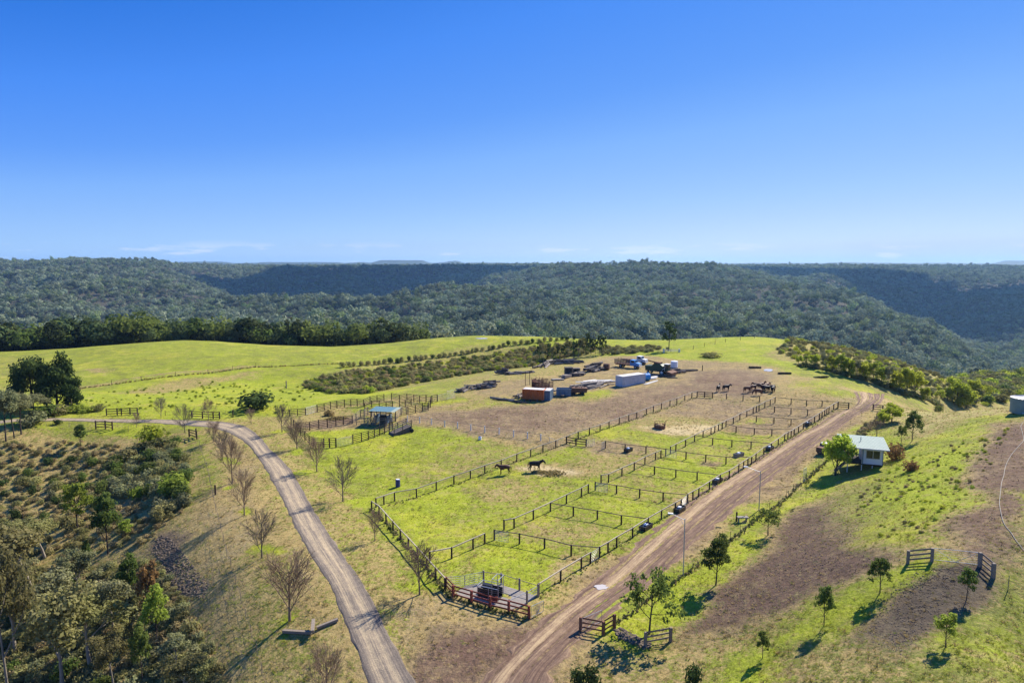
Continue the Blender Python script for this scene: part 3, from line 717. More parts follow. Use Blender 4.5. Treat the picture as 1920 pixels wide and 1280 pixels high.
road('gravel_road', [((704,1320),(806,1320)),((678,1250),(764,1250)),((651,1180),(727,1180)),((618,1100),(685,1100)),((570,1020),(631,1020)),((530,940),(580,940)),
  ((497,880),(546,880)),((470,840),(507,842)),((445,820),(485,816)),((410,806),(455,797)),((360,799),(395,789)),((280,793),(290,786)),((150,790),(150,784)),((50,790),(50,784)),((-100,793),(-100,787)),((-400,800),(-400,793))],
  gravel, 'pale grey gravel road with two light wheel tracks', cols=24, lift=0.06, rut=0.035, jag=0.14, ruts=(.33, .64))
road('dirt_track', [((860,1330),(1030,1330)),((915,1260),(1035,1265)),((985,1190),(1105,1190)),((1065,1125),(1172,1130)),((1150,1060),(1240,1080)),((1235,985),(1315,1010)),((1325,915),(1395,940)),
  ((1410,865),(1465,885)),((1490,818),(1530,835)),((1560,778),(1592,788)),((1590,768),(1622,772)),((1606,755),(1650,758)),((1600,735),(1660,738))],
  dirt, 'rutted red-brown dirt track beside the horse yards', cols=34, lift=0.05, rut=0.07, jag=0.7, ruts=(.14, .4, .6, .84))
# ------------------------------------------------------------------ plants
def leaf_quads(C, size, rs, flat=0.0, aspect=1.0, out=None):
    """one irregular leaf spray per centre"""
    n = len(C)
    nrm = rs.normal(size=(n, 3)) * (1.0 if out is None else 0.42); nrm[:, 2] += flat * (1.0 if out is None else 0.4)
    if out is not None: nrm = nrm + out
    nrm = nrm; nrm /= np.linalg.norm(nrm, axis=1)[:, None]
    a = np.cross(nrm, rs.normal(size=(n, 3))); a /= np.linalg.norm(a, axis=1)[:, None] + 1e-9
    b = np.cross(nrm, a)
    s = size * (0.6 + 0.8 * rs.rand(n))[:, None]
    V = np.stack([C - a * s * 0.5, C + b * s * 0.32 * aspect + a * s * 0.08, C + a * s * 0.5, C - b * s * 0.34 * aspect + a * s * 0.02], 1).reshape(-1, 3)
    F = np.arange(4 * n).reshape(n, 4)
    return V, F
def blob_points(n, c, r, rs, hollow=0.55):
    d = rs.normal(size=(n, 3)); d /= np.linalg.norm(d, axis=1)[:, None]
    q = hollow + (1 - hollow) * rs.rand(n) ** 0.7
    return np.array(c) + d * (np.array(r) * q[:, None])
def blob_cloud(parts, rs, hollow):
    """points of several lumps with the outward direction of each"""
    C = []; D = []
    for n, c, r in parts:
        q = blob_points(n, c, r, rs, hollow); d = (q - np.array(c)) / np.array(r); d /= np.linalg.norm(d, axis=1)[:, None] + 1e-9
        C.append(q); D.append(d)
    return np.concatenate(C), np.concatenate(D)
def grow(rs, p, d, length, r, level, P_, segs, tips):
    n = 3 if level < 2 else 2
    pts = [p]; dd = np.array(d, float)
    for k in range(n):
        dd = dd + rs.normal(size=3) * P_['wob'][min(level, len(P_['wob']) - 1)]; dd[2] += P_['up'][min(level, len(P_['up']) - 1)]
        dd /= np.linalg.norm(dd); q = pts[-1] + dd * length / n
        r0 = r * (1 - 0.55 * k / n); r1 = r * (1 - 0.55 * (k + 1) / n)
        segs.append((pts[-1], q, r0, r1, level)); pts.append(q)
    if level >= P_['levels']:
        tips.append(pts[-1]); return
    m = P_['kids'][level]; m = m if isinstance(m, int) else rs.randint(m[0], m[1] + 1)
    ph = rs.rand() * 6.28
    for k in range(m):
        t = P_['t0'][level] + (1 - P_['t0'][level]) * (k + rs.rand() * 0.6) / m; t = min(t, 1.0)
        f = t * n; i = min(int(f), n - 1); q = pts[i] + (pts[i + 1] - pts[i]) * (f - i)
        ang = P_['ang'][level] * (0.75 + 0.5 * rs.rand()); ph += 2.4 + rs.normal() * 0.3
        u = np.cross(dd, [0.3, 0.2, 1.0]); u /= np.linalg.norm(u) + 1e-9; w = np.cross(dd, u)
        nd_ = dd * math.cos(ang) + (u * math.cos(ph) + w * math.sin(ph)) * math.sin(ang)
        ln = length * P_['len'][level] * (0.8 + 0.4 * rs.rand()) * (P_.get('taper', (1.15, 0.45))[0] - P_.get('taper', (1.15, 0.45))[1] * t)
        grow(rs, q, nd_, ln, max(r * P_['rad'][level] * (1.1 - 0.4 * t), P_.get('rmin', 0.01)), level + 1, P_, segs, tips)
    if P_.get('lead', True): tips.append(pts[-1])
def tubes_mesh(name, segs, mat, sides=(7, 5, 3, 3, 3)):
    Vs = []; F3 = []; o = 0
    V = []; F = []
    for a, b, r0, r1, lv in segs:
        n = sides[min(lv, len(sides) - 1)]; d = b - a; L = np.linalg.norm(d)
        if L < 1e-6: continue
        d = d / L; u = np.cross(d, [0.31, 0.17, 0.93]); u /= np.linalg.norm(u) + 1e-9; w = np.cross(d, u)
        th = np.arange(n) * 2 * math.pi / n; ring = np.cos(th)[:, None] * u + np.sin(th)[:, None] * w
        V.append(a + ring * r0); V.append(b + ring * r1)
        i = np.arange(n); j = (i + 1) % n
        F.append(np.c_[o + i, o + j, o + n + j, o + n + i]); o += 2 * n
    return mesh_np(name, np.concatenate(V), np.concatenate(F), mat, smooth=True)
BARK_DARK = plain('bark_dark', (0.075, 0.055, 0.042), 0.9, var=0.3, scale=8)
BARK_PALE = plain('bark_pale_gum', (0.33, 0.29, 0.23), 0.8, c2=(0.16, 0.12, 0.09), var=0.2, scale=3)
BARK_GREY = plain('bark_bare_grey', (0.17, 0.135, 0.105), 0.9, var=0.3, scale=8)
BARK_TWIG = plain('bark_bare_brown', (0.29, 0.20, 0.125), 0.9, var=0.3, scale=8)
LF = dict(
 gum=leafmat('leaves_gum', (0.19, 0.20, 0.085), (0.29, 0.285, 0.14), 0.4, 0.25, 0.015),
 dark=leafmat('leaves_dark', (0.04, 0.065, 0.022), (0.085, 0.12, 0.035), 0.35, 0.2, 0.01),
 young=leafmat('leaves_young', (0.085, 0.125, 0.03), (0.17, 0.21, 0.05), 0.5, 0.2, 0.015),
 bright=leafmat('leaves_bright', (0.28, 0.34, 0.035), (0.42, 0.46, 0.06), 0.62, 0.2, 0.015),
 lime=leafmat('leaves_lime', (0.21, 0.27, 0.04), (0.34, 0.40, 0.07), 0.6, 0.2, 0.012),
 olive=leafmat('leaves_olive', (0.20, 0.195, 0.065), (0.32, 0.29, 0.12), 0.45, 0.3, 0.015),
 rust=leafmat('leaves_rust', (0.28, 0.15, 0.05), (0.36, 0.23, 0.10), 0.4, 0.2, 0.01),
 dry=leafmat('leaves_dry', (0.42, 0.33, 0.15), (0.28, 0.22, 0.10), 0.3, 0.3, 0.01),
 forest=leafmat('leaves_forest', (0.155, 0.19, 0.105), (0.275, 0.305, 0.185), 0.25, 0.5, 0.02),
 belt=leafmat('leaves_belt', (0.06, 0.085, 0.03), (0.115, 0.14, 0.055), 0.3, 0.5, 0.02),
 forest_b=leafmat('leaves_forest_green', (0.12, 0.16, 0.06), (0.20, 0.25, 0.095), 0.35, 0.45, 0.02),
)
PEAR = dict(taper=(1.25, 0.62), levels=3, kids=[(12, 14), (8, 10), (6, 7)], t0=[0.14, 0.2, 0.25], ang=[0.66, 0.45, 0.5], len=[0.64, 0.55, 0.5], rad=[0.42, 0.5, 0.6], up=[0.02, 0.09, 0.07, 0.04], wob=[0.03, 0.06, 0.09, 0.12], rmin=0.023)
GUM = dict(levels=3, kids=[(5, 6), (3, 4), 3], t0=[0.45, 0.35, 0.4], ang=[0.55, 0.6, 0.6], len=[0.55, 0.55, 0.5], rad=[0.5, 0.55, 0.55], up=[0.03, 0.08, 0.05, 0.0], wob=[0.05, 0.10, 0.15, 0.2], rmin=0.02)
YOUNG = dict(levels=2, kids=[(12, 15), (3, 4)], t0=[0.24, 0.35], ang=[0.8, 0.6], len=[0.40, 0.5], taper=(1.25, 0.7), rad=[0.4, 0.5], up=[0.02, 0.06, 0.02], wob=[0.03, 0.1, 0.15], rmin=0.012)
SPREAD = dict(levels=2, kids=[(8, 10), (4, 5)], t0=[0.35, 0.3], ang=[1.0, 0.7], len=[0.62, 0.55], rad=[0.45, 0.5], up=[0.02, 0.09, 0.03], wob=[0.04, 0.12, 0.15], rmin=0.015)
BUSHY = dict(levels=2, kids=[(9, 11), (4, 5)], t0=[0.15, 0.3], ang=[0.85, 0.7], len=[0.6, 0.5], rad=[0.5, 0.5], up=[0.02, 0.06, 0.03], wob=[0.05, 0.12, 0.15], rmin=0.015)
def tree_meshes(kind, seed, params, trunk_len, r, bark, leaf=None, leaves_per=40, cl=0.8, ls=0.25, squash=0.7, hollow=0.3, drop=0.0):
    """unit-height tree pieces: trunk mesh and (for a tree in leaf) crown mesh"""
    rs = np.random.RandomState(seed); segs = []; tips = []
    grow(rs, np.zeros(3), np.array([0.02, 0.01, 1.0]), trunk_len, r, 0, params, segs, tips)
    top = max(max(s[1][2] for s in segs), max(t[2] for t in tips)) + (cl * squash * 0.6 if leaf else 0)
    k = 1.0 / top
    seg2 = [(a * k, b * k, r0 * k, r1 * k, lv) for a, b, r0, r1, lv in segs]
    seg2[0] = (seg2[0][0] - np.array([0, 0, 0.04]), seg2[0][1], seg2[0][2] * 1.25, seg2[0][3], 0)
    tm = tubes_mesh(kind + '_trunk', seg2, bark)
    cm = None
    if leaf:
        pts = []
        for t in tips:
            s = 0.7 + 0.6 * rs.rand()
            pts.append((int(leaves_per * s), t - np.array([0, 0, drop]), np.array([cl, cl, cl * squash]) * s))
        C, D = blob_cloud(pts, rs, hollow); C = C * k
        V, F = leaf_quads(C, ls * k, rs, flat=0.5, out=D)
        cm = mesh_np(kind + '_crown', V, F, leaf)
    return tm, cm
PROTO = {}
def proto(key, *a, n=3, **kw):
    PROTO[key] = [tree_meshes(key, 100 + 13 * i + (sum(map(ord, key)) % 97), *a, **kw) for i in range(n)]
proto('bare', PEAR, 5.6, 0.13, BARK_TWIG, n=5)
proto('bare_grey', PEAR, 5.6, 0.115, BARK_GREY, n=2)
proto('gum', GUM, 9.0, 0.22, BARK_PALE, LF['gum'], leaves_per=42, cl=1.15, ls=0.42, hollow=0.2, n=4)
proto('gum_olive', GUM, 9.0, 0.22, BARK_PALE, LF['olive'], leaves_per=46, cl=1.25, ls=0.42, hollow=0.2, n=3)
proto('gum_dark', GUM, 9.0, 0.2, BARK_DARK, LF['gum'], leaves_per=46, cl=1.2, ls=0.42, hollow=0.2, n=2)
proto('young', YOUNG, 4.0, 0.07, BARK_DARK, LF['young'], leaves_per=34, cl=0.42, ls=0.24, n=4)
proto('young_rust', YOUNG, 4.0, 0.07, BARK_DARK, LF['rust'], leaves_per=30, cl=0.4, ls=0.24, n=1)
proto('young_lime', YOUNG, 4.0, 0.07, BARK_DARK, LF['lime'], leaves_per=30, cl=0.42, ls=0.24, n=2)
proto('spread', SPREAD, 3.6, 0.09, BARK_DARK, LF['young'], leaves_per=34, cl=0.5, ls=0.26, n=2)
proto('bright', BUSHY, 3.2, 0.10, BARK_DARK, LF['bright'], leaves_per=58, cl=0.62, ls=0.28, n=3)
proto('dense', dict(BUSHY, t0=[0.06, 0.3], ang=[1.05, 0.7]), 6.0, 0.34, BARK_DARK, LF['dark'], leaves_per=95, cl=1.6, ls=0.55, hollow=0.35, squash=0.6, n=2)
proto('sapling', dict(YOUNG, kids=[(6, 7), 2]), 3.5, 0.03, BARK_DARK, LF['young'], leaves_per=7, cl=0.3, ls=0.2, n=2)
proto('pine', dict(YOUNG, kids=[(13, 15), 3], t0=[0.3, 0.3], ang=[1.1, 0.7], len=[0.3, 0.5]), 7.0, 0.12, BARK_DARK, LF['dark'], leaves_per=24, cl=0.55, ls=0.4, n=3)
def depth_of(v): return v.y * math.cos(PITCH) - (v.z - CAM_H) * math.sin(PITCH)
def metres(v, px): return px * depth_of(v) / 1280 / math.cos(PITCH)
_tc = [0]
def tree(key, px, py, hpx, name, label, group=None, cat='tree', wide=None, var=None, rz=None, hm=None):
    _tc[0] += 1
    tm, cm = PROTO[key][(var if var is not None else _tc[0]) % len(PROTO[key])]
    p = P(px, py); h = hm or metres(p, hpx)
    root = empty(name, p, R.uniform(0, 6.28) if rz is None else rz, label, cat, group)
    w = 1.0
    if wide:                                                 # crown breadth against height
        xs = [v.co.x for v in (cm or tm).vertices]; w = (wide * depth_of(p) / 1280) / ((max(xs) - min(xs)) * h)
        w = min(max(w, 0.5), 2.2)
    root.scale = (h * w, h * w, h)
    link(bpy.data.objects.new('trunk', tm), root)
    if cm: link(bpy.data.objects.new('crown', cm), root)
    return root

# shrubs: one rounded mass of leaf sprays on short stems
def shrub_mesh(name, seed, leaf, n=420, ls=0.2, lumps=6, hollow=0.45):
    rs = np.random.RandomState(seed); C = []
    for k in range(lumps):
        a = rs.rand() * 6.28; d = 0.45 * math.sqrt(rs.rand()) if k else 0
        r = 0.42 + 0.22 * rs.rand()
        C.append((n // lumps, (d * math.cos(a), d * math.sin(a), 0.34 + 0.24 * rs.rand()), (r, r, r * 0.8)))
    C, D = blob_cloud(C, rs, hollow); kk = C[:, 2] > 0.0; C = C[kk]; D = D[kk]; C[:, 2] /= C[:, 2].max()
    V, F = leaf_quads(C, ls, rs, flat=0.6, out=D)
    return mesh_np(name, V, F, leaf)
SHR = {k: [shrub_mesh('shrub_' + k, 50 + i * 7 + len(k), LF[k], n=480, ls=0.17) for i in range(3)] for k in ('olive', 'dark', 'bright', 'lime', 'rust', 'gum', 'dry', 'young')}
def shrub(kind, px, py, wpx, hpx, name='shrub', label=None, group=None, pos=None, cat='shrub', wm=None, hm=None):
    p = pos if pos is not None else P(px, py)
    w = wm or wpx * depth_of(p) / 1280 / 1.25; h = hm or metres(p, hpx)
    o = bpy.data.objects.new(name, SHR[kind][R.randrange(3)]); COL.objects.link(o)
    o.location = p - Vector((0, 0, 0.05 * h)); o.scale = (w, w * R.uniform(.85, 1.15), h); o.rotation_euler = (0, 0, R.uniform(0, 6.28))
    return tag(o, label, cat, group)

# ------------------------------------------------------------------ scatter (uncountable growth only): one object each
def scatter(name, pts, rot, scl, variants, label):
    """pts (N,3), rot (N,), scl (N,3), variants: list of meshes"""
    me = bpy.data.meshes.new(name); n = len(pts)
    me.vertices.add(n); me.vertices.foreach_set('co', np.asarray(pts, np.float32).ravel())
    a = me.attributes.new('turn', 'FLOAT_VECTOR', 'POINT'); a.data.foreach_set('vector', np.c_[np.zeros(n), np.zeros(n), rot].astype(np.float32).ravel())
    a = me.attributes.new('size', 'FLOAT_VECTOR', 'POINT'); a.data.foreach_set('vector', np.asarray(scl, np.float32).ravel())
    rs = np.random.RandomState(n); a = me.attributes.new('pick', 'INT', 'POINT'); a.data.foreach_set('value', rs.randint(0, len(variants), n).astype(np.int32))
    o = link(bpy.data.objects.new(name, me)); tag(o, label, kind='stuff')
    ng = bpy.data.node_groups.new(name, 'GeometryNodeTree')
    ng.interface.new_socket('Geometry', in_out='INPUT', socket_type='NodeSocketGeometry')
    ng.interface.new_socket('Geometry', in_out='OUTPUT', socket_type='NodeSocketGeometry')
    gi = ng.nodes.new('NodeGroupInput'); go = ng.nodes.new('NodeGroupOutput'); jn = ng.nodes.new('GeometryNodeJoinGeometry')
    def named(nm, ty):
        q = ng.nodes.new('GeometryNodeInputNamedAttribute'); q.data_type = ty; q.inputs['Name'].default_value = nm; return q.outputs['Attribute']
    turn, size, pick = named('turn', 'FLOAT_VECTOR'), named('size', 'FLOAT_VECTOR'), named('pick', 'INT')
    e2r = ng.nodes.new('FunctionNodeEulerToRotation'); ng.links.new(turn, e2r.inputs[0])
    for k, vm in enumerate(variants):
        vo = bpy.data.objects.new(name + '_piece', vm)       # source shape, not placed in the scene
        oi = ng.nodes.new('GeometryNodeObjectInfo'); oi.inputs['Object'].default_value = vo; oi.inputs['As Instance'].default_value = True
        ip = ng.nodes.new('GeometryNodeInstanceOnPoints'); cmp_ = ng.nodes.new('FunctionNodeCompare'); cmp_.data_type = 'INT'; cmp_.operation = 'EQUAL'
        ins = [s for s in cmp_.inputs if s.type == 'INT']; ng.links.new(pick, ins[0]); ins[1].default_value = k
        ng.links.new(gi.outputs[0], ip.inputs['Points']); ng.links.new(cmp_.outputs[0], ip.inputs['Selection']); ng.links.new(oi.outputs['Geometry'], ip.inputs['Instance'])
        ng.links.new(e2r.outputs[0], ip.inputs['Rotation']); ng.links.new(size, ip.inputs['Scale']); ng.links.new(ip.outputs[0], jn.inputs[0])
    ng.links.new(jn.outputs[0], go.inputs[0])
    md = o.modifiers.new('scatter', 'NODES'); md.node_group = ng
    return o
# ------------------------------------------------------------------ wooded hills
def crown_variant(name, seed, leaf, lumps, n, ls, tall=1.0, stem=True):
    rs = np.random.RandomState(seed); C = []
    for k in range(lumps):
        a = rs.rand() * 6.28; d = 0.34 * math.sqrt(rs.rand())
        r = 0.19 + 0.16 * rs.rand()
        C.append((n // lumps, (d * math.cos(a), d * math.sin(a), (0.45 + 0.38 * rs.rand()) * tall), (r, r, r * 0.8)))
    C, D = blob_cloud(C, rs, 0.6); V, F = leaf_quads(C, ls, rs, flat=0.6, out=D)
    if stem:
        sv = np.array([(-.018, -.018, -0.1), (.018, -.018, -0.1), (.012, .012, .6), (-.012, .012, .6)]); F = np.r_[F, [[len(V), len(V) + 1, len(V) + 2, len(V) + 3]]]; V = np.r_[V, sv]
        sv = sv[:, [1, 0, 2]]; F = np.r_[F, [[len(V), len(V) + 1, len(V) + 2, len(V) + 3]]]; V = np.r_[V, sv]
    return mesh_np(name, V, F, leaf)
FV = [crown_variant('gum_crown', 300 + i, LF['forest'], 4 + i % 2, 190, 0.135) for i in range(5)] + [crown_variant('green_crown', 340 + i, LF['forest_b'], 4, 190, 0.14) for i in range(2)]
DV = [crown_variant('rain_crown', 360 + i, LF['belt'], 5, 420, 0.12) for i in range(3)] + [crown_variant('rain_crown_dark', 380 + i, LF['young'], 7, 420, 0.12) for i in range(2)]
def visible(x, y, z, lift):
    """drop what stands far below every sight line from round the viewpoint (with a wide margin)"""
    s = x / y; nb = 900; bi = np.clip(((s + 1.15) / 2.3 * nb).astype(int), 0, nb - 1)
    ys = np.concatenate([np.arange(120, 460, 6.0), np.arange(460, 3800, 18.0)])
    ss = (np.arange(nb) + 0.5) / nb * 2.3 - 1.15
    YY, SS = np.meshgrid(ys, ss, indexing='ij'); Z = H0((SS * YY).ravel(), YY.ravel()).reshape(YY.shape)
    sl = (Z - CAM_H) / YY; run = np.maximum.accumulate(sl, axis=0)
    k = np.clip(np.searchsorted(ys, y) - 2, 0, len(ys) - 1)
    return (z + lift - CAM_H) / y > run[k, bi] - 0.002
def forest_points(n, ymin, ymax, rs, power=1.0):
    u = rs.rand(n); y = (ymin ** power + u * (ymax ** power - ymin ** power)) ** (1 / power)
    s = (rs.rand(n) * 2 - 1) * 0.95
    return s * y, y
CLEAR = [((3050, 3500), (330, 445)), ((3100, 3400), (505, 560)), ((2150, 2500), (1118, 1160)), ((2700, 2950), (172, 200)), ((3200, 3500), (600, 650))]
def build_forest():
    rs = np.random.RandomState(5)
    x, y = forest_points(165000, 560, 3900, rs, 1.15)
    px = 960 + 1280 * x / y
    keep = rs.rand(len(x)) < 0.66 + 0.7 * fbm(x, y, 160, 61, 3)
    for (a, b), (c, d) in CLEAR: keep &= ~((y > a) & (y < b) & (px > c) & (px < d))
    x, y = x[keep], y[keep]; z = H(x, y)
    v = visible(x, y, z, 16); x, y, z = x[v], y[v], z[v]
    h = (8 + 11 * rs.rand(len(x)) ** 1.6) * (1 + 0.35 * fbm(x, y, 300, 70, 2)); w = h * (0.85 + 0.5 * rs.rand(len(x)))
    e = rs.rand(len(x)) < 0.04; h[e] *= 1.45; w[e] *= 1.1
    scatter('gum_forest', np.c_[x, y, z - 0.8], rs.rand(len(x)) * 6.28, np.c_[w, w, h], FV, 'grey-green gum forest covering the hills beyond the paddocks')
    # darker belt close behind the left crest
    x = (rs.rand(26000) * 2 - 1) * 700; y = 250 + rs.rand(26000) * 420
    s = x / y; cy = crest_y(s); px = 960 + 1280 * s
    off = np.interp(px, [-400, 100, 700, 800, 1000, 1480, 1560, 1800, 2000], [40, 34, 44, 60, 110, 140, 200, 80, 80])
    keep = (y > cy + off + rs.rand(len(x)) * 14) & (np.abs(s) < 0.95) & (y < 620)
    x, y = x[keep], y[keep]; z = H(x, y); v = visible(x, y, z, 16); x, y, z = x[v], y[v], z[v]
    h = 5.5 + 11 * rs.rand(len(x)) ** 1.3; w = h * (0.85 + 0.4 * rs.rand(len(x)))
    left = (x / y) < -0.12
    scatter('rainforest_belt', np.c_[x, y, z - 0.8][left], rs.rand(left.sum()) * 6.28, np.c_[w, w, h][left], DV, 'dark green woodland just over the crest of the left paddock')
    r = ~left
    scatter('valley_woodland', np.c_[x, y, z - 0.8][r], rs.rand(r.sum()) * 6.28, np.c_[w, w, h][r], FV, 'grey gum woodland in the valley beyond the right crest')
build_forest()
# ------------------------------------------------------------------ air and clouds
def haze():
    m, nt = new_mat('haze_air')
    v = nd(nt, 'ShaderNodeVolumePrincipled'); v.inputs['Color'].default_value = (0.34, 0.62, 1.0, 1); v.inputs['Density'].default_value = 0.000055
    v.inputs['Anisotropy'].default_value = 0.3
    o = nd(nt, 'ShaderNodeOutputMaterial'); nt.links.new(v.outputs[0], o.inputs['Volume'])
    b = MB(); zb, zt = float(gz.min()) - 1.5, 125.0
    b.box((0, 5800, (zb + zt) / 2), (27000, 12400, zt - zb))
    o = b.build('haze', m); tag(o, 'thin blue air between here and the far hills', kind='stuff')
haze()
def cloud(x, y, z, rx, ry, rz, seed, label):
    rs = np.random.RandomState(seed)
    import bmesh
    bm = bmesh.new(); bmesh.ops.create_icosphere(bm, subdivisions=4, radius=1.0)
    V = np.array([v.co for v in bm.verts]); F = [[v.index for v in f.verts] for f in bm.faces]; bm.free()
    d = fbm(V[:, 0] * 3 + V[:, 2] * 2, V[:, 1] * 3 - V[:, 2], 1.4, seed, 4)
    V = V * (1 + 0.8 * d)[:, None] * np.array([rx, ry, rz]); V[:, 2] = np.maximum(V[:, 2], -0.35 * rz)
    m = plain('cloud_white', (0.85, 0.86, 0.88), 1.0, var=0.03, scale=0.002, bump=0)
    o = link(bpy.data.objects.new('cloud', mesh_np('cloud', V, F, m, smooth=True))); o.location = (x, y, z)
    tag(o, label, kind='stuff')
def cloud_over(px, y, gzv, rx, ry, seed, alt=2300):
    """fair-weather cumulus whose shade lies on the hillside at this bearing and distance"""
    x = (px - 960) / 1280 * y; t = (alt - gzv) / to_sun.z
    cloud(x + to_sun.x * t, y + to_sun.y * t, alt, rx, ry, 160, seed, 'fair-weather cumulus cloud drifting above the hills')
cloud_over(620, 2700, -10, 420, 330, 3)
cloud_over(830, 2850, -10, 330, 300, 5)
cloud_over(985, 3000, 10, 240, 180, 9)
cloud_over(1790, 2450, 0, 560, 480, 4)
cloud_over(1620, 2900, 0, 420, 300, 6)
cloud_over(1440, 3150, 10, 380, 200, 7)
# ------------------------------------------------------------------ fences and gates
WOOD_DARK = plain('timber_dark', (0.06, 0.035, 0.024), 0.85, var=0.35, scale=7)
WOOD_GREY = plain('timber_weathered', (0.27, 0.22, 0.17), 0.85, c2=(0.17, 0.135, 0.10), var=0.2, scale=7)
WOOD_RAIL = plain('timber_rail', (0.50, 0.42, 0.30), 0.8, c2=(0.34, 0.28, 0.20), var=0.15, scale=7)
WOOD_CROSS = plain('timber_rail_dark', (0.15, 0.11, 0.08), 0.85, var=0.25, scale=7)
WOOD_RED = plain('timber_red_stain', (0.24, 0.05, 0.028), 0.7, c2=(0.15, 0.04, 0.028), var=0.25, scale=6)
WOOD_BROWN = plain('timber_brown_stain', (0.20, 0.085, 0.045), 0.75, c2=(0.12, 0.055, 0.035), var=0.2, scale=6)
STEEL = plain('galvanised_steel', (0.50, 0.51, 0.51), 0.45, metal=0.5, var=0.12, scale=5, bump=0.05)
WHITE_PAINT = plain('white_paint', (0.72, 0.71, 0.68), 0.6, c2=(0.55, 0.52, 0.47), var=0.1, scale=5)
CONCRETE = plain('concrete_pale', (0.30, 0.265, 0.225), 0.9, c2=(0.20, 0.17, 0.14), var=0.12, scale=2)
WIRE = plain('fence_wire_rusty', (0.13, 0.105, 0.085), 0.8, var=0.2, bump=0)
BLACK_PLASTIC = plain('black_plastic', (0.018, 0.018, 0.020), 0.45, var=0.3, scale=5, spec=0.5)
def unit_post(r, n, name, mat, square=False):
    b = MB()
    if square: b.box((0, 0, 0.5), (2 * r, 2 * r, 1.0)); b.box((0, 0, 1.0 + 0.006), (1.5 * r, 1.5 * r, 0.012))
    else: b.tube((0, 0, 0), (0, 0, 0.975), r, r * 0.96, n=n, cap=False).tube((0, 0, 0.975), (0, 0, 1.0), r * 0.96, r * 0.8, n=n)
    return b.mesh(name, mat)
def unit_bar(w, h, name, mat): return MB().box((0.5, 0, 0), (1, w, h)).mesh(name, mat)
_pm = {}
def post_mesh(r, mat, square=False):
    k = ('p', r, mat.name, square)
    if k not in _pm: _pm[k] = unit_post(r, 8, 'post', mat, square)
    return _pm[k]
def bar_mesh(w, h, mat):
    k = ('b', w, h, mat.name)
    if k not in _pm: _pm[k] = unit_bar(w, h, 'rail', mat)
    return _pm[k]
def put_bar(name, me, a, b, root):
    a = Vector(a) - root.location; b = Vector(b) - root.location; d = b - a
    o = bpy.data.objects.new(name, me); link(o, root)
    o.location = a; o.rotation_mode = 'QUATERNION'; o.rotation_quaternion = d.to_track_quat('X', 'Z'); o.scale = (d.length, 1, 1)
    return o
def resample(pts, gap):
    out = [pts[0]]
    for a, b in zip(pts[:-1], pts[1:]):
        n = max(1, round((Vector(b) - Vector(a)).to_2d().length / gap))
        for k in range(1, n + 1):
            q = Vector(a).lerp(Vector(b), k / n); out.append(Vector((q.x, q.y, hz(q.x, q.y))))
    return out
def fence(name, label, px, h=1.35, rails=(1.32,), wires=(0.3, 0.6, 0.9), r=0.11, pmat=None, rmat=None, rw=(0.10, 0.12), square=False, group=None,
          gap=None, skip=(), cat='fence', offset=0.0, wire_t=0.008, both=True):
    pts = [P(*p) for p in px]
    if gap: pts = resample(pts, gap)
    pm = post_mesh(r, pmat or WOOD_DARK, square); rm = bar_mesh(rw[0], rw[1], rmat or WOOD_RAIL)
    root = empty(name, pts[0], 0, label, cat, group)
    for i, p in enumerate(pts):
        o = bpy.data.objects.new('post', pm); link(o, root); hh = h * R.uniform(0.99, 1.04) + 0.15
        o.location = p - root.location - Vector((0, 0, 0.15)); o.scale = (1, 1, hh); o.rotation_euler = (R.uniform(-.012, .012), R.uniform(-.012, .012), R.uniform(-.1, .1))
        if square and i + 1 < len(pts): o.rotation_euler.z = math.atan2(pts[i + 1].y - p.y, pts[i + 1].x - p.x)
        elif square: o.rotation_euler.z = math.atan2(p.y - pts[i - 1].y, p.x - pts[i - 1].x)
    wb = MB()
    for i in range(len(pts) - 1):
        if i in skip: continue
        a, b = pts[i], pts[i + 1]; d = (b - a).to_2d().normalized(); off = Vector((-d.y, d.x, 0)) * offset
        for z in rails:
            put_bar('rail', rm, a + off + Vector((0, 0, z + R.uniform(-.01, .01))), b + off + Vector((0, 0, z + R.uniform(-.01, .01))), root)
        for z in wires: wb.bar(a - root.location + Vector((0, 0, z)), b - root.location + Vector((0, 0, z)), wire_t)
    if wires: wb.build('wire', WIRE, root)
    return root
def steel_gate(label, pa, pb, h=1.25, style='bars', group=None, mat=None, swing=None, name='steel_gate', n=6, z0=0.12, length=None, w3=None):
    a, b = (P(*pa), P(*pb)) if w3 is None else w3
    if length: b = a + (b - a).normalized() * length
    b.z = hz(b.x, b.y)
    root = empty(name, a, math.atan2(b.y - a.y, b.x - a.x), label, 'gate', group); L = (b - a).to_2d().length; dz = b.z - a.z
    mat = mat or STEEL; f = MB(); q = lambda t, z: Vector((t * L, 0, z + dz * t))
    for z in (z0, h): f.tube(q(0, z), q(1, z), 0.024, n=6)
    for t in (0, 1): f.tube(q(t, z0), q(t, h), 0.024, n=6)
    f.build('frame', mat, root)
    if style == 'fan':
        for k in range(11):
            g = MB(); t = k / 10; g.tube(q(0.5, z0), q(t, h if 0.02 < t < 0.98 else h * 0.9), 0.013, n=5); g.build('spoke', mat, root)
    elif style == 'cross':
        MB().tube(q(0, h), q(0.5, z0), 0.018, n=5).tube(q(1, h), q(0.5, z0), 0.018, n=5).build('brace', mat, root)
        g = MB()
        for k in range(1, 5): g.bar(q(0, z0 + (h - z0) * k / 5), q(1, z0 + (h - z0) * k / 5), 0.008)
        g.build('wire', mat, root)
    else:
        for k in range(1, n):
            MB().tube(q(0, z0 + (h - z0) * k / n), q(1, z0 + (h - z0) * k / n), 0.017, n=5).build('bar', mat, root)
        m = MB()
        for k in range(1, 4): m.tube(q(k / 4, z0), q(k / 4, h), 0.012, n=5)
        m.build('upright', mat, root)
    return root
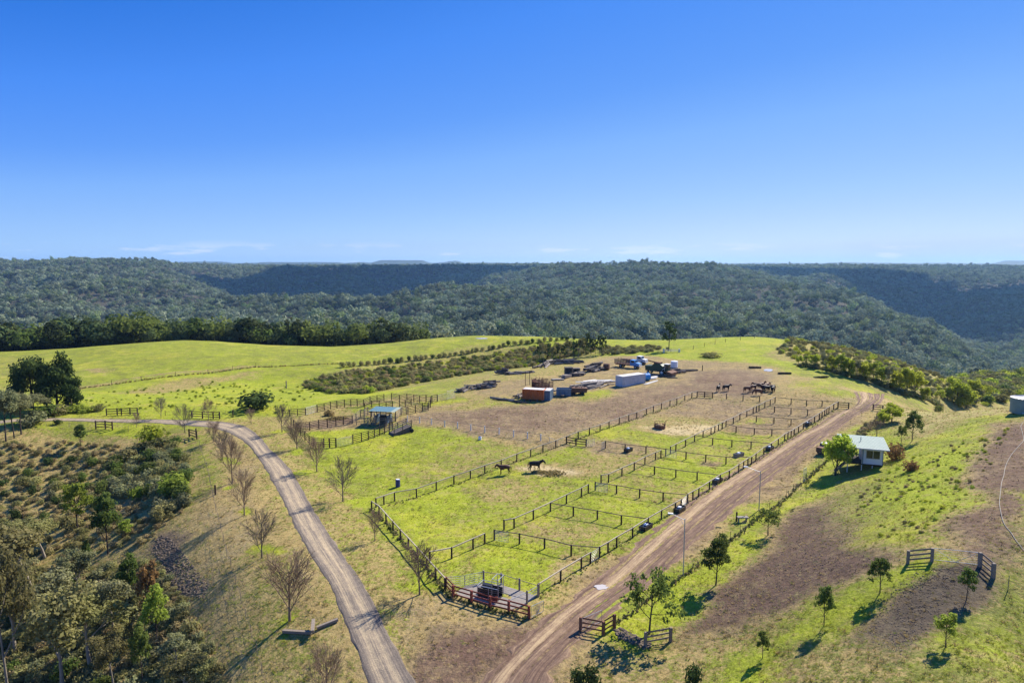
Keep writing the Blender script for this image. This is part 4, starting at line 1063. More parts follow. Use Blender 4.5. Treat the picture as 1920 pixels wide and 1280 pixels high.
YG = 'post and rail fences of the horse yards'
fence('yard_fence', 'long dark-post fence between the big horse paddock and the open grass on its left', [(705,951),(720,955-9),(740,947-8),(781,932),(818,919),(851,907),(882,897),(909,887),(940,877),(969,865),(995,856),(1018,847),(1042,839),(1062,831),
  (1084,822),(1105,815),(1125,809),(1142,802),(1161,795),(1179,789),(1194,784),(1212,777),(1225,772),(1240,767),(1256,761),(1269,757),(1284,751),(1297,746),(1307,744)], group=YG)
fence('yard_fence', 'post fence down the near left end of the horse paddock, behind the bare trees', [(697,957),(711,966),(724,981),(737,996),(751,1012),(766,1028),(783,1047),(800,1066),(817,1086),(835,1106)], wires=(.3,.6,.9), group=YG)
fence('yard_fence', 'short fence inside the paddock running from the near left side to the open gateway', [(806,1055),(847,1047),(887,1029),(909,1019)], group=YG)
fence('yard_fence', 'middle fence between the paddock and the row of small yards', [(945,993),(964,990),(1000,974),(1032,959),(1062,944),(1090,931),(1103,924)], group=YG)
fence('yard_fence', 'middle fence of the small yards beyond the second side gate', [(1127,906),(1141,904),(1166,892),(1189,882),(1209,871),(1229,862),(1239,858)], group=YG)
fence('yard_fence', 'middle fence of the far small yards up to the far corner', [(1257,851),(1267,846),(1285,837),(1302,828),(1318,820),(1333,814),(1340,811),(1347,807),(1354,804),(1361,800),(1375,794),(1387,787),(1400,781),(1412,775),(1418,772),(1423,770),(1434,764),(1444,760),(1453,755)], group=YG)
fence('yard_fence', 'long outer fence of the small yards beside the dirt track', [(1010,1117),(1051,1090),(1090,1066),(1107,1056),(1124,1045),(1140,1036),(1156,1026),(1186,1008),(1215,989),(1240,974),(1266,959),(1277,953),(1289,943),(1299,937),(1310,931),
  (1330,918),(1350,905),(1367,897),(1385,885),(1394,879),(1402,873),(1409,870),(1417,864),(1432,852),(1446,844),(1459,835),(1471,826),(1477,823),(1483,820),(1489,816),(1497,811),(1506,805),(1516,799),(1527,792),(1536,786),(1541,783),(1546,779),(1550,776),(1554,774),(1563,768),(1571,764)], skip=(3, 11), wires=(.3,.6,.9), group=YG)
XF = [([(927,1012),(974,1019),(1021,1028),(1071,1041),(1124,1045)], 'nearest cross fence between the small yards, with a steel gate at its left end'),
 ([(1032,959),(1075,967),(1120,974),(1165,983),(1215,989)], 'second cross fence between the small yards counted from the loading pen'),
 ([(1116,919),(1156,925),(1199,933),(1243,939),(1289,943)], 'cross fence ending by the black trough on the dirt track side'),
 ([(1189,882),(1227,889),(1267,895),(1307,900),(1350,905)], 'cross fence between two small yards just beyond the black trough'),
 ([(1248,855),(1286,861),(1323,866),(1361,870),(1409,870)], 'cross fence just in front of the silver trough'),
 ([(1302,828),(1336,834),(1372,838),(1408,841),(1446,844)], 'cross fence just behind the silver trough'),
 ([(1354,804),(1380,811),(1414,815),(1447,817),(1489,816)], 'cross fence where the grass of the small yards turns to bare soil'),
 ([(1387,787),(1418,791),(1451,794),(1483,797),(1527,793)], 'cross fence through the bare brown yards, third from the far end'),
 ([(1423,770),(1452,773),(1483,776),(1514,779),(1554,774)], 'cross fence through the bare brown yards, second from the far end'),
 ([(1453,755),(1483,758),(1512,761),(1541,762),(1571,764)], 'end fence of the small yards nearest the herd of horses')]
for px, lb in XF: fence('cross_fence', lb, px, rmat=WOOD_CROSS, rw=(.08, .09), group='cross fences between the yards', h=1.3, rails=(1.26,))
fence('cross_fence', 'cross fence inside the big paddock behind the round steel feeder', [(1135,840),(1172,846),(1211,850),(1248,855)], rmat=WOOD_CROSS, rw=(.08,.09), group='cross fences between the yards', h=1.3, rails=(1.26,))
fence('cross_fence', 'thin wire and post fence closing the far end of the big paddock', [(1336,746),(1362,748),(1393,751),(1424,753),(1453,755)], rmat=WOOD_GREY, rw=(.04,.04), group='cross fences between the yards', h=1.3, rails=(1.26,))
def rail_fence(label, px, h=1.35, n=3, mat=None, rmat=None, name='timber_fence', group=None, r=0.10, top=0.0, **k):
    z = [h * (i + 0.75) / n for i in range(n)]
    return fence(name, label, px, h=h, rails=z, wires=(), r=r, pmat=mat or WOOD_BROWN, rmat=rmat or mat or WOOD_BROWN, rw=(0.045, 0.15), square=True, group=group, offset=r + 0.025, **k)
rail_fence('short three-rail timber fence at the far left corner of the big paddock', [(1307,744),(1321,745),(1336,746)], mat=WOOD_DARK, group='short three-rail fences')
rail_fence('three-rail timber wing by the steel gate halfway along the paddock fence', [(1062,832),(1080,835),(1099,837)], mat=WOOD_DARK, group='short three-rail fences')
rail_fence('three-rail wing left of the gate at the far end of the dirt track', [(1571,765),(1591,766)], mat=WOOD_DARK, group='short three-rail fences')
rail_fence('three-rail wing right of the gate at the far end of the dirt track', [(1637,769),(1655,771)], mat=WOOD_DARK, group='short three-rail fences')
rail_fence('red-stained three-rail fence round the loading pen', [(835,1103),(850,1120),(884,1130),(919,1141),(954,1149),(992,1159)], h=1.3, mat=WOOD_RED, group='short three-rail fences', r=0.11)
rail_fence('red-brown three-rail corner fence beside the dirt track entrance', [(1088,1182),(1131,1190),(1152,1177)], h=1.35, mat=WOOD_BROWN, group='short three-rail fences', r=0.12)
rail_fence('weathered grey three-rail fence panel in front of the spreading tree', [(1210,1211),(1257,1202)], h=1.35, mat=WOOD_GREY, group='short three-rail fences', r=0.12)
rail_fence('weathered three-rail wing left of the wire gate on the hillside', [(1702,1056),(1747,1052)], h=1.25, mat=WOOD_GREY, group='short three-rail fences', r=0.13)
rail_fence('weathered three-rail wing right of the wire gate on the hillside', [(1837,1062),(1862,1083)], h=1.25, mat=WOOD_GREY, group='short three-rail fences', r=0.13)
rail_fence('dark three-rail fence across the road from the paddock, left of the bare trees', [(200,779),(220,778),(228,778),(244,777),(258,777)], mat=WOOD_DARK, group='short three-rail fences', h=1.5)
rail_fence('dark three-rail fence behind the bare trees on the far side of the road', [(360,783),(380,784),(400,785),(412,785)], mat=WOOD_DARK, group='short three-rail fences', h=1.5)
rail_fence('dark three-rail fence beside the yellow-flowered grass under the road', [(180,804),(198,804),(211,806)], mat=WOOD_DARK, group='short three-rail fences', h=1.7)
rail_fence('dark three-rail fence end half hidden by the round green bush', [(272,811),(290,812)], mat=WOOD_DARK, group='short three-rail fences', h=1.6)
rail_fence('small dark three-rail corner by the road bend', [(355,819),(369,823),(368,818)], mat=WOOD_DARK, group='short three-rail fences', h=1.6)
# galvanised gates
GG = 'galvanised gates of the yards'
steel_gate('steel gate beside the three-rail wing halfway along the big paddock fence', (1100,838), (1115,836), 1.3, group=GG)
steel_gate('steel gate standing open inside the big paddock left of its cross fence', (1128,843), (1134,841), 1.3, group=GG)
steel_gate('steel gate folded back against the nearest cross fence', (928,1014), (953,1018), 1.25, group=GG)
steel_gate('steel gate folded back against the cross fence above the second yard', (1117,921), (1139,924), 1.25, group=GG)
steel_gate('steel gate folded back against the cross fence in front of the silver trough', (1248,857), (1268,860), 1.25, group=GG)
steel_gate('steel gate on the track side where the nearest cross fence meets the outer fence', (1107,1056), (1124,1045), 1.25, group=GG)
steel_gate('steel gate beside the black trough in the outer fence', (1277,953), (1289,943), 1.25, group=GG)
steel_gate('steel gate next to the red fence post with fanned bars', (996,1158), (1019,1147), 1.2, 'fan', group=GG)
steel_gate('fan-barred steel gate swung open behind the red-brown corner fence', (1091,1182), (1128,1166), 1.25, 'fan', group=GG)
steel_gate('wide wire-braced gate closing the hillside track', (1750,1051), (1834,1060), 1.2, 'cross', group=GG)
steel_gate('long low gate across the far end of the dirt track', (1592,766), (1636,769), 1.15, 'bars', group=GG, mat=WOOD_GREY, n=4)
# white post fence
fence('white_fence', 'white-post fence from the cattle yards to the big paddock', [(764,790),(787,793),(809,796),(834,800),(858,803),(883,807),(909,811),(936,814),(963,819),(989,822),(1014,826)], h=1.25, rails=(1.2,), r=0.11, pmat=WHITE_PAINT, rmat=WOOD_GREY, rw=(.05,.05), wires=(.25,.5,.75,1.0))
fence('wire_fence', 'low pale wire panels closing the gap between the white posts and the big paddock', [(1014,826),(1030,831),(1045,838)], h=1.2, rails=(1.15,), r=0.035, pmat=STEEL, rmat=STEEL, rw=(.03,.03), wires=(.2,.4,.6,.8,1.0))
# wire fences on steel pickets
PK = 'wire fences on steel pickets'
fence('wire_fence', 'wire fence on steel pickets along the right side of the dirt track', [(1654,771),(1640,792),(1606,818),(1570,848),(1535,878),(1500,910),(1460,947),(1405,985),(1350,1030),(1290,1074),(1235,1110),(1160,1168)], gap=3.2, h=1.2, rails=(), r=0.028, pmat=WOOD_DARK, wires=(.15,.3,.5,.7,.9,1.1), wire_t=.012, group=PK)
fence('wire_fence', 'wire fence down the slope left of the gravel road under the bare trees', [(371,826),(388,880),(405,960),(425,1040),(452,1130),(482,1230),(500,1300)], gap=3.6, h=1.2, rails=(), r=0.025, pmat=WOOD_GREY, wires=(.3,.6,.9,1.15), group=PK)
fence('wire_fence', 'wire fence crossing the left green hill', [(150,729),(265,713),(390,700),(480,688)], gap=9, h=1.3, rails=(), r=0.06, pmat=WOOD_DARK, wires=(.4,.8,1.2), wire_t=.016, group=PK)
fence('wire_fence', 'wire fence below the road at the left edge', [(0,800),(130,801),(180,804)], gap=5, h=1.2, rails=(), r=0.03, pmat=WOOD_GREY, wires=(.3,.6,.9,1.15), group=PK)
fence('wire_fence', 'wire fence between the dark rails under the road', [(211,806),(272,811)], gap=4, h=1.2, rails=(), r=0.03, pmat=WOOD_GREY, wires=(.3,.6,.9,1.15), group=PK)
fence('wire_fence', 'wire fence behind the road from the dark rails towards the dark bush', [(258,777),(310,779),(360,783)], gap=6, h=1.2, rails=(), r=0.05, pmat=WOOD_DARK, wires=(.3,.6,.9,1.15), group=PK)
fence('wire_fence', 'wire fence on the green crest beyond the lone tree', [(1215,664),(1300,655),(1360,642),(1415,634)], gap=7, h=1.3, rails=(), r=0.07, pmat=WOOD_DARK, wires=(.4,.8,1.2), wire_t=.02, group=PK)
fence('wire_fence', 'wire fence running out of frame right of the hillside gate', [(1862,1084),(1890,1105),(1925,1130)], gap=3, h=1.2, rails=(), r=0.03, pmat=WOOD_GREY, wires=(.3,.6,.9,1.15), group=PK)
fence('wire_fence', 'wire fence across the stony drain between the corner fence and the grey panel', [(1153,1178),(1210,1211)], gap=9, h=1.0, rails=(), r=0.03, pmat=WOOD_GREY, wires=(.25,.5,.75), group=PK)
def lone_post(px, py, h, r, mat, label):
    o = bpy.data.objects.new('fence_post', post_mesh(r, mat)); link(o); o.location = P(px, py) - Vector((0, 0, .1)); o.scale = (1, 1, h + .1); tag(o, label, 'post')
lone_post(404, 927, 1.5, 0.14, WOOD_DARK, 'single dark strainer post on the grass left of the gravel road')
lone_post(437, 782, 1.6, 0.13, WOOD_DARK, 'single dark post between the road and the dark round bush')
lone_post(1317, 695, 1.6, 0.12, WOOD_DARK, 'single post on the bare ground right of the white tank')
lone_post(537, 728, 2.2, 0.16, WOOD_GREY, 'grey stump-like post on the grass below the gully scrub')
lone_post(1381, 977, 1.3, 0.12, WOOD_DARK, 'dark strainer post in the wire fence by the small water trough')
lone_post(985, 723, 3.6, 0.07, WOOD_DARK, 'left one of two thin poles behind the orange container')
lone_post(993, 721, 3.6, 0.07, WOOD_DARK, 'right one of two thin poles behind the orange container')

# ------------------------------------------------------------------ cattle yards
CY = 'rail fences of the cattle yards'
def cattle(label, px, n=5, h=1.75, gap=None, mat=None, r=0.095):
    z = [0.35 + (h - 0.42) * i / (n - 1) for i in range(n)]
    fence('cattle_rail_fence', label, px, h=h, rails=z, wires=(), r=r, pmat=mat or WOOD_DARK, rmat=mat or WOOD_DARK, rw=(0.05, 0.09), group=CY, gap=gap, offset=0.06)
cattle('dark rail fence at the far left of the cattle yards', [(530,780),(543,780),(558,779),(573,778)], n=4, h=1.5)
cattle('curving rail fence along the back of the hay strewn cattle yard', [(595,772),(608,770),(620,767),(632,765),(646,763),(658,762),(670,762),(682,763),(694,757),(707,754),(720,752)])
cattle('curved dark rail fence at the far end of the cattle yards', [(734,750),(749,754),(763,751),(776,753),(787,755),(799,754)])
cattle('short rail fence from the curved yard towards the steel gate', [(799,754),(810,755),(820,753)], n=4)
cattle('inner curved rail fence of the far round yard', [(765,776),(779,774),(792,770),(803,769),(807,764),(808,757)])
cattle('inner rail fence right behind the blue-roofed shelter', [(684,768),(697,763),(711,763),(724,766),(736,764)], n=4, h=1.5)
cattle('rail fence crossing the far round yard', [(749,765),(760,763),(771,760)], n=5)
cattle('left rail fence of the front cattle yard beside the bare trees', [(546,798),(551,803),(557,809),(564,817),(572,826),(580,834),(588,839)])
cattle('front corner rail fence of the cattle yard ending in a thick post', [(588,839),(607,839),(618,839),(630,838)], r=0.13)
cattle('front rail fence of the cattle yard from the wire gate to the loading ramp', [(662,832),(678,828),(691,824),(702,820),(712,816),(721,813),(730,808),(736,806)], r=0.10)
cattle('dividing rail fence between the two front cattle yards', [(561,808),(581,807),(598,803),(614,801),(630,798),(644,796),(661,794)])
cattle('zigzag forcing-race rails left of the blue-roofed shelter', [(661,794),(668,790),(676,783),(683,783),(690,778)], mat=WOOD_GREY)
cattle('grey rails of the race in front of the blue-roofed shelter', [(668,797),(683,798),(690,799),(700,798),(712,799),(724,800),(735,799)], mat=WOOD_GREY)
cattle('grey rails around the drafting pound right of the blue-roofed shelter', [(741,790),(752,779),(762,777),(765,776)], mat=WOOD_GREY)
cattle('white-grey rails at the side of the shelter', [(683,783),(697,781),(702,790),(704,798)], mat=WOOD_GREY)
steel_gate('wire-mesh steel gate in the front of the cattle yard', (631,838), (661,832), 1.5, group='steel gates of the cattle yards', n=8)
steel_gate('steel gate at the left back of the cattle yards beside the dark rails', (574,778), (594,772), 1.6, group='steel gates of the cattle yards', n=8)
steel_gate('pale steel panels at the far right of the cattle yards', (821,753), (838,749), 1.5, group='steel gates of the cattle yards')
steel_gate('bright steel panel swung open at the far right end of the cattle yards', (838,749), (853,745), 2.0, group='steel gates of the cattle yards', n=9)
steel_gate('steel drafting gate beside the shelter race', (748,777), (755,776), 1.7, group='steel gates of the cattle yards')

# ------------------------------------------------------------------ loading pen behind the red fence
def slab(name, px, label, mat, t=0.08, kind='structure', lift=0.06):
    pts = [P(*p) for p in px]; n = len(pts)
    V = [p + Vector((0, 0, lift)) for p in pts] + [p - Vector((0, 0, t)) for p in pts]
    F = [tuple(range(n - 1, -1, -1))] + [(i, (i + 1) % n, n + (i + 1) % n, n + i) for i in range(n)]
    me = bpy.data.meshes.new(name); me.from_pydata(V, [], F); me.materials.append(mat)
    import bmesh
    bm = bmesh.new(); bm.from_mesh(me); bmesh.ops.recalc_face_normals(bm, faces=bm.faces); bm.to_mesh(me); bm.free()
    return tag(link(bpy.data.objects.new(name, me)), label, kind=kind)
slab('concrete_pad', [(852,1113),(872,1099),(905,1093),(940,1097),(975,1107),(1006,1118),(985,1134),(958,1143),(920,1135),(884,1124)], 'pale concrete floor of the loading pen', CONCRETE)
PEN = 'grey posts and pipe rails of the loading pen'
fence('pen_fence', 'grey-post fence at the back of the loading pen', [(907,1092),(940,1096),(974,1107),(1009,1118)], h=1.35, rails=(1.2,), r=0.11, pmat=WOOD_GREY, rmat=WOOD_GREY, rw=(.05,.05), wires=(.3,.6,.9), group=PEN)
fence('pen_fence', 'short pipe-railed fence at the right of the loading pen', [(1009,1118),(988,1131)], h=1.35, rails=(1.2,.9,.6,.3), r=0.11, pmat=WOOD_GREY, rmat=STEEL, rw=(.04,.04), wires=(), group=PEN)
fence('pen_fence', 'single pipe rail from the grey post to the red fence of the loading pen', [(988,1131),(955,1147)], h=1.35, rails=(1.22,), r=0.07, pmat=WOOD_GREY, rmat=STEEL, rw=(.05,.05), wires=(), group=PEN)
steel_gate('five-bar steel panel at the back left of the loading pen', (872,1099), (907,1092), 1.25, group='steel panels of the loading pen', n=5)
steel_gate('five-bar steel panel between the red fence and the grey post of the loading pen', (838,1102), (871,1099), 1.2, group='steel panels of the loading pen', n=5)
def cattle_crush():
    p = P(921, 1118); rz = math.atan2(*(lambda a, b: (b.y - a.y, b.x - a.x))(P(901, 1113), P(936, 1122)))
    r = empty('cattle_crush', p + Vector((0, 0, .06)), rz, 'black-sided cattle crush inside a grey pipe frame on the concrete pad', 'livestock crush')
    b = MB()
    for y in (-.55, .55):
        for k in range(4): b.box((-0.1, y, 0.18 + k * 0.22), (2.3, 0.05, 0.19))
    b.box((-0.1, 0, 0.05), (2.3, 1.1, 0.07)); b.build('side_panel', BLACK_PLASTIC, r)
    g = MB()
    for x in (-1.25, 0.0, 1.1):
        for y in (-.66, .66): g.tube((x, y, 0), (x, y, 1.25 if x < 1 else 2.2), 0.035, n=6)
    for y in (-.66, .66): g.tube((-1.25, y, 1.2), (1.1, y, 1.2), 0.03, n=6); g.tube((0.4, y, 2.2), (1.1, y, 2.2), .03, n=6); g.tube((0.4, y, 0), (.4, y, 2.2), .03, n=6)
    for x in (1.1, .4): g.tube((x, -.66, 2.2), (x, .66, 2.2), .03, n=6)
    g.tube((-1.25, -.66, 1.2), (-1.25, .66, 1.2), .03, n=6)
    g.build('pipe_frame', STEEL, r)
    MB().box((-0.5, .2, 1.0), (1.0, 0.5, 0.22)).box((-0.5, -.2, .96), (1.0, .35, .16)).build('cover', BLACK_PLASTIC, r)
    MB().box((.75, -.9, .35), (.8, .12, .45)).build('kick_plate', WOOD_RED, r)
cattle_crush()
# ------------------------------------------------------------------ trees and shrubs, one by one
_u = 'first second third fourth fifth sixth seventh eighth ninth tenth eleventh twelfth thirteenth fourteenth fifteenth sixteenth seventeenth eighteenth nineteenth'.split()
ORD = list(_u)
for _t, _w in (('twentieth', 'twenty'), ('thirtieth', 'thirty'), ('fortieth', 'forty'), ('fiftieth', 'fifty')):
    ORD += [_t] + [_w + '-' + q for q in _u[:9]]
BG = 'leafless trees lining the gravel road'
BARE = [  # px, py of the foot, height px, what it stands by
 (529,810,56,'slim leafless tree at the left corner of the cattle yards'),
 (557,841,60,'leafless tree beside the left rails of the front cattle yard'),
 (594,884,74,'leafless tree in front of the front corner rails of the cattle yard'),
 (643,940,92,'full leafless tree right of the road, above the near left end of the paddock fence'),
 (703,1014,62,'small leafless tree against the near left end of the paddock fence'),
 (787,1114,106,'tall leafless tree in front of the paddock fence, left of the red fence'),
 (302,783,40,'leafless tree behind the road between two dark rail fences'),
 (391,787,44,'leafless tree in front of the dark rails behind the road'),
 (256,801,30,'small leafless tree between the road and the yellow-flowered grass'),
 (347,811,58,'leafless tree inside the road bend, right of the round green bush'),
 (471,795,32,'small leafless tree right of the dark round bush, at the road bend'),
 (401,828,44,'leafless tree left of the road bend, beside the small dark rail corner'),
 (417,861,58,'second leafless tree down the left side of the gravel road'),
 (436,905,92,'tall leafless tree left of the road beside the single dark strainer post'),
 (458,966,92,'leafless tree left of the gravel road with bright grass at its foot'),
 (491,1045,98,'broad leafless tree left of the road with a green patch round its trunk'),
 (543,1163,145,'largest leafless tree, just above the angled timber logs'),
 (612,1330,145,'leafless tree at the bottom edge, only its crown showing below the timber logs')]
for i, (x, y, h, lb) in enumerate(BARE):
    tree('bare' if i % 3 else 'bare_grey', x, y, h, 'leafless_tree', lb, group=BG, wide=h * 0.72)
# trees in leaf
TREES = [
 ('spread',1217,1187,112,100,'gum_sapling','wide-crowned young tree behind the grey three-rail panel'),
 ('young',1342,1096,95,66,'young_tree','tallest slender dark tree between the wire fence and the brown bank'),
 ('spread',1440,1003,52,50,'young_tree','small round-topped tree on the bright green strip by the small water trough'),
 ('young',1650,1111,70,46,'young_tree','conical young tree left of the hillside gate'),
 ('young',1545,1172,78,42,'young_tree','young tree midway down the bright green slope'),
 ('young',1430,1233,54,30,'young_tree','small young tree low on the green slope, left of the taller one'),
 ('young',1812,1124,64,38,'young_tree','dense oval young tree in front of the hillside gate'),
 ('young_lime',1773,1212,66,44,'young_tree','light green young tree below the dark mulch bed'),
 ('sapling',1396,1208,38,16,'sapling','thin sapling beside the small young tree on the green slope'),
 ('sapling',1806,1300,62,24,'sapling','thin sapling at the bottom edge near the right corner'),
 ('sapling',1511,940,58,20,'sapling','forked thin sapling on the green strip below the hut tree'),
 ('bright',1566,891,76,64,'wattle_tree','bright yellow-green tree shading the left side of the stilted hut'),
 ('bright',1672,791,34,40,'wattle_tree','yellow-green tree by the right end of the far track gate'),
 ('bright',1657,797,24,26,'wattle_tree','small yellow-green tree in the fence corner behind the hut'),
 ('bare',1644,817,34,40,'leafless_tree','spreading leafless tree directly behind the hut roof'),
 ('young',1710,827,58,36,'young_tree','dark oval tree on the hillside above the rusty bushes'),
 ('young',1690,829,32,24,'young_tree','small dark tree beside the rusty bushes'),
 ('young',151,838,44,26,'young_tree','small round-headed tree at the top of the scrubby slope'),
 ('gum_dark',11,827,98,60,'gum_tree','tall gum at the left edge below the road'),
 ('gum_dark',27,821,84,44,'gum_tree','second gum from the left edge below the road'),
 ('gum_dark',40,814,78,56,'gum_tree','twin-stemmed gum right of the two at the left edge'),
 ('gum_dark',62,790,52,48,'gum_tree','grey-green gum behind the road in front of the big dark tree'),
 ('dense',60,764,92,84,'dark_spreading_tree','huge dark tree in the left paddock, its left-hand crown'),
 ('dense',108,767,104,80,'dark_spreading_tree','tallest dark crown joined to the huge dark tree in the left paddock'),
 ('dense',134,769,60,48,'dark_spreading_tree','low dark crown at the right foot of the huge dark tree'),
 ('young_lime',146,993,92,60,'gum_tree','light green tree standing on the bare red earth of the left slope'),
 ('young',203,1038,112,60,'gum_tree','upright gum on the left slope beside the light green one'),
 ('young_lime',236,1012,40,24,'sapling','small light green tree right of the upright gum on the left slope'),
 ('young',163,1056,46,22,'sapling','thin young tree on the leaf-strewn slope left of the stony bank'),
 ('young',243,1141,102,58,'young_tree','dark-crowned tree in the gully left of the stony bank'),
 ('young_rust',279,1170,120,50,'rust_leaved_tree','tree with rusty orange leaves beside the stony bank'),
 ('young_lime',295,1216,122,52,'young_tree','tree with a bright lime top in front of the rust-leaved one'),
 ('young',268,1284,125,48,'young_tree','slim young tree at the bottom of the left gully'),
 ('gum_olive',20,1330,300,120,'gum_tree','tallest gum with white trunk at the bottom left corner'),
 ('gum_olive',118,1305,215,140,'gum_tree','white-trunked gum right of the tallest one at the bottom left'),
 ('gum_olive',60,1110,140,120,'gum_tree','olive gum on the left edge above the tallest gum'),
 ('gum_olive',-10,1090,120,110,'gum_tree','olive gum cut by the left edge of the picture'),
 ('gum_olive',170,1250,150,120,'gum_tree','olive gum filling the lower left gully'),
 ('gum',95,1200,130,110,'gum_tree','gum with thin crown between the tall white-trunked gums'),
 ('gum_olive',215,1300,120,100,'gum_tree','low olive gum at the bottom edge right of the white-trunked gums'),
 ('gum_olive',30,1230,140,110,'gum_tree','olive gum behind the tallest white-trunked gum'),
 ('gum_olive',340,1310,90,70,'gum_tree','low olive tree at the bottom edge left of the logs'),
 ('gum',150,1125,100,70,'gum_tree','loose grey-green gum above the lower left gully'),
 ('gum',212,1195,120,70,'gum_tree','tall thin gum between the rust-leaved tree and the white-trunked gums'),
 ('gum_olive',85,1045,80,70,'gum_tree','small olive gum standing among the shrubs of the left slope'),
 ('gum',330,1262,80,56,'gum_tree','pale gum at the right edge of the lower left bush'),
 ('gum_olive',382,1300,70,60,'gum_tree','low olive gum nearest the angled logs at the bottom edge'),
 ('pine',1254,657,54,34,'lone_tree','lone dark windswept tree on the crest behind the junk yard'),
 ('sapling',1342,640,18,8,'crest_tree','tiny thin tree on the right-hand crest'),
 ('sapling',1512,672,10,8,'crest_tree','tiny tree at the top edge of the crest scrub'),
]
for k, x, y, h, w, nm, lb in TREES:
    tree(k, x, y, h, nm, lb, wide=w, cat='sapling' if nm == 'sapling' else 'tree')
G5 = 'clump of dark trees behind the timber piles'
for i, (x, y, h) in enumerate([(1094,664,32),(1102,663,40),(1108,665,32),(1116,664,28),(1124,664,36),(1131,663,32)]):
    tree('pine', x, y, h, 'crest_pine', ORD[i] + ' from the left in the clump of slim dark trees behind the timber piles', group=G5, wide=14)
GG2 = 'thin trees standing in the gully scrub'
for i, (x, y) in enumerate([(1012,678),(1019,680),(1026,677),(1033,679),(1041,676),(1050,674),(1058,676),(1067,673),(1076,672),(1084,670)]):
    tree('gum_olive' if i % 2 else 'pine', x, y, R.uniform(30, 40), 'gully_tree', ORD[i] + ' from the left of the thin trees in the gully scrub', group=GG2, wide=15)
GR = 'bright green trees below the right crest'
for i, (x, y, h, w) in enumerate([(1497,682,16,14),(1512,686,20,16),(1530,690,26,20),(1546,694,30,20),(1561,697,30,22),(1577,702,38,26),(1592,705,36,24),(1607,709,34,24),(1622,713,34,26),(1637,717,38,28),(1652,722,34,24),
   (1664,727,42,26),(1682,733,40,26),(1700,738,48,34),(1716,742,46,38),(1738,742,36,26),(1734,752,26,24),(1762,754,24,22),(1795,757,48,44),(1812,765,30,32),(1830,742,30,22),(1776,750,20,16)]):
    tree(['bright', 'young_lime', 'bright', 'gum'][i % 4] if i not in (13, 14, 18, 19) else 'bright', x, y, h, 'bushy_tree', ORD[i] + ' from the left in the row of bright bushy trees below the right crest', group=GR, wide=w)

# shrubs, one object each
SG = 'shrubs on the scrubby left slope'
def named_shrub(kind, x, y, w, h, label, nm='shrub'): return shrub(kind, x, y, w, h, nm, label)
named_shrub('dark', 491, 766, 64, 38, 'big dark round bush behind the road, left of the cattle yards')
named_shrub('bright', 300, 828, 50, 36, 'round green bush beside the dark rail fence end under the road')
named_shrub('lime', 326, 926, 56, 44, 'bright green bush at the top edge of the left slope')
named_shrub('lime', 256, 934, 26, 24, 'small bright green bush in the middle of the left slope')
named_shrub('rust', 1676, 862, 40, 34, 'rusty orange bush right of the hut')
named_shrub('rust', 1706, 882, 30, 22, 'lower rusty bush right of the hut')
named_shrub('dark', 107, 796, 12, 12, 'tiny dark conifer beside the road')
named_shrub('young', 1758, 772, 17, 13, 'single green bush at the tip of the bare flat')
named_shrub('dark', 1088, 1290, 30, 46, 'dark bush at the bottom edge below the corner fence, left stem')
named_shrub('dark', 1116, 1290, 34, 48, 'dark bush at the bottom edge below the corner fence, right stem')
named_shrub('dark', 1305, 1290, 32, 56, 'tall dark bush at the bottom edge right of the grey panel')
named_shrub('olive', 1333, 669, 36, 10, 'heap of dark brush on the green crest')
named_shrub('gum', 1490, 845, 1, 1, 'small grey tuft by the track') if False else None
for i, (x, y, w, h, k) in enumerate([(70,792,46,26,'gum'),(92,778,40,22,'young'),(110,776,36,20,'olive'),(135,774,44,16,'lime'),(160,772,40,12,'lime'),(185,770,22,14,'olive'),(52,800,30,20,'gum')]):
    shrub(k, x, y, w, h, 'shrub', ORD[i] + ' of the low bushes at the foot of the huge dark tree', 'bushes at the foot of the dark tree')
from math import floor
def in_poly(x, y, poly):
    c = False; n = len(poly)
    for i in range(n):
        ax, ay = poly[i]; bx, by = poly[(i + 1) % n]
        if (ay > y) != (by > y) and x < (bx - ax) * (y - ay) / (by - ay) + ax: c = not c
    return c
def fill(n, poly, seed, mind=0.0):
    """n ground points inside an area of land given by its corner sight lines"""
    rr = random.Random(seed); W = [Pxy(*p) for p in poly]; xs = [w[0] for w in W]; ys = [w[1] for w in W]; out = []; tries = 0
    while len(out) < n and tries < n * 60:
        tries += 1; x = rr.uniform(min(xs), max(xs)); y = rr.uniform(min(ys), max(ys))
        if in_poly(x, y, W) and all((x - a) ** 2 + (y - b) ** 2 > mind ** 2 for a, b in out): out.append((x, y))
    return out
def world_shrub(kind, x, y, w, h, label, group, nm='shrub'):
    return shrub(kind, 0, 0, 1, 1, nm, label, group, pos=Vector((x, y, hz(x, y))), wm=w, hm=h)
rr = random.Random(4)
for x, y in fill(68, [(230,850),(330,826),(350,870),(345,960),(300,985),(270,930),(180,925)], 2, 1.7):
    world_shrub(rr.choice(['olive', 'gum', 'gum', 'olive', 'olive', 'young']), x, y, rr.uniform(1.3, 2.6), rr.uniform(1.4, 2.6), 'grey-olive shrub in the thicket at the top right of the left slope', 'thicket shrubs at the top right of the left slope')
for x, y in fill(44, [(60,870),(230,850),(180,925),(240,1000),(60,1020),(-60,1020),(-60,900)], 21, 2.4):
    world_shrub(rr.choice(['olive', 'olive', 'gum', 'dark', 'young']), x, y, rr.uniform(0.9, 1.9), rr.uniform(1.0, 2.0), 'grey-olive shrub standing in dry grass on the left slope', SG)
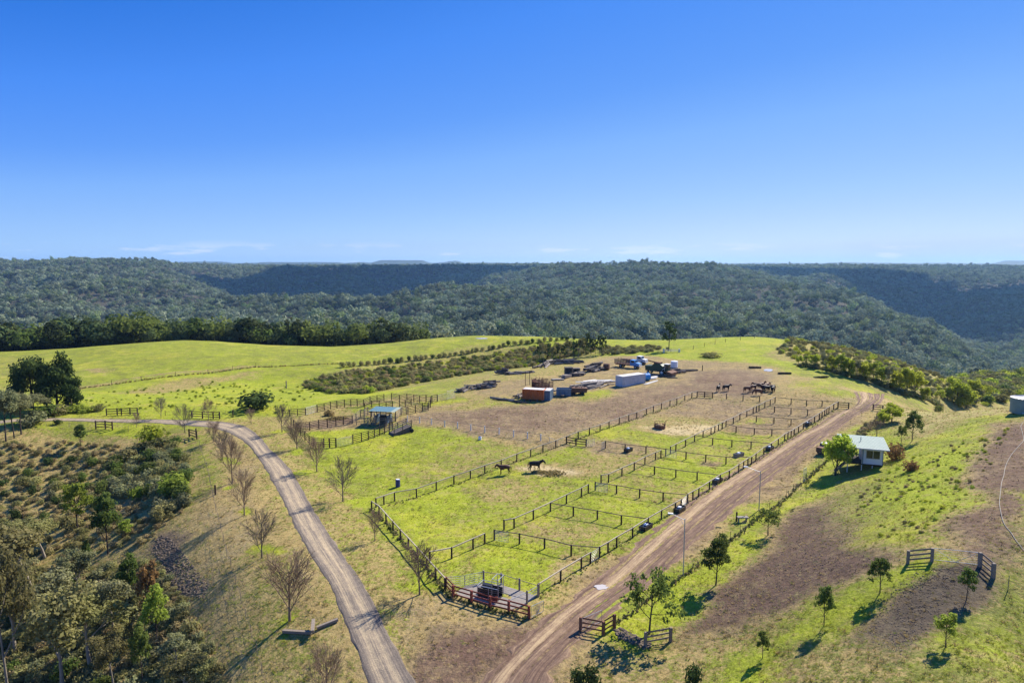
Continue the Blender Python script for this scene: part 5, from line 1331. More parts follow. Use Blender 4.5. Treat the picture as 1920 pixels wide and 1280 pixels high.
for x, y in fill(60, [(-80,1040),(200,1070),(330,1150),(400,1230),(430,1300),(-80,1300)], 3, 1.6):
    world_shrub(rr.choice(['olive', 'gum', 'gum', 'young', 'olive']), x, y, rr.uniform(0.9, 2.0), rr.uniform(1.0, 2.4), 'undergrowth shrub between the gums at the lower left', 'undergrowth shrubs of the lower left gully')
hp = [(640,689),(700,684),(755,679),(800,673),(855,667),(905,658),(955,648),(1010,641),(1075,637)]
hpts = resample([P(*p) for p in hp], 2.5)
for i, p in enumerate(hpts[:58]):
    world_shrub(rr.choice(['olive', 'olive', 'dark']), p.x + rr.uniform(-.4, .4), p.y + rr.uniform(-.4, .4), rr.uniform(1.1, 1.7), rr.uniform(1.5, 2.3), ORD[i] + ' from the left in the long row of dark shrubs above the gully', 'row of shrubs above the gully track')
def scrub_stuff(name, poly, n, seed, kinds, smin, smax, label, mind=0.0):
    pts = fill(n, poly, seed, mind); r2 = random.Random(seed); r2 = random.Random(seed)
    A = np.array(pts); z = H(A[:, 0], A[:, 1]); s = np.array([r2.uniform(smin, smax) for _ in pts]); h = s * np.array([r2.uniform(.7, 1.2) for _ in pts])
    scatter(name, np.c_[A, z - 0.1], np.array([r2.uniform(0, 6.28) for _ in pts]), np.c_[s, s, h], [SHR[k][i] for k in kinds for i in range(2)], label)
GULLY = [(560,722),(620,705),(700,693),(790,683),(880,672),(960,659),(1030,648),(1095,645),(1130,655),(1100,664),(1040,674),(1000,686),(930,694),(870,704),(820,712),(740,727),(690,738),(620,738)]
scrub_stuff('gully_scrub', GULLY, 1500, 8, ['olive', 'olive', 'young', 'bright', 'olive', 'dry'], 0.8, 1.7, 'olive and lime scrub filling the gully above the cattle yards')
scrub_stuff('crest_scrub', [(1455,662),(1490,637),(1560,645),(1640,660),(1720,690),(1790,722),(1810,745),(1780,750),(1700,728),(1600,698),(1520,682)], 700, 9, ['olive', 'gum', 'olive', 'bright', 'gum'], 0.8, 1.7, 'low olive scrub on the right-hand crest slope')
scrub_stuff('hollow_scrub', [(1120,652),(1230,650),(1262,655),(1200,662),(1130,666)], 130, 10, ['olive', 'gum', 'olive'], 0.8, 1.5, 'grey scrub in the hollow behind the parked truck')
scrub_stuff('valley_scrub', [(1770,712),(1830,700),(1940,695),(1960,755),(1880,755),(1800,762)], 420, 11, ['olive', 'young', 'gum', 'bright'], 1.2, 3.2, 'green bushes on the valley side beyond the right crest')
scrub_stuff('track_edge_scrub', [(1480,684),(1600,710),(1700,744),(1770,765),(1760,758),(1690,735),(1590,700)], 160, 12, ['olive', 'gum', 'young'], 0.8, 1.6, 'low bushes edging the bare flat under the bright trees')
scrub_stuff('slope_scrub', [(-100,830),(180,826),(340,850),(345,960),(300,1010),(200,1030),(-100,1040)], 1100, 13, ['olive', 'dry', 'dry', 'olive', 'dry'], 0.3, 1.0, 'dry grass clumps and low scrub on the left slope')
scrub_stuff('gully_undergrowth', [(-100,1040),(200,1060),(300,1060),(360,1160),(420,1300),(-100,1300)], 1900, 14, ['olive', 'dry', 'gum', 'olive'], 0.4, 1.2, 'mixed undergrowth beneath the gums at the lower left')
scrub_stuff('paddock_tussocks', [(150,770),(170,738),(400,715),(560,722),(600,740),(520,775),(400,776)], 220, 15, ['bright', 'lime', 'bright'], 0.25, 0.7, 'tussocks and weeds in the lush left paddock')
scrub_stuff('hillside_tussocks', [(1640,900),(1700,860),(1850,820),(1900,800),(1860,880),(1760,1000),(1640,1010),(1600,950)], 220, 16, ['bright', 'lime', 'dry', 'olive'], 0.2, 0.5, 'tussocks on the right hillside')
scrub_stuff('fence_line_scrub', [(1560,850),(1606,812),(1650,772),(1660,778),(1620,820),(1575,862)], 70, 17, ['dry', 'olive', 'bare' if False else 'dry'], 0.3, 0.8, 'dry brush along the wire fence behind the hut')

# rank grass under the wire fences
def fence_grass(name, px, kinds, label, w=.22, smin=.07, smax=.22, gap=.2):
    pts = resample([P(*q) for q in px], gap); r2 = random.Random(len(px)); A = np.array([(q.x + r2.gauss(0, w), q.y + r2.gauss(0, w)) for q in pts for _ in range(2)])
    s_ = np.array([r2.uniform(smin, smax) for _ in A]); scatter(name, np.c_[A, H(A[:, 0], A[:, 1])], np.array([r2.uniform(0, 6.28) for _ in A]), np.c_[s_, s_, s_ * 1.2], [SHR[k][i] for k in kinds for i in range(2)], label)
fence_grass('fence_grass', [(1654,771),(1640,792),(1606,818),(1570,848),(1535,878),(1500,910),(1460,947),(1405,985),(1350,1030),(1290,1074),(1235,1110),(1160,1168)], ['dark', 'olive', 'dry', 'dark'], 'rank dark grass growing under the wire fence beside the dirt track')
fence_grass('fence_grass', [(697,957),(724,981),(751,1012),(783,1047),(817,1086),(835,1106),(850,1122),(919,1143),(990,1160)], ['dry', 'olive', 'young', 'dark'], 'rank grass growing under the near left paddock fence and the red fence', smin=.1, smax=.26)
fence_grass('fence_grass', [(1010,1117),(1124,1047),(1289,944),(1446,845),(1571,765)], ['bright', 'olive', 'young'], 'longer grass along the foot of the outer yard fence', smin=.06, smax=.18, gap=.4)
fence_grass('fence_grass', [(720,950),(909,887),(1062,832),(1194,785),(1307,745)], ['olive', 'dry', 'young'], 'longer grass along the foot of the big paddock fence', smin=.06, smax=.18, gap=.4)
fence_grass('fence_grass', [(150,729),(265,713),(390,700),(480,688),(640,682)], ['olive', 'dry', 'rust'], 'weeds along the fence line on the left hill', smin=.12, smax=.36, gap=.5)

# grass tufts near the viewpoint
def tuft(name, seed, mat, n=16, ln=1.0):
    rs = np.random.RandomState(seed); V = []; F = []
    for k in range(n):
        a = rs.rand() * 6.28; d = rs.rand() * 0.45; lean = rs.rand() * 0.9; w = 0.07
        b = np.array([d * math.cos(a), d * math.sin(a), -0.1]); t = b + np.array([lean * math.cos(a), lean * math.sin(a), ln * (0.6 + 0.5 * rs.rand())]); s = np.array([-math.sin(a), math.cos(a), 0]) * w
        o = len(V); V += [b - s, b + s, t + s * .15, t - s * .15]; F.append((o, o + 1, o + 2, o + 3))
    return mesh_np(name, np.array(V), np.array(F), mat)
GT = dict(green=leafmat('grass_green', (0.24, 0.29, 0.02), (0.31, 0.35, 0.03), 0.4, 0.25, 0.015), dry=leafmat('grass_dry', (0.42, 0.32, 0.13), (0.30, 0.22, 0.09), 0.35, 0.25, 0.01),
          lushg=leafmat('grass_yellow', (0.30, 0.31, 0.03), (0.36, 0.35, 0.05), 0.4, 0.2, 0.01), dull=leafmat('grass_dull', (0.18, 0.19, 0.045), (0.24, 0.22, 0.07), 0.4, 0.25, 0.015), leaf=leafmat('leaf_litter', (0.10, 0.07, 0.06), (0.22, 0.17, 0.12), 0.1, 0.3, 0.01))
def grass():
    rs = np.random.RandomState(77); n = 150000
    s = (rs.rand(n) * 2 - 1) * 0.82; y = 38 + 120 * rs.rand(n) ** 1.25; x = s * y
    ch = zone_values(x, y); z = H(x, y)
    px = 960 + 1280 * x / (y * math.cos(PITCH) + (CAM_H - z) * math.sin(PITCH))
    # nothing grows on the wheel-worn road beds
    road_w = np.array([Pxy(*q) for q in [(800,1330),(762,1250),(718,1180),(672,1100),(624,1020),(577,940),(540,880),(507,842),(455,797),(395,789),(360,799),(410,806),(470,840),(497,880),(530,940),(570,1020),(612,1100),(650,1180),(672,1250),(690,1330)]])
    track_w = np.array([Pxy(*q) for q in [(860,1330),(915,1260),(985,1190),(1065,1125),(1150,1060),(1235,985),(1325,915),(1410,865),(1490,818),(1560,778),(1592,788),(1530,835),(1465,885),(1395,940),(1315,1010),(1240,1080),(1172,1130),(1105,1190),(1035,1265),(1030,1330)]])
    pad_w = np.array([Pxy(*q) for q in [(845,1110),(905,1090),(1010,1117),(985,1138),(955,1147),(880,1130)]])
    ok = np.ones(n, bool)
    for w in (road_w, track_w, pad_w): ok &= poly_sd(x, y, w) > 0.25
    g = (rs.rand(n) < np.clip(ch[0] * 1.1 - 0.1, 0, 1) * 0.8) & ok; d = (~g) & (rs.rand(n) < np.clip(1.0 - ch[2], 0.05, 1) * 0.42) & ok
    li = (~g) & (~d) & (ch[2] > 0.45) & (rs.rand(n) < 0.3) & ok
    for nm, m, mt, sz, lb in (('green_grass', g, ['green', 'green', 'lushg'], 0.085, 'short green pasture grass'), ('dry_grass', d, ['dry', 'dull', 'dry'], 0.16, 'short dry straw-coloured grass'), ('ground_litter', li, ['leaf', 'dry'], 0.15, 'clods and litter on the bare soil')):
        k = np.where(m)[0]; sc = sz * (0.5 + 1.0 * rs.rand(len(k)) ** 2)
        scatter(nm, np.c_[x[k], y[k], z[k]], rs.rand(len(k)) * 6.28, np.c_[sc * 1.5, sc * 1.5, sc * (0.9 if nm != 'ground_litter' else .5)], [tuft('tuft', 5 + i, GT[q]) for i, q in enumerate(mt)], lb)
grass()
# ------------------------------------------------------------------ painted and worn surfaces
ORANGE = plain('orange_paint_faded', (0.62, 0.16, 0.03), 0.6, c2=(0.42, 0.10, 0.03), var=0.12, scale=1.5)
RUST = plain('rusty_steel', (0.17, 0.075, 0.04), 0.85, c2=(0.09, 0.05, 0.035), var=0.3, scale=4)
GREY_PAINT = plain('grey_paint_faded', (0.60, 0.60, 0.60), 0.6, c2=(0.42, 0.43, 0.45), var=0.1, scale=1.2)
ROOF_WHITE = plain('pale_roof_paint', (0.60, 0.58, 0.55), 0.6, c2=(0.45, 0.42, 0.38), var=0.08, scale=1.0)
BLUE_GREY = plain('blue_grey_paint', (0.13, 0.21, 0.29), 0.6, c2=(0.09, 0.13, 0.17), var=0.15, scale=1.5)
BLUE_CAB = plain('bright_blue_paint', (0.05, 0.26, 0.60), 0.4, c2=(0.06, 0.20, 0.42), var=0.1, scale=2, spec=0.5)
BLUE_TANK = plain('blue_plastic', (0.02, 0.20, 0.50), 0.5, c2=(0.02, 0.20, 0.48), var=0.1, scale=2, spec=0.4)
GREEN_PAINT = plain('dark_green_paint', (0.022, 0.07, 0.035), 0.5, c2=(0.03, 0.05, 0.03), var=0.2, scale=2)
TEAL_ROOF = plain('blue_corrugated_roof', (0.035, 0.15, 0.20), 0.7, c2=(0.05, 0.12, 0.16), var=0.1, scale=1.0, spec=0.5)
HUT_WALL = plain('white_wall_panel', (0.70, 0.71, 0.76), 0.6, c2=(0.62, 0.63, 0.68), var=0.04, scale=2, bump=0.03)
HUT_ROOF = plain('pale_green_roof', (0.23, 0.29, 0.245), 0.65, c2=(0.18, 0.235, 0.20), var=0.05, scale=1)
GLASS = plain('dark_window_glass', (0.02, 0.025, 0.03), 0.12, var=0.1, bump=0, spec=0.6)
TANK_WALL = plain('pale_green_tank', (0.24, 0.30, 0.25), 0.55, c2=(0.19, 0.24, 0.20), var=0.1, scale=1.5)
TYRE = plain('tyre_rubber', (0.02, 0.02, 0.02), 0.9, var=0.2)
WHITE_PLASTIC = plain('white_plastic', (0.75, 0.76, 0.78), 0.5, var=0.05, spec=0.4)
DRUM_BLUE = plain('dark_blue_plastic', (0.012, 0.03, 0.20), 0.4, var=0.1, spec=0.5)
HAY = plain('hay', (0.42, 0.30, 0.13), 0.95, c2=(0.28, 0.18, 0.08), var=0.2, scale=5)
LOG = plain('weathered_log', (0.30, 0.26, 0.22), 0.9, c2=(0.16, 0.13, 0.11), var=0.25, scale=5)
LOG_DARK = plain('old_dark_timber', (0.13, 0.105, 0.09), 0.9, c2=(0.07, 0.055, 0.045), var=0.3, scale=4)
SHEET = plain('pale_sheet_iron', (0.55, 0.54, 0.51), 0.55, c2=(0.40, 0.37, 0.33), var=0.12, scale=2)
HORSE_BAY = plain('coat_bay', (0.11, 0.042, 0.02), 0.6, c2=(0.05, 0.02, 0.012), var=0.25, scale=3, bump=0)
HORSE_CHESTNUT = plain('coat_chestnut', (0.17, 0.06, 0.025), 0.6, c2=(0.10, 0.035, 0.018), var=0.2, scale=3, bump=0)
HORSE_BLACK = plain('coat_black', (0.022, 0.014, 0.011), 0.6, var=0.2, scale=3, bump=0)
MANE = plain('mane_black', (0.015, 0.011, 0.009), 0.8, var=0.2, bump=0)
def face(a, b):
    """yaw of the line from a to b, both given by their sight lines"""
    p, q = P(*a), P(*b); return math.atan2(q.y - p.y, q.x - p.x)
def corrugated(b, x0, x1, y0, y1, z0, z1, n, depth, axis='x'):
    """ribbed sheet spanning x0..x1, ribs repeated along it; z may slope from z0 to z1 across y"""
    for k in range(n):
        a = x0 + (x1 - x0) * k / n; c = x0 + (x1 - x0) * (k + .5) / n; e = x0 + (x1 - x0) * (k + 1) / n
        V = [(a, y0, z0), (c, y0, z0 + depth), (e, y0, z0), (a, y1, z1), (c, y1, z1 + depth), (e, y1, z1)]
        b.add(V, [(0, 1, 4, 3), (1, 2, 5, 4)])
    return b

# ------------------------------------------------------------------ shipping containers
def container(name, label, p, rz, L, W, Hh, wall, roof, ribs=14, sink=0.0):
    r = empty(name, p - Vector((0, 0, sink)), rz, label, 'container')
    fr = MB()
    for x in (-L / 2, L / 2):
        for y in (-W / 2, W / 2): fr.box((x, y, Hh / 2), (.14, .14, Hh))
    for z in (.08, Hh - .05):
        for y in (-W / 2, W / 2): fr.box((0, y, z), (L, .12, .14))
        for x in (-L / 2, L / 2): fr.box((x, 0, z), (.13, W, .13))
    fr.build('frame', wall, r)
    for y in (-1, 1):
        b = MB(); n = ribs
        for k in range(n):
            a = -L / 2 + L * k / n; w = L / n; yy = y * (W / 2 - .03); yi = y * (W / 2 - .13)
            pr = [(a, yy), (a + w * .3, yy), (a + w * .45, yi), (a + w * .75, yi), (a + w * .95, yy), (a + w, yy)]
            for (x0, q0), (x1, q1) in zip(pr[:-1], pr[1:]): b.add([(x0, q0, .12), (x1, q1, .12), (x1, q1, Hh - .08), (x0, q0, Hh - .08)], [(0, 1, 2, 3)])
        b.build('side_wall', wall, r)
    MB().box((-L / 2 + .04, 0, Hh / 2), (.06, W - .15, Hh - .2)).build('end_wall', wall, r)
    for s in (-1, 1):
        d = MB().box((L / 2 - .03, s * W / 4, Hh / 2), (.06, W / 2 - .1, Hh - .2)); dd = d.build('door', wall, r)
        MB().tube((L / 2 + .05, s * W * .15, .15), (L / 2 + .05, s * W * .15, Hh - .15), .025, n=6).tube((L / 2 + .05, s * W * .35, .15), (L / 2 + .05, s * W * .35, Hh - .15), .025, n=6).build('lock_rod', STEEL, dd)
    MB().box((0, 0, Hh + .02), (L - .05, W - .05, .05)).build('roof', roof, r)
    return r
g0, g1 = P(1153, 727), P(1206, 717)
gl = (g1 - g0).to_2d().length
container('shipping_container', 'long pale grey shipping container with ribbed sides and a dusty white roof', (g0 + g1) / 2 + Vector((.5, 1.1, -.1)), math.atan2(g1.y - g0.y, g1.x - g0.x), max(gl - 2.0, 7), 2.44, 2.6, GREY_PAINT, ROOF_WHITE, 18)
o0, o1 = P(982, 751), P(1022, 752)
ol = (o1 - o0).to_2d().length
container('shipping_container', 'faded orange container raised on blocks with a grey roof', (o0 + o1) / 2 + Vector((0, 1.2, .35)), face((982, 751), (1016, 753)), ol, 2.4, 2.25, ORANGE, ROOF_WHITE, 9)
container('shipping_container', 'short blue-grey container against the right end of the orange one', P(1028, 751) + Vector((0.1, 1.6, -.05)), face((982, 751), (1016, 753)), 1.5, 3.4, 2.35, BLUE_GREY, ROOF_WHITE, 3)
def blocks():
    r = empty('timber_blocks', P(1000, 753), 0, 'dark timber blocks under the orange container', 'blocks')
    for x in (-2.0, -.7, .9, 2.1): MB().box((x, .3, .17), (.35, 1.4, .34)).build('block', LOG_DARK, r)
blocks()
def stock_crate():
    r = empty('stock_crate', P(1017, 733), face((1000, 733), (1030, 736)), 'rusty brown stock crate standing behind the orange container', 'stock crate')
    r.scale = (1.0, 1.0, 1.0); W, L, Hh = 2.2, 4.6, 2.7
    MB().box((0, 0, 1.0), (L, W, .15)).box((0, 0, .5), (L * .8, W * .7, .8)).build('floor', RUST, r)
    for y in (-W / 2, W / 2):
        for k in range(6): MB().box((0, y, 1.25 + k * .32), (L if k < 4 else L * .45, .06, .16)).build('rail', RUST, r)
        for k in range(6): MB().box((-L / 2 + L * k / 5, y * 1.03, 2.1 if k < 3 else 1.7), (.1, .08, 2.2 if k < 3 else 1.5)).build('post', RUST, r)
    MB().box((-L / 2 + 1.0, 0, 2.1), (1.8, W * .96, .08)).box((-L / 2 + .05, 0, 1.9), (.08, W, 1.9)).build('end_panel', RUST, r)
stock_crate()
def pallet_stack(label, p, rz, n, w=1.6, d=1.3, mat=None, group='stacks of old timber pallets'):
    r = empty('pallet_stack', p, rz, label, 'stack', group)
    for k in range(n):
        b = MB(); z = k * .34
        for s in (-1, 0, 1): b.box((s * w * .42, 0, z + .08), (.1, d, .16))
        b.box((0, 0, z + .22), (w, d * R.uniform(.92, 1.0), .12), rz=R.uniform(-.04, .04)); b.build('pallet', mat or LOG_DARK, r)
pallet_stack('tall stack of dark pallets in the junk yard', P(1066, 704), .1, 7, 2.2, 2.0)
pallet_stack('lower pallet stack on the right of the tall one', P(1079, 701) + Vector((.2, .3, 0)), .15, 5, 2.0, 1.8)
pallet_stack('single low pallet on the open ground left of the stacks', P(1046, 712), .2, 1, 3.2, 1.8, LOG)
def pile(name, label, a, b, n, rad, ln, width, height, mat, cat='pile', group=None, piece='timber', seed=1, square=False, droop=.12):
    """heap of separate lengths lying between two ground points"""
    r2 = random.Random(seed); A, B = P(*a), P(*b); r = empty(name, A, 0, label, cat, group); D = B - A; Lt = D.to_2d().length; yaw = math.atan2(D.y, D.x)
    for k in range(n):
        t = r2.random(); across = r2.uniform(-1, 1) * width / 2; hgt = height * (1 - abs(across) / (width / 2 + .01)) * (1 - abs(t - .5) * .9) * r2.random()
        l = ln * r2.uniform(.6, 1.1); c = D * t + Vector((-math.sin(yaw), math.cos(yaw), 0)) * across; wx, wy = A.x + c.x, A.y + c.y
        c.z = hz(wx, wy) - A.z + hgt + rad; y2 = yaw + r2.uniform(-.35, .35); tl = r2.uniform(-droop, droop)
        d = Vector((math.cos(y2), math.sin(y2), tl)) * l / 2; m = MB()
        if square: m.bar(c - d, c + d, rad * 2, rad * r2.uniform(.5, 2))
        else: m.tube(c - d, c + d, rad * r2.uniform(.7, 1.2), n=7)
        m.build(piece, mat if r2.random() < .75 else (LOG if mat is LOG_DARK else LOG_DARK), r)
    return r
pile('timber_pile', 'long heap of dark logs left of the pallet stacks', (1017, 689), (1042, 682), 26, .28, 5.5, 4.0, 1.8, LOG_DARK, seed=2, piece='log')
pile('timber_pile', 'long dark timber heap behind the pallet stacks', (1046, 683), (1082, 681), 26, .26, 5.5, 4.2, 2.0, LOG_DARK, seed=3, piece='log')
pile('timber_pile', 'mounded heap of dark timber right of the pallet stacks', (1104, 696), (1127, 692), 30, .26, 4.2, 3.6, 3.0, LOG_DARK, seed=4, piece='log')
pile('timber_pile', 'wrapped bundles lying in front of the pallet stacks', (1060, 708), (1092, 702), 9, .42, 3.4, 2.0, .5, LOG, seed=5, square=True, piece='bundle')
pile('scrap_pile', 'pale heap of scrap timber at the left of the open flat', (866, 734), (905, 724), 26, .2, 3.6, 3.2, 1.2, LOG, seed=6, square=True, piece='board')
pile('scrap_pile', 'darker heap of scrap behind the pale heap on the open flat', (903, 728), (928, 724), 26, .26, 3.2, 3.2, 1.9, LOG_DARK, seed=7, piece='board')
pile('timber_pile', 'low scatter of dark logs near the row of gully trees', (937, 701), (952, 700), 14, .3, 2.8, 3.0, 1.8, LOG_DARK, seed=8, piece='log')
pile('timber_pile', 'low string of old timbers right of the scattered logs', (956, 702), (998, 698), 16, .22, 4.0, 2.0, .7, LOG_DARK, seed=9, piece='log')
pile('timber_pile', 'long grey beams stretching from the blue-grey end towards the grey container', (1052, 738), (1118, 722), 18, .3, 9.0, 3.4, 1.2, LOG, seed=10, square=True, piece='beam', droop=.02)
pile('timber_pile', 'pale poles and branches scattered behind the long beams', (1096, 727), (1146, 719), 20, .17, 5, 4.5, .5, LOG, seed=11, piece='pole')
pile('timber_pile', 'grey poles lying on the ground left of the orange container', (940, 750), (978, 755), 5, .2, 8, .8, .15, LOG, seed=12, piece='pole', droop=.01)
pile('timber_pile', 'dark timbers stacked right of the green harvester', (1262, 700), (1277, 698), 16, .28, 4.0, 2.6, 1.4, LOG_DARK, seed=13, square=True, piece='beam', droop=.04)
pile('timber_pile', 'flat dark timbers lying on bare ground beyond the harvester', (1280, 696), (1298, 695), 8, .22, 4.5, 1.4, .3, LOG_DARK, seed=14, piece='beam', droop=.02)
pile('scrap_pile', 'fallen branches and scrap in front of the green harvester', (1226, 704), (1262, 707), 18, .12, 3.0, 2.6, .4, LOG_DARK, seed=15, piece='branch')
pile('timber_pile', 'stack of rotten posts by the green junk near the orange container', (972, 746), (980, 742), 10, .22, 2.2, 2.0, 1.2, LOG_DARK, seed=16, piece='post')
def solid(name, label, cat, builder, p, rz, mat, **k):
    o = builder.build(name, mat); o.location = p; o.rotation_euler = (0, 0, rz); return tag(o, label, cat)
def sheets():
    r = empty('iron_sheets', P(1118, 716), face((1100, 717), (1150, 713)), 'pale roofing sheets spread on the ground behind the long beams', 'sheets')
    for k in range(8):
        b = MB(); corrugated(b, -.45, .45, -2.2, 2.2, 0, 0, 6, .04); q = b.build('sheet', SHEET, r)
        q.location = (R.uniform(-4.5, 4.5), R.uniform(-1.2, 1.2), .1 + k * .03); q.rotation_euler = (0, 0, math.pi / 2 + R.uniform(-.3, .3))
sheets()
slab('pale_timber_sheet', [(1212,712),(1222,707),(1236,705),(1230,710)], 'pale sheet lying right of the blue tank', SHEET, t=.02, kind='thing', lift=.25)['category'] = 'sheet'
slab('pale_timber_sheet', [(1206,721),(1222,716),(1234,713),(1232,715),(1214,721)], 'narrow pale board in front of the blue tank', SHEET, t=.02, kind='thing', lift=.15)['category'] = 'board'
def crate_box():
    r = empty('rusty_tank', P(1083, 739), .15, 'dark rusty box trailer in front of the long beams', 'trailer')
    MB().prism([(-2.1, .5), (2.0, .5), (2.2, 1.5), (-1.5, 1.7), (-2.2, 1.3)], -.9, .9).build('body', RUST, r)
    for x in (-1.2, 1.0):
        for y in (-.95, .95): MB().tube((x, y - .1, .38), (x, y + .1, .38), .38, n=14).build('wheel', TYRE, r)
    MB().bar((-2.0, 0, .55), (-3.4, 0, .4), .1).build('drawbar', RUST, r)
    b = MB()
    for k in range(7): b.bar((-1.8 + k * .55, R.uniform(-.6, .6), 1.5), (-1.2 + k * .5, R.uniform(-.6, .6), 1.5 + R.uniform(.3, .9)), .12)
    b.build('load', LOG_DARK, r)
crate_box()
def steel_bin():
    b = MB().prism([(-1.5, .0), (1.5, 0), (1.5, 1.5), (-1.5, 1.5)], -1.0, 1.0)
    r = empty('steel_bin', P(1057, 741), face((1050, 741), (1066, 741)), 'blue-grey steel bin at the near end of the long beams', 'bin')
    f = MB()
    for y in (-1.0, 1.0): f.box((0, y, .85), (3.4, .06, 1.6))
    for x in (-1.7, 1.7): f.box((x, 0, .85), (.06, 2.0, 1.6))
    f.box((0, 0, .1), (3.4, 2, .06)); f.build('body', BLUE_GREY, r)
    g = MB()
    for k in range(6):
        for y in (-1.06, 1.06): g.box((-1.6 + k * .64, y, .85), (.09, .07, 1.55))
    g.box((0, -1.05, 1.66), (3.5, .12, .1)); g.box((0, 1.05, 1.66), (3.5, .12, .1)); g.build('rib', BLUE_GREY, r)
steel_bin()
def drum(label, p, r_, h, mat, lid=None, cat='drum', name='drum', lying=False, rz=0):
    r = empty(name, p, rz, label, cat)
    M = Matrix.Rotation(math.pi / 2, 3, 'X') if lying else None; c = (0, h / 2, r_) if lying else (0, 0, 0)
    MB().lathe([(r_ * .92, 0), (r_, .03), (r_, h * .33), (r_ * 1.03, h * .35), (r_, h * .37), (r_, h * .64), (r_ * 1.03, h * .66), (r_, h * .68), (r_, h - .04), (r_ * .9, h)], c, 18, M).build('body', mat, r, smooth=False)
    c2 = (0, h / 2, r_) if lying else (0, 0, 0)
    MB().lathe([(r_ * .75, h), (r_ * .72, h + .05)], c2, 18, M).build('lid', lid or mat, r)
    return r
drum('dark blue drum with a white lower half alone on the grass', P(746, 912), .36, 1.15, DRUM_BLUE, WHITE_PLASTIC)
drum('small white and dark tub on the grass between the white fence and the paddock', P(900, 824), .32, .55, WHITE_PLASTIC, DRUM_BLUE, 'tub', 'tub')
drum('rusty drum lying right of the mounded timber heap', P(1137, 693), .9, 1.6, RUST, RUST, 'drum', 'drum', True, 1.2)
drum('bright blue plastic tank lying against the end of the grey container', P(1209, 714) + Vector((.4, .8, 0)), 0.95, 2.0, BLUE_TANK, BLUE_TANK, 'tank', 'plastic_tank', True, 1.9)
def white_tank():
    r = empty('white_tank', P(1264, 690), 0, 'upright white poly tank on a pallet behind the dark timbers', 'tank')
    MB().box((0, 0, .12), (1.9, 1.9, .22)).build('pallet', LOG, r)
    MB().lathe([(.95, .23), (1.0, .3), (1.0, 1.9), (.97, 2.0), (.4, 2.15), (.3, 2.2)], n=24).build('body', WHITE_PLASTIC, r)
    g = MB()
    for z in (.6, 1.0, 1.4): g.lathe([(1.01, z), (1.04, z + .04), (1.01, z + .08)], n=24)
    g.build('hoop', WHITE_PLASTIC, r)
white_tank()

# ------------------------------------------------------------------ vehicles
def wheel(root, x, y, r_, w=.28, name='wheel', hub=None):
    o = MB().lathe([(r_ * .55, -w / 2), (r_ * .95, -w / 2), (r_, -w * .3), (r_, w * .3), (r_ * .95, w / 2), (r_ * .55, w / 2)], (0, 0, 0), 18, Matrix.Rotation(math.pi / 2, 3, 'X')).build('wheel', TYRE, root)
    o.location = (x, y, r_)
    h = MB().lathe([(r_ * .5, -w / 2 - .01), (r_ * .2, -w / 2 - .05), (r_ * .2, w / 2 + .05), (r_ * .5, w / 2 + .01)], (0, 0, 0), 12, Matrix.Rotation(math.pi / 2, 3, 'X')).build('hub', hub or SHEET, o)
    return o
def stake_truck(label, p, rz, cab, tray=True, L=8.0, sc=1.0):
    r = empty('flatbed_truck', p, rz, label, 'truck'); r.scale = (sc,) * 3      # nose towards +X
    MB().box((0, 0, .85), (L, .9, .22)).build('chassis', RUST, r)
    c = MB().prism([(L/2 - 2.7, .8), (L/2, .8), (L/2 + .1, 1.0), (L/2 + .05, 1.55), (L/2 - 1.0, 1.75), (L/2 - 1.35, 2.45), (L/2 - 2.6, 2.5), (L/2 - 2.7, 2.3)], -.95, .95).build('cab', cab, r)
    for y in (-.965, .965): MB().prism([(L/2 - 2.35, 1.75), (L/2 - 1.3, 1.75), (L/2 - 1.52, 2.3), (L/2 - 2.35, 2.34)], y - .01, y + .01).build('side_window', GLASS, c)
    w = MB().add([(L/2 - 1.0, -.82, 1.8), (L/2 - 1.0, .82, 1.8), (L/2 - 1.31, .82, 2.38), (L/2 - 1.31, -.82, 2.38)], [(0, 1, 2, 3)]).build('windscreen', GLASS, c); w.location.x = .03
    for y in (-.65, .65): MB().lathe([(.16, 0), (.13, .05)], (L/2 + .1, y, 1.15), 12, Matrix.Rotation(math.pi / 2, 3, 'Y')).build('headlight', WHITE_PLASTIC, r)
    MB().box((L/2 + .17, 0, .78), (.12, 2.0, .25)).build('bumper', WHITE_PAINT, r); MB().box((L/2 + .09, 0, 1.2), (.06, .9, .45)).build('grille', SHEET, r)
    for y in (-.95, .95): MB().prism([(L/2 - 1.5, .75), (L/2 - .3, .75), (L/2 - .4, 1.22), (L/2 - 1.35, 1.22)], y - .12, y + .12).build('mudguard', cab, r)
    MB().box((-1.4, 0, 1.15), (L - 2.9, 2.4, .16)).build('tray', RUST, r)
    if tray:
        for y in (-1.2, 1.2):
            for k in range(4): MB().box((-1.4, y, 1.4 + k * .3), (L - 2.9, .05, .13)).build('stake_rail', LOG_DARK, r)
            for k in range(6): MB().box((-L/2 + .1 + k * (L - 3.0) / 5, y, 1.85), (.09, .09, 1.3)).build('stake', RUST, r)
        for k in range(4): MB().box((-L/2 + .06, 0, 1.4 + k * .3), (.05, 2.4, .13)).build('stake_rail', LOG_DARK, r)
    for x in (L/2 - .95, -L/2 + 2.0):
        for y in (-1, 1): wheel(r, x, y, .5)
    return r
ta = P(1186, 690)
stake_truck('blue-cabbed old flatbed truck with a dark slatted tray', P(1178, 690) + Vector((0, .8, 0)), face((1160, 688), (1198, 692)), BLUE_CAB, L=7.6)
stake_truck('pale grey truck parked behind the blue-cabbed one', P(1190, 684) + Vector((.4, 2.6, 0)), face((1160, 688), (1198, 692)), GREY_PAINT, False, L=7.6)
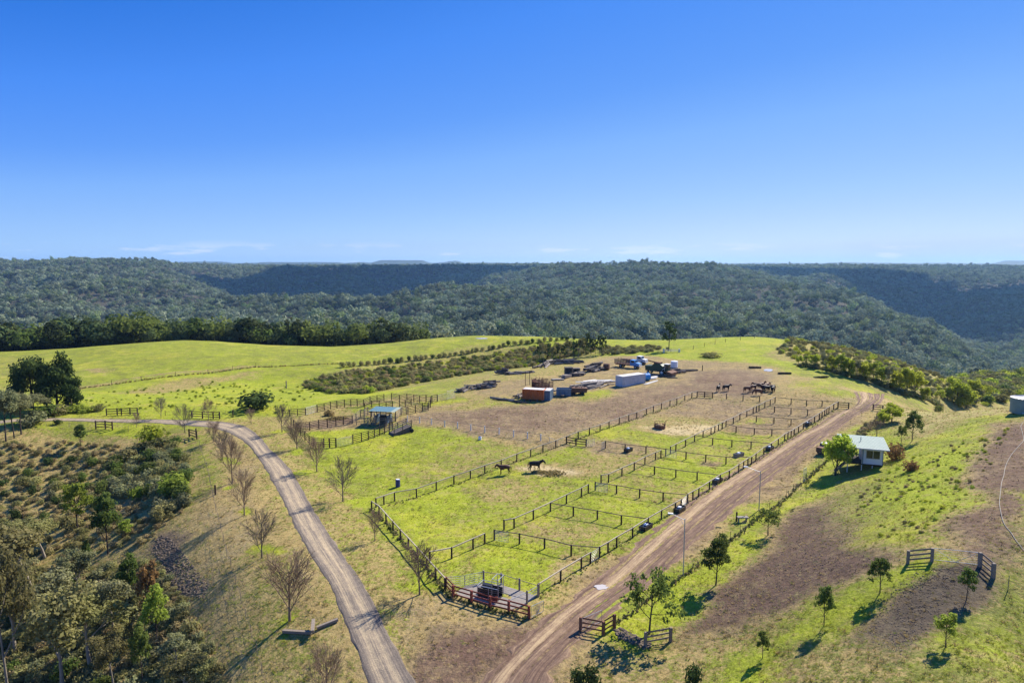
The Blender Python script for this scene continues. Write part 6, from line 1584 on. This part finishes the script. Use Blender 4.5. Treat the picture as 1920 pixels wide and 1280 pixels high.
def header_machine():
    p = P(1236, 702) + Vector((0, .8, 0)); r = empty('combine_harvester', p, face((1224, 701), (1256, 705)), 'old dark green harvester with a rusty unloading pipe', 'harvester')
    b = MB().prism([(-3.4, .9), (1.8, .8), (1.9, 2.2), (1.0, 2.9), (-1.0, 2.9), (-1.6, 2.3), (-3.6, 2.2)], -1.15, 1.15).build('body', GREEN_PAINT, r)
    MB().prism([(1.9, 1.3), (3.1, 1.3), (3.1, 2.9), (1.9, 2.95)], -.75, .75).build('cab', GREEN_PAINT, r)
    MB().box((2.5, 0, 3.0), (1.5, 1.7, .08)).build('cab_roof', ROOF_WHITE, r)
    for y in (-.765, .765): MB().box((2.5, y, 2.3), (1.0, .03, .8)).build('side_window', GLASS, r)
    MB().box((3.12, 0, 2.3), (.03, 1.2, .9)).build('windscreen', GLASS, r)
    MB().tube((1.0, -.4, 3.0), (-3.0, -.4, 3.55), .17, n=10).build('unloading_pipe', RUST, r)
    MB().box((-.2, 0, 3.1), (1.8, 1.6, .35)).build('grain_bin', RUST, r)
    MB().prism([(3.1, .4), (4.6, .2), (4.7, .9), (3.3, 1.3)], -1.9, 1.9).build('feeder_front', RUST, r)
    for k in range(6): MB().bar((4.5, -1.7 + k * .68, .95), (5.1, -1.7 + k * .68, .45), .06).build('reel_tine', RUST, r)
    for y in (-1.35, 1.35): wheel(r, 1.6, y, .75, .45, hub=WHITE_PAINT)
    for y in (-1.1, 1.1): wheel(r, -2.6, y, .45, .3, hub=WHITE_PAINT)
    MB().bar((1.2, -1.25, 1.2), (2.4, -1.4, 2.0), .08).bar((2.4, -1.4, 1.2), (2.4, -1.4, 2.9), .05).build('ladder', WHITE_PAINT, r)
header_machine()
def farm_ute():
    p = P(1545, 850); r = empty('farm_ute', p + Vector((.6, .6, 0)), face((1524, 853), (1548, 838)), 'dark farm utility with a white roof half hidden by the hut tree', 'utility vehicle')
    b = MB().prism([(-2.3, .45), (2.2, .45), (2.3, .95), (1.2, 1.05), (.6, 1.65), (-.6, 1.68), (-.8, 1.1), (-2.3, 1.05)], -.85, .85).build('body', plain('dark_maroon_paint', (.06, .03, .028), .4, var=.1, spec=.5), r)
    MB().box((0, 0, 1.7), (1.2, 1.5, .06)).build('cab_roof', WHITE_PAINT, r)
    for y in (-.86, .86): MB().prism([(-.5, 1.08), (.75, 1.08), (.5, 1.55), (-.5, 1.58)], y - .01, y + .01).build('side_window', GLASS, r)
    MB().add([(1.2, -.75, 1.1), (1.2, .75, 1.1), (.66, .75, 1.62), (.66, -.75, 1.62)], [(0, 1, 2, 3)]).build('windscreen', GLASS, r).location.x = .03
    MB().box((-1.55, 0, 1.1), (1.4, 1.7, .3)).build('tray', RUST, r)
    for x in (-1.4, 1.45):
        for y in (-.8, .8): wheel(r, x, y, .36, .22)
farm_ute()

# ------------------------------------------------------------------ cattle yard shelter and loading ramp
def shelter():
    a, b = P(699, 795), P(735, 796); p = (a + b) / 2; r = empty('yard_shelter', p + Vector((0, 1.2, 0)), math.atan2(b.y - a.y, b.x - a.x), 'open steel shelter with a blue corrugated roof over the cattle race', 'shelter')
    L = (b - a).to_2d().length; W = 3.0; h = 2.6
    for x in (-L / 2, 0, L / 2):
        for y in (-W / 2, W / 2): MB().box((x, y, h / 2), (.13, .13, h)).build('post', WOOD_DARK, r)
    f = MB()
    for y in (-W / 2, W / 2): f.box((0, y, h - .02), (L + .8, .1, .16))
    for x in (-L / 2, 0, L / 2): f.box((x, 0, h + .12), (.1, W, .12))
    f.build('roof_beam', WOOD_DARK, r)
    q = MB(); corrugated(q, -L / 2 - .3, L / 2 + .2, -W / 2 - .4, W / 2 + .4, h + .22, h + .42, 18, .04); q.build('roof', TEAL_ROOF, r)
    q = MB(); corrugated(q, L / 2 + .2, L / 2 + 1.1, -W / 2 - .4, W / 2 + .4, h + .22, h + .42, 5, .04); q.build('clear_roof_sheet', HUT_ROOF, r)
    for k, x in enumerate((-L / 2 + .7, L / 2 - .9)): MB().box((x, .2, .9), (.12, 2.4, 1.7)).build('race_gate', BLUE_GREY, r)
    MB().box((.2, -.5, .85), (1.4, .9, 1.5)).box((.2, -.5, 1.7), (1.1, .6, .3)).build('crush', BLACK_PLASTIC, r)
    for k in range(5): MB().box((0, .75, .4 + k * .34), (L - .5, .05, .12)).build('race_rail', STEEL, r)
shelter()
def ramp():
    p = P(748, 812); r = empty('loading_ramp', p, face((737, 811), (759, 806)), 'earth-filled loading ramp with rails at the right of the cattle yards', 'loading ramp')
    MB().prism([(-1.9, -.1), (2.3, -.1), (2.3, 1.25), (-1.6, .35)], -.9, .9).build('ramp_body', LOG_DARK, r)
    for y in (-.95, .95):
        for k in range(3): MB().bar((-1.7, y, .75 + k * .35), (2.3, y, 1.65 + k * .35), .06, .12).build('rail', LOG, r)
        for x, z in ((-1.6, 1.5), (.3, 2.0), (2.25, 2.5)): MB().box((x, y, z / 2), (.12, .12, z)).build('post', LOG_DARK, r)
    for x in (2.1,):
        MB().lathe([(.35, 0), (.42, .05), (.42, .2), (.35, .25)], (x, -1.2, .42), 16, Matrix.Rotation(math.pi / 2, 3, 'X')).build('tyre', TYRE, r)
ramp()
# hay heap in the back cattle yard
def hay_heap(px, py, w, h, label, seed):
    rs = np.random.RandomState(seed); C = blob_points(700, (0, 0, 0), (w, w * .7, h), rs, .2); C = C[C[:, 2] > -.02]
    V, F = leaf_quads(C, .35, rs, .8); o = link(bpy.data.objects.new('hay_heap', mesh_np('hay_heap', V, F, GT['dry'], False))); o.location = P(px, py); tag(o, label, 'hay')
    return o
hay_heap(617, 779, 1.3, 1.5, 'tall heap of hay in the back cattle yard', 3)
hay_heap(632, 785, 2.6, .5, 'flat spread of hay right of the tall heap', 4)
hay_heap(1010, 885, 1.3, .25, 'scatter of hay under the head of the dark feeding horse', 5)
hay_heap(1035, 887, 2.4, .2, 'thin pale hay spread right of the feeding horse', 6)

# ------------------------------------------------------------------ feeders, troughs, logs
def ring_feeder():
    p = P(1237, 802); r = empty('ring_feeder', p, 0, 'round steel hay feeder in the bare far end of the big paddock', 'feeder'); Rr = 1.1
    b = MB()
    for k in range(18):
        a0, a1 = k * math.tau / 18, (k + 1) * math.tau / 18
        b.add([(Rr * math.cos(a0), Rr * math.sin(a0), .0), (Rr * math.cos(a1), Rr * math.sin(a1), 0), (Rr * math.cos(a1), Rr * math.sin(a1), .65), (Rr * math.cos(a0), Rr * math.sin(a0), .65)], [(0, 1, 2, 3)])
    b.build('skirt', RUST, r)
    for k in range(14):
        a = k * math.tau / 14; MB().tube((Rr * math.cos(a), Rr * math.sin(a), .6), (Rr * math.cos(a + .1), Rr * math.sin(a + .1), 1.15), .03, n=5).build('bar', RUST, r)
    t = MB()
    for k in range(18):
        a0, a1 = k * math.tau / 18, (k + 1) * math.tau / 18; t.tube((Rr * math.cos(a0), Rr * math.sin(a0), 1.15), (Rr * math.cos(a1), Rr * math.sin(a1), 1.15), .03, n=5)
    t.build('top_ring', RUST, r)
    MB().lathe([(.9, .05), (.95, .4), (.5, .75), (.1, .85)], n=12).build('hay', HAY, r)
ring_feeder()
def trough(label, p, rz, L, W, h, mat, inner, name='water_trough', group=None):
    r = empty(name, p, rz, label, 'trough', group); t = .06
    b = MB()
    for y in (-1, 1): b.prism([(-L/2, 0), (L/2, 0), (L/2 + .08, h), (-L/2 - .08, h)], y * W / 2 - t / 2, y * W / 2 + t / 2)
    for x in (-1, 1): b.box((x * (L / 2 + .02), 0, h / 2), (t * 1.4, W - t, h))
    b.box((0, 0, .05), (L, W, .08)); b.build('shell', mat, r)
    MB().box((0, 0, h + .01), (L * .3, W * .5, .1)).box((0, 0, h + .08), (L * .2, W * .4, .05)).build('float_cover', WHITE_PLASTIC, r)
    MB().box((0, 0, h * .75), (L - .05, W - .1, .02)).build('water', inner, r)
    return r
WATER = plain('still_water', (.03, .04, .045), .06, var=.05, bump=0, spec=.7)
TG = 'black troughs along the outer fence'
trough('silver concrete trough lying across the third small yard', P(1385, 855), face((1378, 857), (1393, 852)), 2.0, .8, .6, CONCRETE, WATER)
for px, py, lb in [(1274, 958, 'black trough on the track side of the outer fence beside a steel gate'), (1211, 991, 'black trough inside the outer fence at the second cross fence'), (1345, 904, 'black trough inside the outer fence below the silver trough'),
                   (1443, 843, 'black trough where the outer fence meets the grassy far yards'), (1515, 797, 'black trough near the far end of the outer fence'), (1178, 846, 'black tub by the cross fence in the big paddock')]:
    trough(lb, P(px, py), face((1240, 975), (1330, 918)), 1.9 if px != 1178 else 1.5, .85, .6, BLACK_PLASTIC, WATER, group=TG)
def log_thing(label, a, b, r_, mat, name='log', lift=0.0, cat='log', square=None):
    A, B = P(*a), P(*b); o = MB(); A.z += r_ + lift; B.z += r_ + lift
    if square: o.bar(A - P(*a), B - P(*a), square[0], square[1])
    else: o.tube(A - P(*a), B - P(*a), r_, r_ * .92, n=12)
    q = o.build(name, mat); q.location = P(*a); return tag(q, label, cat)
def feed_trough(label, a, b):
    A, B = P(*a), P(*b); d = B - A; r = empty('feed_trough', (A + B) / 2, math.atan2(d.y, d.x), label, 'trough', 'long black feed troughs on the bare flat'); L = d.to_2d().length
    f = MB()
    n = 8; pts = [(.42 * math.cos(math.pi + math.pi * k / n), .42 + .42 * math.sin(math.pi + math.pi * k / n)) for k in range(n + 1)]
    for (y0, z0), (y1, z1) in zip(pts[:-1], pts[1:]): f.add([(-L/2, y0, z0), (L/2, y0, z0), (L/2, y1, z1), (-L/2, y1, z1)], [(0, 1, 2, 3)])
    f.build('shell', BLACK_PLASTIC, r)
    for x in (-L/2, L/2): MB().prism([(p_[0], p_[1]) for p_ in pts], x - .02, x + .02, axis='x').build('end_cap', BLACK_PLASTIC, r)
    for x in (-L * .35, 0, L * .35): MB().box((x, 0, .2), (.1, .95, .38)).build('foot', LOG_DARK, r)
feed_trough('long black feed trough furthest from the yards, by the pale puddle', (1404, 690), (1427, 690))
feed_trough('long black feed trough in the middle of the three on the bare flat', (1459, 701), (1483, 701))
feed_trough('long black feed trough on the right, nearest the bright bushes', (1527, 708), (1552, 709))
log_thing('left timber log of the angled logs beside the gravel road', (531, 1186), (584, 1189), .2, WOOD_GREY, 'squared_log', cat='log', square=(.32, .26))
log_thing('short middle timber log joining the angled logs beside the road', (588, 1172), (586, 1194), .2, WOOD_GREY, 'squared_log', lift=.36, cat='log', square=(.3, .3))
log_thing('right timber log of the angled logs reaching towards the road', (594, 1180), (634, 1164), .2, WOOD_GREY, 'squared_log', cat='log', square=(.3, .24))
def park_bench(px, py, label, white=False):
    r = empty('white_rails', P(px, py), 0, label, 'jump rails')
    for x in (-2.6, 2.6): MB().box((x, 0, .65), (.5, .5, 1.3)).build('stand', WHITE_PAINT, r)
    for z in (.5, 1.0): MB().tube((-2.4, 0, z), (2.4, 0, z), .07, n=8).build('rail', WHITE_PAINT, r)
park_bench(1259, 661, 'white painted rails at the foot of the lone tree')
def puddle(label, px, mat, name='puddle'):
    return slab(name, px, label, mat, t=.02, lift=.075)
PALE_WATER = plain('muddy_puddle', (.50, .45, .40), .15, var=.05, scale=.6, bump=0, spec=.6)
def round_px(cx, cy, rx, ry, seed, n=18):
    r2 = random.Random(seed); return [(cx + rx * r2.uniform(.6, 1.15) * math.cos(t * math.tau / n), cy - ry * r2.uniform(.75, 1.1) * math.sin(t * math.tau / n)) for t in range(n)]
puddle('milky puddle on the dirt track', round_px(1127, 1101, 13, 5.5, 2), PALE_WATER)
puddle('shallow pale puddle beside the furthest feed trough', round_px(1441, 694, 10, 2.4, 3), PALE_WATER)
puddle('pale scrape on the green hill at the skyline', round_px(904, 634.5, 12, 1.2, 4), PALE_WATER, 'pale_scrape')

# ------------------------------------------------------------------ light poles along the track
def light_pole(px, py, top, label, arm_to):
    p = P(px, py); h = metres(p, py - top) * 1.04; r = empty('light_pole', p, 0, label, 'light pole', 'light poles beside the dirt track')
    MB().tube((0, 0, -.2), (0, 0, h), .075, .055, n=10).build('pole', STEEL, r)
    a = arm_to; MB().tube((0, 0, h - .15), (a[0], a[1], h + .35), .03, n=8).build('arm', STEEL, r)
    MB().box((a[0] * 1.12, a[1] * 1.12, h + .38), (.55, .3, .12), rz=math.atan2(a[1], a[0])).build('lamp_head', WHITE_PAINT, r)
    MB().tube((0, 0, h - .9), (a[0] * .45, a[1] * .45, h + .05), .02, n=6).build('stay', STEEL, r)
light_pole(1281, 1078, 973, 'nearer light pole in the wire fence beside the dirt track', (-1.3, .5))
light_pole(1423, 957, 884, 'farther light pole beside the dirt track, short of the hut', (-1.6, .6))
def picket_stand(px, py, label):
    r = empty('water_trough_stand', P(px, py), 0, label, 'trough')
    for x in (-.5, .5): MB().box((x, 0, .3), (.06, .5, .6)).build('leg', LOG, r)
    MB().box((0, 0, .65), (1.4, .6, .12)).build('top', CONCRETE, r)
picket_stand(1392, 978, 'small grey-topped stand by the dark strainer post in the wire fence')
def narrow_gate():
    steel_gate('small upright frame gate in the wire fence left of the hut tree', (1506, 905), (1511, 902), 2.2, group='galvanised gates of the yards', n=6, mat=WHITE_PAINT)
narrow_gate()

# ------------------------------------------------------------------ hut on stilts
def hut():
    a, b = P(1594, 888), P(1655, 880)
    lx, ly = at_height(1596, 862, 3.2)[:2]; rx, ry = at_height(1652, 868, 3.2)[:2]
    z0 = 3.6
    A = Vector(at_height(1588, 866, z0)); B = Vector(at_height(1655, 872, z0)); d = B - A; L = d.to_2d().length; yaw = math.atan2(d.y, d.x)
    W = 4.6; org = (A + B) / 2; n = Vector((-math.sin(yaw), math.cos(yaw), 0)); org = org + n * W / 2
    r = empty('stilted_hut', Vector((org.x, org.y, z0)), yaw, 'small white hut on stilts with a pale flat roof and open verandah', 'hut')
    h = 2.45; xs = -L / 2 + L * .44
    MB().box((0, 0, -.1), (L, W, .16)).build('floor', WOOD_DARK, r)
    wl = MB().box((xs + .03, 0, h / 2), (.06, W, h)).box((L / 2 - .03, 0, h / 2), (.06, W - .13, h)).box(((xs + L / 2) / 2, W / 2 - .03, h / 2), (L / 2 - xs, .06, h)).box(((xs + L / 2) / 2, -W / 2 + .03, h / 2), (L / 2 - xs - .13, .06, h)).build('wall', HUT_WALL, r)
    wc = xs + (L / 2 - xs) * .5
    wf = MB()
    for x in (-.95, 0, .95): wf.box((wc + x, -W / 2 - .02, 1.5), (.07, .06, 1.3))
    for z in (.87, 2.13): wf.box((wc, -W / 2 - .02, z), (1.95, .06, .07))
    wf = wf.build('window_frame', WHITE_PAINT, r)
    for x in (-.475, .475): MB().box((wc + x, -W / 2 - .01, 1.5), (.86, .03, 1.18)).build('pane', GLASS, wf)
    for x, y in ((xs, -W / 2 - .01), (L / 2 - .03, -W / 2 - .01)): MB().tube((x, y - .04, -.1), (x, y - .04, h), .05, n=8).build('downpipe', BLUE_GREY, r)
    q = MB(); corrugated(q, -L / 2 - 1.1, L / 2 + .7, -W / 2 - 1.0, W / 2 + .7, h + .14, h + .68, 34, .03); rf = q.build('roof', HUT_ROOF, r)
    MB().box((-.1, -W / 2 - .93, h + .1), (L + 1.6, .1, .18)).build('gutter', WHITE_PAINT, r)
    f = MB()
    for y, z in ((-W / 2 + .05, h + .1), (W / 2 - .05, h + .45)): f.box((-.1, y, z), (L + 1.4, .09, .16))
    f.build('roof_beam', WOOD_GREY, r)
    MB().box((-.4, .1, h + .75), (.05, .05, .5)).tube((-.4, .1, h + .35), (-.4, .1, h + 1.2), .06, n=8).build('flue', STEEL, r)
    for x, y in ((-L / 2 + .06, -W / 2 + .06), (-L / 2 + .06, W / 2 - .06), (xs - .1, -W / 2 + .06)): MB().box((x, y, h / 2), (.1, .1, h)).build('verandah_post', WHITE_PAINT, r)
    rl = MB()
    for z in (.5, 1.0): rl.box((-L / 2 + .05, 0, z), (.06, W - .2, .07)); rl.box(((-L / 2 + xs) / 2, W / 2 - .06, z), (xs + L / 2 - .2, .06, .07))
    rl.box(((-L / 2 + xs) / 2, -W / 2 + .05, .32), (xs + L / 2 - .25, .03, .62)).build('railing', plain('dark_shade_panel', (.03, .035, .05), .7, var=.2), r)
    for x in (-L / 2 + .1, xs - .1, L / 2 - .1, (xs + L / 2) / 2):
        for y in (-W / 2 + .15, W / 2 - .15):
            wx = org.x + x * math.cos(yaw) - y * math.sin(yaw); wy = org.y + x * math.sin(yaw) + y * math.cos(yaw); zg = hz(wx, wy) - z0 - .15
            if zg < -.35: MB().box((x, y, (zg - .18) / 2), (.12, .12, -zg - .18)).build('stilt', WHITE_PAINT, r)
    wx = org.x + (-L / 2 - .6) * math.cos(yaw) + W * .3 * math.sin(yaw); wy = org.y + (-L / 2 - .6) * math.sin(yaw) - W * .3 * math.cos(yaw); zg = hz(wx, wy) - z0
    n = max(4, int(-zg / .24)); s = MB()
    for sx in (-.45, .45): s.bar((-L / 2 - .1, -W / 2 + .7 + sx, -.15), (-L / 2 - .25 - n * .2, -W / 2 + .7 + sx, zg), .05, .2)
    st = s.build('stringer', LOG, r)
    for k in range(n): MB().box((-L / 2 - .22 - k * .2, -W / 2 + .7, -.2 + zg * k / n), (.26, .95, .05)).build('step', LOG, r)
    t = empty('verandah_table', Vector((0, 0, 0)), yaw, 'pale table on the verandah of the stilted hut', 'table')
    tx, ty = (-L / 2 + xs) / 2 + .4, .2; t.location = (org.x + tx * math.cos(yaw) - ty * math.sin(yaw), org.y + tx * math.sin(yaw) + ty * math.cos(yaw), z0 - .02)
    MB().box((0, 0, .74), (1.2, .8, .05)).build('table_top', WHITE_PAINT, t)
    for x in (-.5, .5):
        for y in (-.3, .3): MB().box((x, y, .36), (.05, .05, .72)).build('leg', WHITE_PAINT, t)
hut()
def water_tank():
    p = P(1903, 777); rr_ = 2.2; c = p + Vector((rr_, .6, 0)); r = empty('water_tank', Vector((c.x, c.y, hz(c.x, c.y) - .1)), 0, 'pale green round water tank at the right edge of the hill', 'water tank')
    prof = [(rr_, 0)]
    for k in range(12): prof += [(rr_ + .03, .1 + k * .2), (rr_, .2 + k * .2)]
    MB().lathe(prof + [(rr_, 2.55)], n=40).build('body', TANK_WALL, r)
    rf = MB()
    for k in range(28):
        a0, a1, am = k * math.tau / 28, (k + 1) * math.tau / 28, (k + .5) * math.tau / 28; R2 = rr_ + .1
        rf.add([(R2 * math.cos(a0), R2 * math.sin(a0), 2.56), (R2 * math.cos(am), R2 * math.sin(am), 2.61), (R2 * math.cos(a1), R2 * math.sin(a1), 2.56), (.2 * math.cos(a1), .2 * math.sin(a1), 3.05), (.2 * math.cos(am), .2 * math.sin(am), 3.1), (.2 * math.cos(a0), .2 * math.sin(a0), 3.05)], [(0, 1, 4, 5), (1, 2, 3, 4)])
    rf.lathe([(.25, 3.04), (.25, 3.14), (.1, 3.16)], n=12).build('roof', SHEET, r)
    MB().box((-rr_ * .72, -rr_ * .74, .25), (.25, .25, .2), rz=.8).build('outlet', SHEET, r)
water_tank()
def hose():
    pts = [(1918,792),(1914,800),(1917,812),(1919,826),(1909,838),(1897,852),(1888,868),(1884,880),(1882,892),(1878,905),(1876,922),(1874,945),(1878,968),(1884,985),(1896,1000),(1908,1018),(1922,1034)]
    W = smooth_path([P(*p) for p in pts], .6); b = MB(); o = W[0].copy()
    W = [Vector((w.x, w.y, hz(w.x, w.y) + .07)) for w in W]
    for a, c in zip(W[:-1], W[1:]): b.tube(a - o, c - o, .028, n=6, cap=False)
    q = b.build('hose', plain('hose_white', (.36, .32, .26), .8, var=.05)); q.location = o; tag(q, 'long pale poly pipe snaking down the hillside track from the water tank', 'pipe')
hose()
# stony drain and embankment stones
def stones(name, poly, n, seed, s0, s1, label):
    import bmesh
    ms = []
    for k in range(3):
        bm = bmesh.new(); bmesh.ops.create_icosphere(bm, subdivisions=1, radius=1.0); r2 = random.Random(seed + k)
        for v in bm.verts: v.co *= r2.uniform(.7, 1.15)
        me = bpy.data.meshes.new('stone'); bm.to_mesh(me); bm.free(); me.materials.append(plain('field_stone', (.19, .14, .095), .9, c2=(.09, .068, .05), var=.4, scale=3)); ms.append(me)
    A = np.array(fill(n, poly, seed)); rs = np.random.RandomState(seed); s = s0 + (s1 - s0) * rs.rand(len(A)) ** 2
    scatter(name, np.c_[A, H(A[:, 0], A[:, 1]) + s * .15], rs.rand(len(A)) * 6.28, np.c_[s, s * .8, s * .6], ms, label)
stones('drain_stones', [(1150,1180),(1165,1176),(1225,1208),(1212,1218),(1160,1196)], 420, 5, .06, .22, 'loose stones in the drain between the two entrance panels')
stones('bank_stones', [(300,1000),(322,1010),(392,1095),(385,1125),(330,1105),(285,1035)], 1300, 6, .06, .2, 'dark stones covering the bank on the left slope')
stones('mulch_clods', [(1700,1075),(1790,1064),(1780,1110),(1730,1190),(1690,1228),(1625,1200),(1650,1140)], 1100, 7, .03, .10, 'dark clods of the mulched bed below the hillside gate')
stones('bank_clods', [(1330,1140),(1440,1050),(1560,950),(1640,920),(1640,960),(1590,1050),(1480,1110),(1380,1160)], 900, 8, .03, .10, 'clods on the bare red-brown bank')
# ------------------------------------------------------------------ horses
def horse_mesh(name, seed, head='up', mat=None, turn=0.0):
    """one continuous skinned body, nose towards +X, withers 1.55 m"""
    r2 = random.Random(seed)
    V = []; E = []; S = []
    def v(x, y, z, a, b=None): V.append((x, y, z)); S.append((a * 1.22, (b or a) * 1.22)); return len(V) - 1
    def chain(ids):
        for a, b in zip(ids[:-1], ids[1:]): E.append((a, b))
    pelvis = v(-.62, 0, 1.28, .28, .31); loin = v(-.25, 0, 1.24, .30, .33); rib = v(.12, 0, 1.18, .31, .35); chest = v(.5, 0, 1.18, .24, .33); wither = v(.62, 0, 1.34, .17, .22)
    croup = v(-.86, 0, 1.24, .19, .2); chain([croup, pelvis, loin, rib, chest, wither])
    if head == 'up': neck = [(.76, 0, 1.48, .14, .23), (.90, turn * .1, 1.65, .11, .18), (1.0, turn * .2, 1.78, .09, .13)]; hd = [(1.12, turn * .26, 1.74, .10, .13), (1.29, turn * .36, 1.52, .075, .10), (1.38, turn * .4, 1.40, .06, .07)]
    elif head == 'level': neck = [(.80, 0, 1.40, .14, .23), (.96, turn * .12, 1.50, .11, .18), (1.09, turn * .2, 1.58, .09, .13)]; hd = [(1.22, turn * .26, 1.52, .10, .13), (1.38, turn * .34, 1.28, .075, .10), (1.46, turn * .38, 1.14, .06, .07)]
    else: neck = [(.9, 0, 1.2, .12, .18), (1.15, turn * .12, .92, .09, .14), (1.3, turn * .18, .68, .08, .11)]; hd = [(1.38, turn * .2, .52, .085, .11), (1.4, turn * .22, .28, .06, .08), (1.38, turn * .22, .14, .055, .06)]
    ids = [wither] + [v(*q[:3], q[3], q[4]) for q in neck] + [v(*q[:3], q[3], q[4]) for q in hd]; chain(ids); poll = ids[3]
    for s in (-1, 1):
        e = V[poll]; ear = v(e[0] - .02, e[1] + s * .06, e[2] + .13, .02, .03); E.append((poll, ear)); tip = v(e[0] - .01, e[1] + s * .07, e[2] + .2, .008); E.append((ear, tip))
        k = r2.uniform(-.12, .12)
        fl = [v(.5, s * .17, .92, .12, .13), v(.5 + k * .4, s * .17, .62, .07, .08), v(.5 + k * .8, s * .17, .36, .045), v(.5 + k, s * .17, .14, .038), v(.54 + k, s * .17, .03, .06, .055)]
        E.append((chest, fl[0])); chain(fl)
        k = r2.uniform(-.15, .12)
        hl = [v(-.78, s * .18, 1.0, .17, .15), v(-.66 + k * .3, s * .18, .76, .10, .11), v(-.86 + k * .7, s * .18, .5, .055, .065), v(-.84 + k, s * .17, .18, .038), v(-.79 + k, s * .17, .03, .06, .055)]
        E.append((pelvis, hl[0])); chain(hl)
    me = bpy.data.meshes.new(name); me.from_pydata(V, E, []); o = bpy.data.objects.new(name, me); COL.objects.link(o)
    sk = o.modifiers.new('skin', 'SKIN'); sk.use_smooth_shade = True
    lay = me.skin_vertices[0].data if me.skin_vertices else None
    for i, (a, b) in enumerate(S): lay[i].radius = (a, b); lay[i].use_root = (i == pelvis)
    sb = o.modifiers.new('sub', 'SUBSURF'); sb.levels = 1; sb.render_levels = 1
    dg = bpy.context.evaluated_depsgraph_get(); out = bpy.data.meshes.new_from_object(o.evaluated_get(dg)); out.name = name
    bpy.data.objects.remove(o); out.materials.clear(); out.materials.append(mat)
    return out, [V[i] for i in ids]
def ribbon(pts, down, w, name, mat, parent):
    b = MB()
    for (p, q) in zip(pts[:-1], pts[1:]):
        for s in (-1, 1): b.add([(p[0], p[1], p[2] + .1), (q[0], q[1], q[2] + .1), (q[0] - down * .4, q[1] + s * w, q[2] - down), (p[0] - down * .4, p[1] + s * w, p[2] - down)], [(0, 1, 2, 3)])
    return b.build(name, mat, parent)
def horse(px, py, rz, head, mat, label, group=None, seed=1, turn=0.0, sc=1.0):
    key = (head, mat.name, seed % 3, turn)
    if key not in _HM: _HM[key] = horse_mesh('horse_body', seed % 3, head, mat, turn)
    me, nk = _HM[key]
    r = empty('horse', P(px, py), rz, label, 'horse', group); r.scale = (sc,) * 3
    link(bpy.data.objects.new('body', me), r)
    ribbon([(a[0] - .05, a[1], a[2] + .06) for a in nk[0:4]], .16, .09, 'mane', MANE, r)
    MB().tube((-1.02, 0, 1.26), (-1.12, 0, .95), .05, .075, n=7).tube((-1.12, 0, .95), (-1.1, 0, .5), .075, .03, n=7).build('tail', MANE, r)
    return r
_HM = {}
horse(945, 889, math.pi + .15, 'level', HORSE_BAY, 'bay horse standing near the long paddock fence, left of the hay', seed=1, sc=1.02)
horse(1004, 883, .1, 'level', HORSE_BLACK, 'near-black horse standing over the scattered hay', seed=2, sc=1.1)
HG = 'horses gathered at the far end beyond the yards'
horse(1347, 734, 1.0, 'up', HORSE_BLACK, 'dark horse standing alone left of the herd, facing away', seed=3, group=HG)
horse(1362, 733, .25, 'level', HORSE_BLACK, 'dark horse between the lone dark horse and the herd', seed=4, group=HG)
horse(1402, 736, .1, 'level', HORSE_CHESTNUT, 'chestnut horse at the left end of the herd', seed=5, group=HG)
horse(1421, 741, math.pi + .1, 'down', HORSE_CHESTNUT, 'chestnut horse with its head down in front of the herd', seed=6, group=HG)
for i, (x, y, a, hd, m, lb) in enumerate([(1413,733,.4,'level',HORSE_BAY,'bay horse behind the left end of the herd'),(1420,730,2.8,'level',HORSE_BAY,'bay horse at the back left of the herd'),(1428,729,.3,'up',HORSE_CHESTNUT,'chestnut horse at the back of the herd with its head raised'),
   (1432,733,3.4,'level',HORSE_BAY,'bay horse in the middle of the herd'),(1437,730,.5,'level',HORSE_CHESTNUT,'chestnut horse at the back right of the herd'),(1438,735,.2,'down',HORSE_BLACK,'black horse feeding at the front of the herd'),
   (1445,733,3.0,'down',HORSE_BAY,'bay horse at the right of the herd'),(1449,736,.9,'level',HORSE_BLACK,'black horse at the right end of the herd')]):
    horse(x, y, a, hd, m, lb, seed=7 + i, group=HG)
